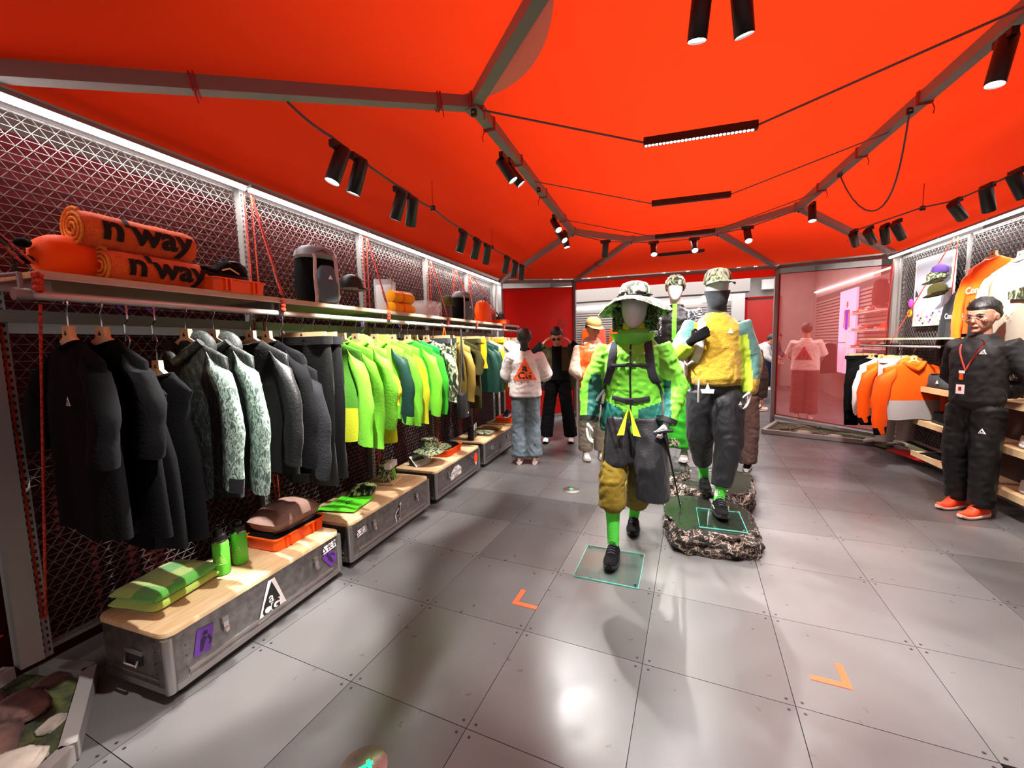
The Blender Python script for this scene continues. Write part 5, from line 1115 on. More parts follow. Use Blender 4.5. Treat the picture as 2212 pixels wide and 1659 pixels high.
for s, z, m, lab in ((1.5, .201, blk, 'folded black tee on the bottom right shelf'), (1.85, .201, orangec, 'folded orange tee on the bottom right shelf'), (.95, .066, redc, 'dark red folded cloth on the floor rail below the right rack')):
    t = thing('folded_t_shirt', lab, 't-shirt', Rw(s, .14 if z > .1 else .12, z), ROTR+.2); obj('body', fold_slab(.34 if z > .1 else .6, .22, .03, m, 0, s), t)
shoe('sneaker', 'white sneaker on the middle shelf at the right edge', Rw(2.62, .16, .561), ROTR+PI/2, whitec, whitec, grp=None); shoe('sneaker', 'white sneaker on the bottom shelf at the right edge', Rw(2.66, .16, .201), ROTR+PI/2, whitec, whitec)
t = thing('display_pole', 'chrome peg mount above the grey slip on shoe', 'display stand', Rw(1.62, .1, 1.06), ROTR); q = MB(); q.tube([(0, 0, -.1), (0, 0, .1)], .012, chrome, 10); q.tube([(0, 0, .08), (0, .1, .08)], .008, chrome, 8); obj('peg', q, t)
# ropes on the right wall
for i, (s0, s1) in enumerate(((1.28, .75), (.1, .02), (1.34, 1.3))):
    q = MB(); braid(q, Rw(s0, .08, 2.5), Rw(s1, .34 if i == 0 else .1, 1.4), .005); tag(obj('shelf_rope', q), ['slanting orange rope crossing the poster on the right wall', 'orange rope beside the sheer red screen', 'orange rope on the upright right of the poster'][i], 'rope')
# ---------------------------------------------------------------- the shop seen beyond the tent
t = thing('shop_led_tube', 'long white LED tube on the shop wall seen through the sheer screen', 'light strip', (3.26, 9.4, 2.72)); q = MB(); q.tube([(0, 0, 0), (0, 5.6, .1)], .018, led, 8); obj('tube', q, t)
slat = mat('slatwall', 'a59c98', .5, .1)
t = thing('slat_wall', 'grey slat wall unit seen through the sheer screen', 'wall unit', (3.27, 9.2, 0)); 
for k in range(20):
    q = MB(); q.box((0, 2.8, .95+.08*k), (.03, 5.6, .05), slat); obj('slat', q, t, False)
q = MB(); q.box((.02, 2.8, 1.3), (.02, 5.7, 2.7), mat('slat_back', '6b5f5c', .8)); obj('backing', q, t, False)
t = thing('slat_wall', 'grey slat wall unit on the back wall behind the mannequins', 'wall unit', (-1.6, 15.18, 0))
for k in range(14):
    q = MB(); q.box((0, 0, 1.5+.085*k), (6.2, .04, .055), slat); obj('slat', q, t, False)
t = thing('shop_led_tube', 'white LED tube above the back slat wall', 'light strip', (-4.6, 15.2, 2.78)); q = MB(); q.tube([(0, 0, 0), (5.8, 0, 0)], .022, led, 8); obj('tube', q, t)
t = thing('light_box_poster', 'tall lit poster of a standing runner in purple seen through the sheer screen', 'poster', (3.18, 11.75, 1.6), -PI/2); q = MB(); q.box((0, .02, 0), (1.1, .04, 1.9), glow('box_lilac', 'cdb8de', .9)); obj('panel', q, t, False)
q = MB(); 
def rp_(P, m, z): q.add([(x, y, z) for x, y in P], [tuple(range(len(P)))], m, FRONT)
rp_([(.06*math.cos(a), .62+.075*math.sin(a)) for a in [2*PI*k/14 for k in range(14)]], glow('box_skin', 'a86a5a', .3), .004); rp_([(-.17, .5), (.17, .5), (.2, .1), (.14, .1), (.12, .42), (-.12, .42), (-.14, .1), (-.2, .1)], glow('box_red', 'd8402c', .5), .005); rp_([(-.1, .5), (.1, .5), (.09, .05), (-.09, .05)], glow('box_purple', '5a22b8', .8), .006)
rp_([(-.1, .05), (0, .05), (-.02, -.75), (-.09, -.75)], glow('box_leg', 'e6c8d0', .6), .005); rp_([(.0, .05), (.1, .05), (.09, -.75), (.02, -.75)], glow('box_leg', 'e6c8d0', .6), .0055); obj('figure_print', q, t, False)
shelfc = [gm('shoe_a', 'e8e2e0'), orangec, gm('shoe_b', '4a1a22'), gm('shoe_c', 'd84838'), blk]
for j, z in enumerate((1.25, 1.6, 1.95)):
    t = thing('wall_shelf', 'thin shoe shelf on the far slat wall, '+['lowest', 'middle', 'topmost'][j]+' of three', 'shelf', (3.12, 10.15, z)); q = MB(); q.box((0, 0, 0), (.24, 1.6, .02), whitec); obj('board', q, t, False)
    for k in range(4): shoe('sneaker', ['white', 'orange', 'maroon', 'coral'][(k+j) % 4]+' shoe on the '+['lowest', 'middle', 'topmost'][j]+' far shoe shelf behind the sheer screen', (3.12, 9.55+.4*k, z+.011), -PI/2+.2, shelfc[(k+j) % 4], whitec, ln=.27, wd=.1, grp='shoes on the far shelves')
t = thing('backpack_row', 'dark maroon backpack hung high on the far slat wall', 'bag', (3.1, 9.7, 2.3), -PI/2); q = MB(); q.loft([ring((0, 0, z), (w_, 0, 0), (0, d_, 0), 20, 2.6) for z, w_, d_ in ((-.25, .1, .06), (-.2, .17, .1), (.0, .17, .11), (.2, .13, .08), (.24, .05, .03))], gm('maroon', '5a1a1c')); obj('bag_body', q, t)
for k in range(7):
    t = thing('hanging_jacket', 'small '+['red', 'orange', 'grey', 'purple', 'red', 'white', 'black'][k]+' garment on the low rack behind the sheer screen, number '+['one', 'two', 'three', 'four', 'five', 'six', 'seven'][k]+' from the left', 'jacket', (2.9, 12.9-.18*k, 1.35), .1*k, 'far rack garments'); q = MB()
    q.loft([ring((0, 0, z), (w_, 0, 0), (0, .03, 0), 16, 2.4) for z, w_ in ((0, .05), (-.05, .2), (-.3, .22), (-.7, .24))], [redc, orangec, greyc, gm('violet', '7a3ab0'), gm('coral', 'e05a48'), whitec, blk][k]); obj('body', q, t)
t = thing('garment_rail', 'low steel rail behind the sheer red screen', 'rail', (2.9, 11.7, 1.36)); q = MB(); q.tube([(0, 0, 0), (0, 1.4, 0)], .012, steelp, 8); q.tube([(0, .05, 0), (.4, .05, 0)], .01, steelp, 6); q.tube([(0, 1.35, 0), (.4, 1.35, 0)], .01, steelp, 6); obj('rail', q, t)
t = thing('garment_rail', 'steel rail on the back wall left of the mannequins', 'rail', (-3.9, 14.9, 2.03)); q = MB(); q.tube([(0, 0, 0), (2.1, 0, 0)], .014, steelp, 8); q.tube([(.1, 0, 0), (.1, .3, 0)], .01, steelp, 6); q.tube([(2, 0, 0), (2, .3, 0)], .01, steelp, 6); obj('rail', q, t)
# door, column, exit light, screens on the back wall
st = struct('door_1'); q = MB(); q.box((1.95, 15.2, 1.35), (.86, .06, 2.7), mat('red_shutter', 'c62418', .5)); obj('leaf', q, st, False); q = MB(); q.box((1.5, 15.17, 1.4), (.06, .1, 2.8), redc); q.box((2.4, 15.17, 1.4), (.06, .1, 2.8), redc); q.box((1.95, 15.17, 2.78), (.96, .1, .06), redc); obj('door_frame', q, st, False)
q = MB(); q.box((1.22, 14.6, 1.8), (.34, .4, 3.7), mat('column_grey', 'b5b0ad', .8)); o = obj('trim_3', q, None, False); o['kind'] = 'structure'
t = thing('lit_sign', 'white lit panel high on the back wall beside the column', 'sign', (.65, 15.2, 2.85)); q = MB(); q.box((0, 0, 0), (.85, .06, .22), glow('sign_white', 'f4f6f8', 1.6)); obj('panel', q, t, False)
t = thing('wall_speaker', 'white wall speaker above the red door', 'speaker', (2.05, 15.0, 3.15)); q = MB(); q.rbox(.34, .2, .3, .04, whitec, -.15); obj('box_body', q, t)
for i, x in enumerate((-4.0, -3.2, -2.6, -1.9, -.9, -.2, .4, 1.1, 1.6)):
    y = 10.5+.35*(i % 3); d = Vector((.12*math.sin(i*2), -.1, -1)).normalized(); t = thing('shop_spotlight', 'small grey spotlight under the shop ceiling beyond the tent, number '+['one', 'two', 'three', 'four', 'five', 'six', 'seven', 'eight', 'nine'][i]+' from the left', 'spotlight', (x*.8, y, 3.8), 0, 'shop ceiling spotlights'); q = MB(); q.tube([(0, 0, .2), (0, 0, -.5)], .01, steelp, 6); q.tube([(0, 0, -.5), V3_((0, 0, -.5))+d*.2], .04, steelp, 12); obj('body', q, t)
for i, (x, m, lab) in enumerate(((-3.55, orangec, 'orange'), (-3.1, gm('coral', 'e05a48'), 'coral patterned'), (-2.55, orangec, 'second orange'), (-2.1, greyc, 'grey'))):
    t = thing('hanging_jacket', lab+' garment on the back wall rack left of the mannequins', 'jacket', (x, 14.9, 2.02), 0, 'back wall garments'); q = MB(); q.loft([ring((0, 0, z), (w_, 0, 0), (0, .05, 0), 16, 2.4) for z, w_ in ((0, .06), (-.06, .2), (-.35, .22), (-.7, .24))], m); obj('body', q, t)
t = thing('carton', 'white carton on a shelf by the far left post', 'box', (-3.4, 14.8, 1.05)); q = MB(); q.box((0, 0, .2), (.5, .3, .35), whitec)
for k in range(3): q.box((0, -.152, .28-.06*k), (.3, .002, .015), blackprint)
obj('body', q, t, False); t = thing('wall_shelf', 'white shelf under the white carton at the back', 'shelf', (-2.9, 14.85, 1.0)); q = MB(); q.box((0, 0, 0), (2.2, .35, .05), whitec); obj('board', q, t, False)
for i, (x, y, m, lab) in enumerate(((1.05, 9.6, whitec, 'white'), (1.25, 9.75, gm('blush', 'd8a898'), 'blush'), (1.3, 9.9, cream, 'cream'))):
    shoe('sneaker', lab+' shoe on the floor beyond the tent, right of the mannequins', (x, y, .001), 1.3+i*.3, m, whitec)
# ---------------------------------------------------------------- figures
from mathutils.bvhtree import BVHTree
V3 = Vector
def std(h=1.75, **o):
    J = dict(pel=(0, 0, .95), wai=(0, 0, 1.08), che=(0, 0, 1.29), nek=(0, .015, 1.47), hed=(0, -.005, 1.635), shL=(-.17, .01, 1.42), elL=(-.23, .02, 1.13), wrL=(-.24, -.03, .89), shR=(.17, .01, 1.42), elR=(.23, .02, 1.13), wrR=(.24, -.03, .89),
             hiL=(-.085, 0, .92), knL=(-.095, -.02, .5), anL=(-.1, .02, .09), hiR=(.085, 0, .92), knR=(.095, -.02, .5), anR=(.1, .02, .09))
    J = {k: V3(v)*(h/1.75) for k, v in J.items()}
    for k, v in o.items(): J[k] = V3(v)
    return J
def spine_torso(mb, J, prof, m, z=0):
    P = [J['pel'], J['wai'], J['che'], J['nek']]; lat0 = (J['hiR']-J['hiL']).normalized(); lat1 = (J['shR']-J['shL']).normalized(); rings = []
    L_ = [0]; 
    for a, b in zip(P, P[1:]): L_.append(L_[-1]+(b-a).length)
    for u, hw_, hd in prof:
        s = u*L_[-1]
        if s <= 0: c = P[0]+(P[0]-P[1]).normalized()*(-s); t = (P[1]-P[0]).normalized()
        else:
            i = min(sum(1 for q in L_[1:] if q < s), 2); k = (s-L_[i])/(L_[i+1]-L_[i]); c = P[i].lerp(P[i+1], k); t = (P[i+1]-P[i]).normalized()
        lat = lat0.lerp(lat1, max(0, min(1, u))); lat = (lat-t*lat.dot(t)).normalized(); f = t.cross(lat)
        rings.append(ring(c, lat*hw_, f*hd, 28, 2.4))
    mb.loft(rings, m)
def tlimb(mb, pts, rs, m, n=12):
    P = [V3(p) for p in pts]; Q = [P[0]]; R_ = [rs[0]]
    for i in range(len(P)-1):
        for k in (1, 2, 3): Q.append(P[i].lerp(P[i+1], k/3)); R_.append(rs[i]+(rs[i+1]-rs[i])*k/3)
    mb.tube(Q, R_, m, n)
def add_hand(mb, w_, d, pn, side, m, curl=.5, s=1., grip=False):
    """palm + four fingers + thumb; d along forearm, pn palm normal"""
    d = V3(d).normalized(); pn = V3(pn); pn = (pn-d*pn.dot(d)).normalized(); x = d.cross(pn)*side
    w_ = V3(w_); mb.loft([ring(w_+d*t_*s, x*a*s, pn*b*s, 12, 2.6) for t_, a, b in ((-.02, .024, .019), (.02, .033, .016), (.06, .04, .015), (.085, .038, .012))], m)
    for i, ln in enumerate((.072, .08, .074, .058)):
        o = w_+d*.08*s+x*(.029-.0195*i)*s; p = [o-d*.02*s]; c = curl*(1+.12*i); dd = d
        for k in range(3):
            a = c*(.5+.35*k); dd = (d*math.cos(a*(k+1)*.7)+pn*math.sin(a*(k+1)*.7)).normalized(); p.append(p[-1]+dd*(ln*s*(.02+.34) if k else (ln*.4+.02)*s))
        mb.tube(p, [.0098*s, .0094*s, .0085*s, .0068*s], m, 8)
    o = w_+d*.02*s+x*.028*s; mb.tube([o, o+(d*.5+x*.7+pn*.3).normalized()*.03*s, o+(d*.8+x*.6+pn*.7).normalized()*.058*s, o+(d*.9+x*.3+pn*(.7 if not grip else 1.2)).normalized()*.078*s], [.013*s, .012*s, .01*s, .008*s], m, 8)
def headmat(c, yaw=0., pitch=0., roll=0.): return Matrix.Translation(c) @ Matrix.Rotation(yaw, 4, 'Z') @ Matrix.Rotation(pitch, 4, 'X') @ Matrix.Rotation(roll, 4, 'Y')
def add_head(mb, M, m, s=1., plain=False):
    S = M @ Matrix.Scale(s, 4)
    mb.ell((0, .012, .03), (.074, .093, .086), m, 18, 12, S)
    mb.loft([[(w_*math.copysign(abs(math.cos(a))**.85, math.cos(a)), yc+d_*math.sin(a), z) for a in [2*PI*k/18 for k in range(18)]] for z, w_, yc, d_ in ((.05, .07, -.005, .085), (0, .069, -.008, .082), (-.04, .064, -.012, .075), (-.075, .052, -.022, .063), (-.1, .036, -.035, .046), (-.115, .018, -.045, .03))], m, True, S)
    if plain: return
    mb.tube([(0, -.083, .008), (0, -.098, -.012), (0, -.108, -.03), (0, -.088, -.042)], [.007, .009, .012, .009], m, 8, M=S)
    mb.ell((0, -.083, .022), (.05, .012, .009), m, 12, 6, S); mb.ell((-.04, -.066, -.025), (.022, .018, .02), m, 10, 6, S); mb.ell((.04, -.066, -.025), (.022, .018, .02), m, 10, 6, S)
    mb.ell((0, -.09, -.064), (.024, .012, .009), m, 10, 6, S); mb.ell((0, -.082, -.098), (.022, .02, .016), m, 10, 6, S)
    for sx in (-1, 1): mb.ell((sx*.074, .012, -.008), (.01, .02, .031), m, 10, 8, S)
def face_bits(t, M, s=1., glasses=None, par=None):
    S = M @ Matrix.Scale(s, 4); e = MB(); wh = mat('eye_white', 'e6dcd6', .3); ir = mat('eye_dark', '15100e', .2); br = mat('brow_hair', '120e0d', .8); lp = mat('lip', 'a8564e', .5)
    for sx in (-1, 1): e.ell((sx*.031, -.0765, .0), (.011, .008, .0035), wh, 12, 6, S); e.ell((sx*.031, -.0835, .0), (.005, .003, .0035), ir, 10, 6, S); e.tube([(sx*.015, -.0845, .005), (sx*.031, -.087, .0075), (sx*.047, -.079, .003)], .0018, ir, 5, M=S)
    obj('eyes', e, t); e = MB()
    for sx in (-1, 1): e.tube([(sx*.013, -.094, .02), (sx*.032, -.094, .026), (sx*.052, -.079, .019)], [.003, .0045, .002], br, 6, M=S)
    obj('eyebrows', e, t); e = MB(); e.tube([(-.022, -.093, -.064), (0, -.103, -.0625), (.022, -.093, -.064)], [.0025, .0055, .0025], lp, 6, M=S); obj('lips', e, t)
    if glasses:
        e = MB()
        for sx in (-1, 1): e.tube([(sx*.034+.025*math.cos(a), -.1, .0+.019*math.sin(a)) for a in [2*PI*k/16 for k in range(17)]], .0018, glasses[0], 5, M=S); e.tube([(sx*.058, -.098, .006), (sx*.078, -.04, .006), (sx*.08, .01, .0)], .0018, glasses[0], 5, M=S)
        if glasses[1]:
            for sx in (-1, 1): e.add([(sx*.034+.024*math.cos(a), -.1005, .018*math.sin(a)) for a in [2*PI*k/16 for k in range(16)]], [tuple(range(16))], glasses[1], S)
        e.tube([(-.01, -.102, .004), (.01, -.102, .004)], .0018, glasses[0], 5, M=S); obj('glasses', e, t)
def hair_cap(t, M, m, s=1., line=.045, back=-.06, vol=1.0, top=0., name='hair', fr=0.):
    S = M @ Matrix.Scale(s, 4); b = MB(); n, k = 28, 20; V = []; F = []
    for i in range(k+1):
        th = PI*i/k
        for j in range(n):
            ph = 2*PI*j/n; d = V3((math.sin(th)*math.cos(ph), math.sin(th)*math.sin(ph), math.cos(th)))
            R_ = V3((.081*vol, .102*vol, .094*vol+top)); p = V3((d.x*R_.x, .014+d.y*R_.y, .032+d.z*R_.z)); p += d*(.008*noise.noise(d*6)+.004*noise.noise(d*16)+.004)
            lim = back if d.y > .25 else line if d.y < -.3 else back+(line-back)*((.25-d.y)/.55)
            if abs(d.y) < .25 and d.y < .25: lim = max(lim, -.02)
            lim += fr*noise.noise(V3((d.x*9, 0, 3)))
            if p.z < lim: p = V3((p.x*.86, .012+(p.y-.012)*.86, max(p.z, lim+.0)*.9))
            V.append(p)
    for i in range(k):
        for j in range(n): a = i*n+j; c = i*n+(j+1) % n; F.append((a, a+n, c+n, c))
    b.add(V, F, m, S); return obj(name, b, t, True, 180)
def body_mesh(J, m, vox=.009, head=None, hs=1., plain=False, handL=None, handR=None, hands=True, bulk=1., feet=True, k=1.):
    b = MB(); B = bulk
    spine_torso(b, J, [(-.13, .06*B, .05), (-.06, .15*B, .095*B), (.06, .155*B, .1*B), (.25, .13*B, .085*B), (.5, .15*B, .1*B), (.72, .165*B, .1*B), (.88, .13*B, .07*B), (1., .055, .05)], m)
    b.tube([J['nek']-(J['nek']-J['che'])*.1, J['nek'].lerp(J['hed'], .75)], [.056*k, .05*k], m, 14)
    for q in 'LR':
        tlimb(b, [J['sh'+q], J['el'+q], J['wr'+q]], [.05*B, .04*B, .026*B], m); tlimb(b, [J['hi'+q], J['kn'+q], J['an'+q]], [.082*B, .055*B, .036*B], m, 14)
        if feet: b.ell(J['an'+q]+V3((0, -.02, -.035)), (.028, .05, .03), m, 12, 8)
    add_head(b, head or headmat(J['hed']), m, hs, plain)
    if hands:
        for q, hd in (('L', handL), ('R', handR)):
            if hd is False: continue
            hd = hd or {}; d = hd.get('d') or (J['wr'+q]-J['el'+q]); add_hand(b, J['wr'+q], d, hd.get('pn', (1 if q == 'L' else -1, 0, 0)), hd.get('side', 1 if q == 'L' else -1), m, hd.get('curl', .45), hd.get('s', 1.), hd.get('grip', False))
    return blob(b, vox, 2, name='body')
def top_mesh(J, m, prof, sl=(.078, .066, .05), cutL=1., cutR=1., vox=.013, wr=(16, .009), col=None, extra=None, sm=4):
    b = MB(); spine_torso(b, J, prof, m)
    for q, ct in (('L', cutL), ('R', cutR)):
        if not ct: continue
        s, e, w_ = J['sh'+q], J['el'+q], J['wr'+q]; tot = (e-s).length+(w_-e).length; end = ct*tot
        s0 = s+(J['che']+V3((0, 0, .1))-s)*.15
        if end <= (e-s).length: tlimb(b, [s0, s.lerp(e, end/(e-s).length)], [sl[0], sl[0]+(sl[1]-sl[0])*end/(e-s).length], m, 14)
        else: tlimb(b, [s0, e, e.lerp(w_, (end-(e-s).length)/(w_-e).length)], sl, m, 14)
    if extra: extra(b)
    return blob(b, vox, sm, wr, col, 'top')
def legs_mesh(J, m, r=(.11, .09, .07), cL=1., cR=1., waist=(.15, .11), vox=.013, wr=(13, .01), col=None, wz=.06, sm=4, extra=None):
    b = MB(); spine_torso(b, J, [(-.1, waist[0]*.9, waist[1]*.95), (0, waist[0]*1.06, waist[1]*1.04), (wz, waist[0]*1.0, waist[1]), (wz+.16, waist[0]*.93, waist[1]*.95)], m)
    for q, c in (('L', cL), ('R', cR)):
        h_, k, a = J['hi'+q], J['kn'+q], J['an'+q]; tlimb(b, [h_+V3((0, 0, -.02)), k, k.lerp(a, c)], r, m, 16)
    if extra: extra(b)
    return blob(b, vox, sm, wr, col, 'legs')
def put_shoe(t, J, q, rz, up, sole, lace=None, accent=None, z=0., ln=.28, name='shoe', **k):
    s = bpy.data.objects.new(name, None); C.objects.link(s); s.parent = t; a = J['an'+q]; s.location = (a.x+math.sin(rz)*.06, a.y-math.cos(rz)*.06, z); s.rotation_euler.z = rz; s.empty_display_size = .02
    shoe_parts(s, up, sole, lace, accent, ln, **k); return s
def mark(t, me, p, d, size, tri, ink, up=(0, 0, 1), text=None, name='mark'):
    """flat print laid on the garment: cast from p along d on mesh me"""
    bv = BVHTree.FromPolygons([v.co for v in me.vertices], [tuple(f.vertices) for f in me.polygons]); d = V3(d).normalized(); x = -V3(up).cross(d)*-1; x = d.cross(V3(up)).normalized(); y = x.cross(d).normalized()
    M = Matrix(((x.x, y.x, -d.x, p[0]), (x.y, y.y, -d.y, p[1]), (x.z, y.z, -d.z, p[2]), (0, 0, 0, 1))); b = MB()
    if text: 
        for a in text: put_text(b, a[0], a[1], a[2], M, .03, a[3], a[4], a[5])
    else: logo(b, size, tri, ink, M)
    out = []
    for v in b.v:
        h = bv.ray_cast(V3(v)-d*.3, d)
        q = h[0] if h[0] is not None and (h[0]-V3(v)).length < .25 else V3(v); lay = (V3(v)-V3(p)).dot(-d); out.append(tuple(q-d*(.004+lay)))
    b.v = out; return obj(name, b, t, False)
def band(t, me, pts, r, m, dirs=None, off_=.004, flat=.35, name='strap', c=None):
    """strap lying on the garment surface: points pulled onto mesh along directions"""
    bv = BVHTree.FromPolygons([v.co for v in me.vertices], [tuple(f.vertices) for f in me.polygons]); P = []; n = len(pts)
    for i in range(n-1):
        for k in range(5): P.append(V3(pts[i]).lerp(V3(pts[i+1]), k/5))
    P.append(V3(pts[-1])); out = []; D = []
    for p in P:
        d = V3(dirs) if dirs is not None else (V3((c[0], c[1], p.z))-p); d.normalize(); h = bv.ray_cast(p-d*.5, d); out.append((h[0] if h[0] is not None else p)-d*off_); D.append(d)
    for _ in range(2): out = [out[0]]+[(out[i-1]+out[i]*2+out[i+1])/4 for i in range(1, len(out)-1)]+[out[-1]]
    rings = []
    for i, p in enumerate(out):
        T_ = (out[min(i+1, len(out)-1)]-out[max(i-1, 0)]).normalized(); y = D[i]; x = T_.cross(y).normalized(); rings.append(ring(p, x*r, y*r*flat, 10, 3))
    b = MB(); b.loft(rings, m); return obj(name, b, t)
mann = mat('mannequin_white', 'e9e7e4', .22, coat=.4); skin = mat('skin', 'c08468', .55, var='b87a60', vs=8); skin2 = mat('skin_pale', 'b5826a', .6, var='ab7860', vs=8); hairm = mat('black_hair', '0b0808', .5, bump=.8, bs=60, stretch=(1, 1, .3))
sockg = gm('sock_lime', '58d848', rough=.9, bump=.6, bs=120); bkn = gm('shell_black', '17181c', rough=.55, spec=.4); jlime = mat('shell_lime', '74cf3c', .42, bump=.1, bs=30, spec=.45); jteal = mat('shell_teal', '22665c', .42, bump=.1, bs=30, spec=.45)
sole_b = gm('sole_black', '141414'); ribk = mat('strap_web', '191b1f', .6, bump=.3, bs=150)
def hem_profile(hm, w0, w1, d0, d1): return [(hm, w0, d0), (hm+.12, w0*.99, d0), (.3, (w0+w1)/2*.97, (d0+d1)/2), (.55, w1, d1), (.75, w1*1.03, d1*.98), (.9, w1*.72, d1*.75), (.97, .085, .085), (1.03, .078, .08)]
# ---- mannequin one: lime shell jacket, walking
o1 = V3((-.395, 2.86, 0)); wl_ = lambda x, y, z: V3((x, y, z))-o1
J1 = std(1.8, pel=(.02, .06, .99), wai=(.02, .04, 1.13), che=(.02, .02, 1.34), nek=(.022, .02, 1.55), hed=(.03, .0, 1.725), shL=(-.165, .02, 1.47), elL=(-.262, .0, 1.18), wrL=(-.262, -.08, .96), shR=(.205, .02, 1.47), elR=(.292, .03, 1.19), wrR=(.235, -.06, .97),
         hiL=(-.07, .06, .96), knL=(-.1, -.1, .56), anL=(-.095, -.09, .125), hiR=(.1, .06, .96), knR=(.06, .12, .52), anR=(-.03, .46, .11))
t = thing('mannequin', 'white mannequin in a lime shell jacket and camouflage brimmed hat, walking with a pole', 'mannequin', o1, .0, None)
hm1 = headmat(J1['hed'], .0, .0); obj('body', body_mesh(J1, mann, .008, hm1, 1.22, True, handL=dict(curl=.35, pn=(1, 0, 0)), handR=dict(curl=1.5, pn=(-1, .2, 0), d=(.02, -.3, -1), grip=True)), t, True, 180)
def cj(c, n):
    ax = abs(c.x-.02)
    if c.z < 1.12 and ax < .25 and c.z < 1.045-.0+.35*(ax-.02) and ax > .05: return jteal
    if ax > .2 and c.z < 1.3 and ((c.x < 0 and c.x > -.262-.0 and n.x > -.2 and c.z < 1.28) or (c.x > 0 and c.x < .262 and n.x < .35 and c.z < 1.25 and c.z > 1.06)): return jteal
    return jlime
jp = [(-.16, .235, .16), (.0, .225, .155), (.25, .185, .135), (.42, .19, .14), (.6, .2, .145), (.78, .19, .135), (.9, .14, .11), (.98, .1, .1), (1.05, .1, .1)]
m1 = top_mesh(J1, jlime, jp, (.085, .078, .058), 1.0, 1.0, .009, (17, .010), cj); obj('jacket', m1, t)
b = MB(); b.loft([ring(J1['nek']+V3((0, .005-.018*k, -.1+.035*k)), (.1+.016*k, 0, 0), (0, .1+.012*k, 0), 24, 2.2) for k in range(4)], jlime, False); b.loft([ring(J1['nek']+V3((0, .008-.018*k, -.1+.035*k)), (.092+.016*k, 0, 0), (0, .092+.012*k, 0), 24, 2.2) for k in range(4)][::-1], teal, False); obj('collar', b, t)
b = MB(); b.tube([J1['nek']+V3((0, 0, -.06)), J1['nek']+V3((0, 0, .075))], [.085, .068], gm('inner_yellow', 'd8d43a'), 16); obj('inner_collar', b, t)
band(t, m1, [(.02, -.3, 1.5), (.02, -.3, 1.3), (.02, -.3, 1.1), (.02, -.3, .95)], .006, blackprint, (0, 1, 0), name='zip')
for sx in (-1, 1):
    q = MB(); q.add([(.02+sx*.004, -.178, 1.08), (.02+sx*.028, -.186, .9), (.02+sx*.075, -.184, .895)], [(0, 1, 2)] if sx < 0 else [(0, 2, 1)], gm('inner_yellow', 'd8d43a')); obj('under_layer', q, t, False)
    b = MB(); w_ = J1['wrL' if sx < 0 else 'wrR']; e_ = J1['elL' if sx < 0 else 'elR']; d = (w_-e_).normalized(); b.tube([w_-d*.03, w_], [.068, .064], blackprint, 16); obj('cuff_tab', b, t)
mark(t, m1, (.11, -.16, 1.43), (0, 1, 0), .024, white, None)
# black split over-trousers and olive joggers
def c_ol(c, n): return olive
m_ = legs_mesh(J1, olive, (.09, .088, .088), .42, .6, (.17, .125), .013, (15, .012)); m_l = m_
obj('joggers', m_, t)
b = MB(); b.tube([V3((-.098, -.09, .385)), V3((-.098, -.09, .345))], [.08, .056], olive, 18); b.tube([V3((-.005, .33, .40)), V3((-.008, .345, .36))], [.08, .055], olive, 18); obj('jogger_cuff', b, t)
b = MB()
for sx, xs, zb in ((-1, -.085, .47), (1, .125, .44)):
    b.loft([ring((xs*.6+.01, .03, 1.0), (.12, 0, 0), (0, .13, 0), 24, 2.4), ring((xs*.9+.02, .02, .85), (.108, 0, 0), (0, .14, 0), 24, 2.4), ring((xs+.015, .0, .68), (.11, 0, 0), (0, .15, 0), 24, 2.6), [V3((p.x, p.y, p.z+(0 if sx > 0 else max(0, (p.x+.17))*1.35))) for p in ring((xs+.015+sx*.012, .02, zb), (.112 if sx > 0 else .1, 0, 0), (0, .14, 0), 24, 2.8)]], bkn)
m_ = blob(b, .011, 3, (15, .007, (1.3, 1.3, .4)), None, 'over'); obj('over_trousers', m_, t)
for q, z0, z1 in (('L', .34, .12), ('R', .36, .12)):
    a, k = J1['an'+q], J1['kn'+q]; b = MB(); d = (k-a).normalized(); b.tube([a+V3((0, 0, -.02)), a+d*.12, a+d*.26], [.04, .043, .052], sockg, 16); obj('sock', b, t)
put_shoe(t, J1, 'L', .05, blk, sole_b, dgrey, z=.018, ln=.31, wd=.108); s_ = put_shoe(t, J1, 'R', .1, blk, sole_b, dgrey, z=.012, ln=.31, wd=.108)
# hat
hb = MB(); H0 = J1['hed']+V3((0, .005, .055)); n = 44
hb.lathe([(.098, 0), (.1, .03), (.096, .07), (.08, .1), (.04, .115), (.001, .118)], camo_g, 30, H0, None, 1.0, 1.15); obj('hat_crown', hb, t)
b = MB(); rr = []
for r, dz in ((.098, .008), (.14, .01), (.2, -.006), (.232, -.03)):
    rr.append([(H0.x+r*math.cos(a)*(1.02), H0.y+r*1.05*math.sin(a), H0.z+dz-(r-.098)*(.42*abs(math.cos(a))**2+.55*max(0, math.sin(a)))+.012*math.sin(3*a+.6)*(r-.098)/.1) for a in [2*PI*k/n for k in range(n)]])
b.loft(rr+[[(x, y, z-.005) for x, y, z in q] for q in rr[::-1]], camo_g, False); obj('hat_brim', b, t)
b = MB(); b.loft([[(H0.x+.15*math.cos(a), H0.y+.02+.13*abs(math.sin(a))+.0, H0.z-.04-.17*k+.0) for a in [PI*j/20 for j in range(21)]]+[[H0.x+.14*math.cos(a), H0.y+.015+.12*abs(math.sin(a)), H0.z-.04-.17*k] for a in [PI*j/20 for j in range(20, -1, -1)]] for k in (0, .5, 1)], camo_l); obj('neck_flap', b, t)
b = MB(); b.tube([H0+V3((.104*math.cos(a), .122*math.sin(a), .022)) for a in [PI+PI*k/16 for k in range(17)]], .013, blackprint, 8, .5)
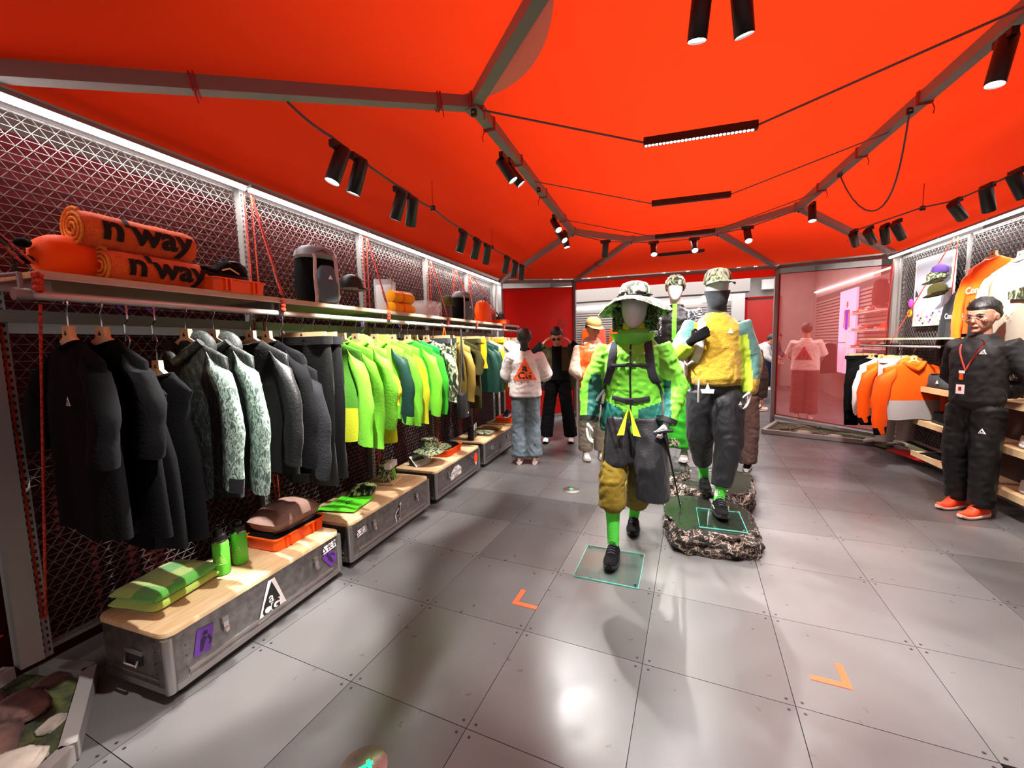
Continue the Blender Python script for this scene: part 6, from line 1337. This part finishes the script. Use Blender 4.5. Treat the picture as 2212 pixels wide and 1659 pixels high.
for sx in (-1, 1): b.ell(H0+V3((sx*.045, -.118, .022)), (.042, .014, .02), mat('lens_smoke', '101014', .1), 14, 8)
logo(b, .016, white, None, Matrix.Translation(H0+V3((-.04, -.134, .024))) @ FRONT); obj('goggles', b, t)
# backpack worn by mannequin one
t2 = thing('worn_backpack', 'black backpack with chest and waist straps worn by the lime jacket mannequin', 'bag', o1); b = MB(); b.loft([ring((.02, .25, z), (w_, 0, 0), (0, d_, 0), 22, 3) for z, w_, d_ in ((1.02, .12, .06), (1.06, .15, .09), (1.3, .15, .1), (1.48, .13, .08), (1.52, .09, .04))], blkn); obj('pack_body', b, t2)
for sx in (-1, 1): band(t2, m1, [(.02+sx*.1, -.3, 1.5), (.02+sx*.118, -.3, 1.4), (.02+sx*.13, -.3, 1.3), (.02+sx*.165, -.3, 1.22)], .028, dgrey, (0, 1, 0), .008, .3, 'shoulder_strap'); band(t2, m1, [(.02+sx*.165, -.3, 1.23), (.02+sx*.2, -.25, 1.12), (.02+sx*.2, -.2, 1.03)], .009, ribk, (0, 1, 0), .006, .4, 'webbing')
band(t2, m1, [(-.1, -.3, 1.345), (.02, -.3, 1.352), (.14, -.3, 1.345)], .012, ribk, (0, 1, 0), .012, .4, 'chest_strap'); band(t2, m1, [(-.2, -.2, 1.13), (-.1, -.3, 1.118), (.02, -.3, 1.115), (.14, -.3, 1.118), (.24, -.2, 1.13)], .017, ribk, None, .01, .3, 'waist_strap', (.02, .05))
b = MB(); b.box((.02, -.155-.0, 1.352), (.035, .014, .026), blackp); b.box((.02, -.165, 1.115), (.05, .016, .034), blackp); obj('buckle', b, t2, False)
# trekking pole
h_ = o1+J1['wrR']+V3((.0, -.045, -.07)); tip = gz(1470, 1096, .176); t = thing('trekking_pole', 'black trekking pole from the mannequin hand down to the rock plinth', 'pole', (0, 0, 0)); b = MB(); b.tube([tip+V3((0, 0, .0)), tip.lerp(h_, .85)], [.004, .008], dgrey, 10); obj('shaft', b, t)
b = MB(); up_ = (h_-tip).normalized(); b.tube([h_-up_*.13, h_+up_*.03], [.012, .015], blackp, 12); b.tube([h_+up_*.03+V3((-.045, -.02, .0)), h_+up_*.045, h_+up_*.04+V3((.05, .02, 0))], [.01, .015, .008], blackp, 10); obj('grip', b, t); b = MB(); b.lathe([(.012, .03), (.02, .035), (.012, .045)], blackp, 12, tip); obj('basket', b, t)
# ---- mannequin two: mustard sweater
o2 = V3((.155, 3.56, 0)); zf = .18
J2 = std(1.8, pel=(0, .02, 1.15), wai=(0, .02, 1.28), che=(0, 0, 1.48), nek=(0, .01, 1.7), hed=(.0, .0, 1.885), shL=(-.185, .02, 1.63), elL=(-.28, -.06, 1.38), wrL=(-.165, -.2, 1.5), shR=(.185, .02, 1.63), elR=(.25, .03, 1.33), wrR=(.235, -.02, 1.12),
         hiL=(-.09, .02, 1.12), knL=(-.1, .02, .72), anL=(-.055, .3, .32), hiR=(.09, .02, 1.12), knR=(.1, -.08, .7), anR=(.04, -.12, .29))
t = thing('mannequin', 'white mannequin in a mustard sweater and black trousers standing on the rock plinth', 'mannequin', o2, 0)
hm2 = headmat(J2['hed'], .12, .1); obj('body', body_mesh(J2, mann, .008, hm2, 1.12, True, handL=False, handR=dict(curl=.3, pn=(-1, 0, 0)), k=1.1), t, True, 180)
sw_y = mat('knit_mustard', 'ae8a0c', .95, bump=.7, bs=110, sheen=.4); sw_t = mat('fleece_teal', '4c7a72', .9, bump=.4, bs=80, sheen=.3); sw_l = mat('panel_acid', 'b4d034', .8)
def c2_(c, n):
    ax = abs(c.x)
    if ax < .15 or (ax < .17 and c.z < 1.4): return sw_y
    if c.x > 0:
        if c.z < 1.2: return sw_l if c.x < .245 else sw_y
        if c.z < 1.53 and c.x < .215+(1.5-c.z)*.12: return sw_l
        return sw_t if c.x < .3 else sw_y
    if c.z > 1.47 and c.x < -.16: return sw_t
    return sw_l if c.y < -.12 else sw_y
m2 = top_mesh(J2, sw_y, [(-.02, .15, .12), (.02, .19, .15), (.1, .21, .165), (.25, .2, .155), (.5, .19, .135), (.75, .185, .125), (.9, .13, .1), (.97, .08, .08), (1.01, .07, .07)], (.078, .074, .052), .93, 1.06, .009, (14, .007), c2_); obj('sweater', m2, t)
mark(t, m2, (.09, -.16, 1.56), (0, 1, 0), .04, white, None)
b = MB(); b.tube([J2['nek']+V3((0, 0, -.01)), J2['nek']+V3((0, -.005, .03)), J2['nek']+V3((0, -.01, .08)), J2['nek']+V3((0, -.012, .13))], [.078, .07, .066, .07], dgrey, 18); b.loft([ring((0, yc, z), (w_, 0, 0), (0, d_, 0), 22) for z, w_, yc, d_ in ((-.15, .055, .01, .055), (-.125, .05, -.02, .066), (-.1, .06, -.025, .075), (-.06, .07, -.015, .09), (-.03, .078, -.008, .1), (-.012, .08, -.004, .104))], dgrey, True, hm2 @ Matrix.Scale(1.12, 4)); obj('neck_gaiter', b, t)
b = MB(); Hc = J2['hed']+V3((0, .005, .045)); b.lathe([(.096, 0), (.098, .03), (.09, .07), (.068, .098), (.03, .11), (.001, .112)], camo_g, 28, Hc, None, 1, 1.15); obj('cap_crown', b, t)
b = MB(); V = []; n = 14
for e in (0, 1):
    for k in range(n+1): a = PI+PI*k/n; V += [(Hc.x+.09*math.cos(a), Hc.y+.105*math.sin(a), Hc.z+.012-e*.004), (Hc.x+.1*math.cos(a)+.02, Hc.y-.1+.09*math.sin(a) if 0 < k < n else Hc.y+.1*math.sin(a), Hc.z-.004-e*.004-.014*abs(math.cos(a)))]
F = [(2*k, 2*k+1, 2*k+3, 2*k+2) for k in range(n)]; o_ = 2*(n+1); F += [(o_+2*k+2, o_+2*k+3, o_+2*k+1, o_+2*k) for k in range(n)]+[(2*k+1, o_+2*k+1, o_+2*k+3, 2*k+3) for k in range(n)]
b.add(V, F, camo_g); obj('cap_brim', b, t)
m_ = legs_mesh(J2, bkn, (.118, .1, .07), .62, .78, (.17, .13), .011, (15, .008, (1, 1, .55)), wz=.1); obj('trousers', m_, t); mark(t, m_, (.17, -.15, 1.02), (0, 1, 0), .03, white, None)
b = MB(); b.tube([(-.115, -.155, 1.2), (-.12, -.175, 1.12), (-.118, -.165, 1.03)], .007, greyc, 6); Ml = Matrix.Translation((-.06, -.165, 1.13)) @ FRONT
b.prism([(-.035, -.03), (.045, -.03), (.05, -.0), (.02, .0), (.004, .05), (-.012, .0), (-.045, .0)], .006, white, Ml); obj('hang_tag', b, t)
for q, f_ in (('L', .18), ('R', .15)):
    a, k = J2['an'+q], J2['kn'+q]; d = (k-a).normalized(); b = MB(); b.tube([a+V3((0, 0, -.03)), a+d*.09, a+d*f_], [.038, .04, .046], sockg, 16); obj('sock', b, t)
put_shoe(t, J2, 'R', .12, blk, sole_b, dgrey, z=.19, ln=.3, wd=.108, accent=camo_l); put_shoe(t, J2, 'L', .05, blk, sole_b, dgrey, z=.222, ln=.3, wd=.108)
b = MB(); add_hand(b, J2['wrL'], (.75, .1, .5), (0, .9, -.1), 1, blk, .7, 1.08, True); tlimb(b, [J2['wrL']-(J2['wrL']-J2['elL'])*.25, J2['wrL']], [.034, .03], blk); obj('glove', blob(b, .006, 2, None, None, 'glove'), t)
t2 = thing('worn_sling_bag', 'white sling bag strap and pouch worn by the mustard sweater mannequin', 'bag', o2); band(t2, m2, [(-.1, -.3, 1.64), (-.11, -.35, 1.5), (-.12, -.35, 1.4), (-.15, -.3, 1.33)], .03, whitec, (0, 1, 0), .01, .3, 'strap')
b = MB(); b.loft([ring((-.235, -.02, z), (w_, 0, 0), (0, .1, 0), 18, 2.6) for z, w_ in ((1.2, .02), (1.22, .04), (1.3, .045), (1.37, .04), (1.39, .02))], whitec); b.tube([(-.16, -.17, 1.34), (-.2, -.16, 1.31), (-.235, -.1, 1.36)], .012, whitec, 8, .5); obj('pouch', b, t2)
# ---- mannequin three: dark camouflage jacket, rear
o3 = V3((-.185, 4.6, .25)); J3 = std(1.9, elL=(-.27, -.02, 1.26), wrL=(-.26, -.12, 1.0), elR=(.27, -.02, 1.26), wrR=(.26, -.12, 1.0))
t = thing('mannequin', 'white mannequin in a dark camouflage jacket on the rear left rock', 'mannequin', o3, 0); hm3 = headmat(J3['hed']); obj('body', body_mesh(J3, mann, .01, hm3, 1.08, True), t, True, 180)
def c3_(c, n): return camo_sn if (abs(c.x) > .12 and c.z > 1.3) or abs(c.x) > .2 else (gm('bright_inner', '6fe03c') if abs(c.x) < .022 and n.y < -.3 and c.z > 1.25 else blkn)
camo_sn = mat('camo_snow', 'ffffff', .6, camo=['101216', '3a4048', 'aab0b4', '1c2024'], vs=22)
m3 = top_mesh(J3, blkn, hem_profile(-.05, .19, .2, .13, .14), (.1, .09, .07), vox=.014, wr=(12, .014), col=c3_); obj('jacket', m3, t)
hair_cap(t, hm3, camo_g, 1.13, .02, -.11, 1.03, name='beanie'); m_ = legs_mesh(J3, leaf, (.14, .15, .17), .85, .85, (.17, .13), .016, (8, .02)); 
obj('trousers', m_, t); b = MB(); b.loft([ring((0, 0, z), (.25, 0, 0), (0, .16, 0), 24) for z in (.25, .17)], camo_l); obj('hem_band', b, t)
put_shoe(t, J3, 'L', 0, whitec, whitec, z=.0, ln=.3, wd=.11); put_shoe(t, J3, 'R', 0, whitec, whitec, z=.0, ln=.3, wd=.11)
# ---------------------------------------------------------------- people
def person(label, loc, rz, J, head, top, prof, tcol, legs, lcol, sk=skin, sleeves=(.075, .065, .045), cut=(1., 1.), lr=(.1, .085, .075), lc=(.95, .95), shoes=(whitec, whitec), hair=True, hs=1.0, wr=(14, .009), vox=.013, hands={}, face=True, glasses=None, hairk={}, bv=.009, lwr=(12, .011), waist=(.155, .115), extra=None, srz=(0, 0), sz=0.):
    t = thing('person', label, 'person', loc, rz); obj('body', body_mesh(J, sk, bv, head, hs, False, hands.get('L'), hands.get('R')), t, True, 180)
    mt = top_mesh(J, top, prof, sleeves, cut[0], cut[1], vox, wr, tcol, extra); obj(tcol and 'jacket' or 'shirt', mt, t)
    ml = legs_mesh(J, legs, lr, lc[0], lc[1], waist, vox, lwr, lcol); obj('trousers', ml, t)
    for q, r_ in (('L', srz[0]), ('R', srz[1])): put_shoe(t, J, q, r_, shoes[0], shoes[1], z=sz)
    if hair: hair_cap(t, head, hairm, hs, **hairk)
    if face: face_bits(t, head, hs, glasses)
    return t, mt, ml
# staff
J = std(1.75, elL=(-.27, .12, 1.14), wrL=(-.07, .16, .98), elR=(.27, .12, 1.14), wrR=(.08, .17, 1.0), pel=(0, .0, .95), anL=(-.09, .03, .09), anR=(.1, -.02, .09)); hd = headmat(J['hed'], .1, .12)
t, mt, ml = person('person in a black zip top and black trousers with a red lanyard and orange shoes', (2.13, 4.6, 0), math.radians(-58), J, hd, mat('black_knit', '0d0e10', .75, bump=.15, bs=60), hem_profile(-.03, .165, .175, .12, .125), None, mat('black_shell', '08090b', .55, bump=.1, bs=30, spec=.35), None, skin2, (.085, .075, .055), (.97, .97), (.102, .086, .076), (1., 1.), (mat('neon_coral', 'ff4a22', .5, emit=None), mat('pale_sole', 'e8b8a8', .5)), glasses=(steelp, None), bv=.0065,
    hands=dict(L=dict(d=(.9, .2, -.3), pn=(0, .9, -.1), curl=.8), R=dict(d=(-.9, .1, -.2), pn=(0, .9, .1), curl=.8)), hairk=dict(line=.055, back=-.03, vol=1.02, top=.01), hs=1.1)
mark(t, mt, (.09, -.2, 1.35), (0, 1, 0), .04, white, blackprint); mark(t, ml, (.12, -.2, .72), (0, 1, 0), .045, white, blackprint)
lan = mat('lanyard_red', 'c0453e', .6)
for sx in (-1, 1): band(t, mt, [(sx*.085, -.2, 1.47), (sx*.06, -.3, 1.36), (.0, -.3, 1.2)], .006, lan, (0, 1, 0), .004, .4, 'lanyard')
b = MB(); b.box((0, -.165, 1.19), (.035, .008, .022), white); b.box((0, -.168, 1.15), (.022, .006, .045), orangec); b.box((-.0, -.168, 1.05), (.055, .005, .075), white); b.box((-.0, -.1715, 1.055), (.02, .002, .03), redc); obj('badge', b, t, False)
b = MB(); b.tube([J['nek']+V3((0, 0, -.05)), J['nek']+V3((0, -.006, .02))], [.075, .068], mat('black_knit', '0d0e10'), 18); obj('collar', b, t)
# woman in white
J = std(1.68, elL=(-.25, -.08, 1.1), wrL=(-.18, -.3, 1.12), elR=(.25, -.08, 1.1), wrR=(.18, -.3, 1.12)); hd = headmat(J['hed'], 0, -.15)
t, mt, ml = person('person in blue jeans and a white tee with an orange triangle, seen from behind', (-1.92, 4.74, 0), math.radians(-160), J, hd, gm('tee_white', 'c8beba'), hem_profile(-.12, .2, .18, .14, .12), None, gm('jeans_blue', '66747c', var='596870'), None, skin2, (.1, .1, .06), (.62, .62), (.1, .082, .1), (1., 1.), (gm('pale_pink', 'd8b8a8'), whitec), hairk=dict(line=.05, back=-.12, vol=1.08), hs=1.0)
b = MB(); tlimb(b, [J['elL'], J['wrL']], [.045, .035], blk); tlimb(b, [J['elR'], J['wrR']], [.045, .035], blk); b.tube([J['nek']+V3((0, 0, -.03)), J['nek']+V3((0, -.01, .05))], [.07, .06], blk, 16); obj('undershirt', blob(b, .012, 2, None, None, 'u'), t)
Mb_ = (0, .2, 1.18); ot = mat('print_orange', 'e8561c', .6); mark(t, mt, Mb_, (0, -1, 0), .29, ot, blackprint, name='back_print'); mark(t, mt, (0, .2, 1.04), (0, -1, 0), .1, None, None, text=[('R', .03, blackprint, -.12, 0, .001), ('I', .03, blackprint, -.04, 0, .001), ('K', .03, blackprint, .04, 0, .001), ('I', .03, blackprint, .12, 0, .001)], name='back_words')
b = MB(); b.ell(hd @ V3((0, .1, -.06)), (.05, .04, .09), hairm, 14, 10); obj('tied_hair', b, t)
# man in black behind her
J = std(1.76, che=(0, -.02, 1.28), nek=(0, -.06, 1.45), hed=(0, -.12, 1.6), shL=(-.18, -.03, 1.42), shR=(.18, -.03, 1.42), elL=(-.36, -.06, 1.32), wrL=(-.2, -.12, 1.5), elR=(.36, -.06, 1.32), wrR=(.2, -.12, 1.5), anL=(-.19, .0, .09), anR=(.19, .02, .09), knL=(-.14, -.02, .5), knR=(.14, -.02, .5)); hd = headmat(J['hed'], 0, .45)
dkol = gm('coat_olive', '33301a'); t, mt, ml = person('person in black pulling on a dark olive coat, wearing dark glasses, head bowed', (-1.88, 5.95, 0), math.radians(14), J, hd, blk, hem_profile(-.02, .2, .2, .13, .13), lambda c, n: (dkol if (abs(c.x) > .07 and c.z > 1.1 and abs(c.x) < .22) else blk), blk, None, skin, (.1, .09, .06), (1., 1.), (.1, .092, .1), (1., 1.), (whitec, blk), glasses=(blackp, mat('lens_smoke', '101014', .1)), hairk=dict(line=.055, back=-.03, vol=1.04, top=.02))
b = MB()
for sx in (-1, 1): b.loft([ring((sx*.13, .0, 1.44), (.1, 0, 0), (0, .1, 0), 18), ring((sx*.17, .02, 1.2), (.1, 0, 0), (0, .12, 0), 18), ring((sx*.2, .06, .95), (.08, 0, 0), (0, .12, 0), 18), ring((sx*.2, .08, .8), (.05, 0, 0), (0, .1, 0), 18)], dkol)
obj('coat', blob(b, .013, 3, (10, .012), None, 'coat'), t)
# man in the orange vest
J = std(1.79, elL=(-.24, -.06, 1.15), wrL=(-.12, -.24, 1.08), elR=(.24, -.06, 1.15), wrR=(.14, -.26, 1.06)); hd = headmat(J['hed'], .35, .35); beige = gm('hood_beige', 'b8a08e'); vor = mat('vest_orange', 'f05412', .5, bump=.3, bs=12)
t, mt, ml = person('person in an orange vest over a beige hooded top and tan cap, looking down', (-1.17, 5.2, 0), math.radians(25), J, hd, beige, hem_profile(-.06, .2, .2, .14, .15), lambda c, n: (vor if abs(c.x) < .19 and c.z < 1.5 and (abs(c.x) > .012) else beige), gm('khaki_grey', '8e8778'), None, skin, (.09, .085, .06), (.97, .97), (.11, .1, .09), (.95, .95), (whitec, whitec), hairk=dict(line=.03, back=-.05), hands=dict(L=dict(d=(.8, -.5, 0), pn=(0, .3, 1), curl=.9), R=dict(d=(-.8, -.4, 0), pn=(0, .3, 1), curl=.9)), hs=1.04)
b = MB(); b.ell(J['nek']+V3((0, .09, -.02)), (.13, .07, .1), beige, 18, 10); b.tube([J['nek']+V3((-.1, 0, -.02)), J['nek']+V3((0, -.1, -.07)), J['nek']+V3((.1, 0, -.02))], .03, beige, 10); obj('hood', b, t)
b = MB(); Hm = hd @ Matrix.Scale(1.08, 4); b.lathe([(.084, .045), (.086, .07), (.078, .105), (.05, .13), (.001, .138)], tanc, 26, (0, .01, 0), Hm, 1, 1.2); obj('cap_crown', b, t)
b = MB(); V = []
for e in (0, 1):
    for k in range(15): a = PI+PI*k/14; V += [(.08*math.cos(a), .01+.1*math.sin(a), .055-e*.004), (.085*math.cos(a), -.06+.09*math.sin(a) if 0 < k < 14 else .01+.1*math.sin(a), .042-e*.004)]
n = 14; o_ = 30; F = [(2*k, 2*k+1, 2*k+3, 2*k+2) for k in range(n)]+[(o_+2*k+2, o_+2*k+3, o_+2*k+1, o_+2*k) for k in range(n)]+[(2*k+1, o_+2*k+1, o_+2*k+3, 2*k+3) for k in range(n)]
b.add(V, F, tanc, Hm); obj('cap_brim', b, t)
# person in brown trousers behind mannequin two
J = std(1.68, anL=(-.1, -.05, .09), anR=(.12, .12, .09)); brn = gm('brown_cargo', '66504a', rough=.8)
person('person in loose brown trousers mostly hidden behind the mustard sweater mannequin', (.47, 5.25, 0), math.radians(170), J, headmat(J['hed']), gm('umber_top', '4a3a34'), hem_profile(-.02, .18, .18, .13, .13), None, brn, None, lr=(.12, .12, .1), lc=(.98, .98), shoes=(blk, whitec), face=False)
J = std(1.72); rust = mat('rust_quilt', '8a4a38', .6, bump=.5, bs=14); t, mt, ml = person('person in a rust quilted coat, seen behind the hat of the lime jacket mannequin', (-.75, 6.7, 0), math.radians(160), J, headmat(J['hed']), rust, hem_profile(-.08, .21, .21, .15, .15), None, blk, None, sleeves=(.11, .1, .07), face=False)
# person seen through the sheer screen
J = std(1.75, elL=(-.24, -.08, 1.15), wrL=(-.2, -.25, 1.05), elR=(.24, -.08, 1.15), wrR=(.2, -.25, 1.05)); t, mt, ml = person('person in a white tee with a red triangle, from behind, beyond the sheer red screen', (1.87, 9.05, 0), math.radians(165), J, headmat(J['hed'], .2), whitec, hem_profile(-.1, .22, .21, .15, .14), None, gm('brown_wide', '6a3a34'), None, cut=(.55, .55), sleeves=(.1, .1, .06), lr=(.12, .11, .11), face=False); mark(t, mt, (.02, .2, 1.2), (0, -1, 0), .26, redc, blackprint, name='back_print')
# two shoppers far beyond
J = std(1.7, che=(0, -.12, 1.24), nek=(0, -.22, 1.36), hed=(0, -.3, 1.46), shL=(-.17, -.18, 1.33), shR=(.17, -.18, 1.33), elL=(-.22, -.24, 1.06), wrL=(-.2, -.4, .95), elR=(.22, -.24, 1.06), wrR=(.2, -.4, .95)); person('person in a white and black jacket bending forward, far beyond the tent', (1.38, 11.4, 0), math.radians(75), J, headmat(J['hed'], 0, .5), whitec, hem_profile(-.04, .18, .2, .13, .14), lambda c, n: (blk if c.y > -.06+.3*(c.z-1.2) else whitec), blk, None, lr=(.13, .12, .12), lc=(.95, .95), vox=.016, bv=.012)
J = std(1.74, che=(0, -.08, 1.26), nek=(0, -.14, 1.4), hed=(0, -.2, 1.53), shL=(-.17, -.1, 1.36), shR=(.17, -.1, 1.36), elL=(-.24, -.12, 1.08), wrL=(-.22, -.28, .98), elR=(.24, -.12, 1.08), wrR=(.22, -.28, .98)); person('person in a navy padded jacket, farthest back near the red door', (2.02, 14.0, 0), math.radians(60), J, headmat(J['hed'], 0, .4), mat('navy_pad', '1a2a5c', .4, bump=.6, bs=8), hem_profile(-.05, .2, .21, .15, .15), None, navy, None, sleeves=(.11, .1, .07), vox=.016, bv=.012)
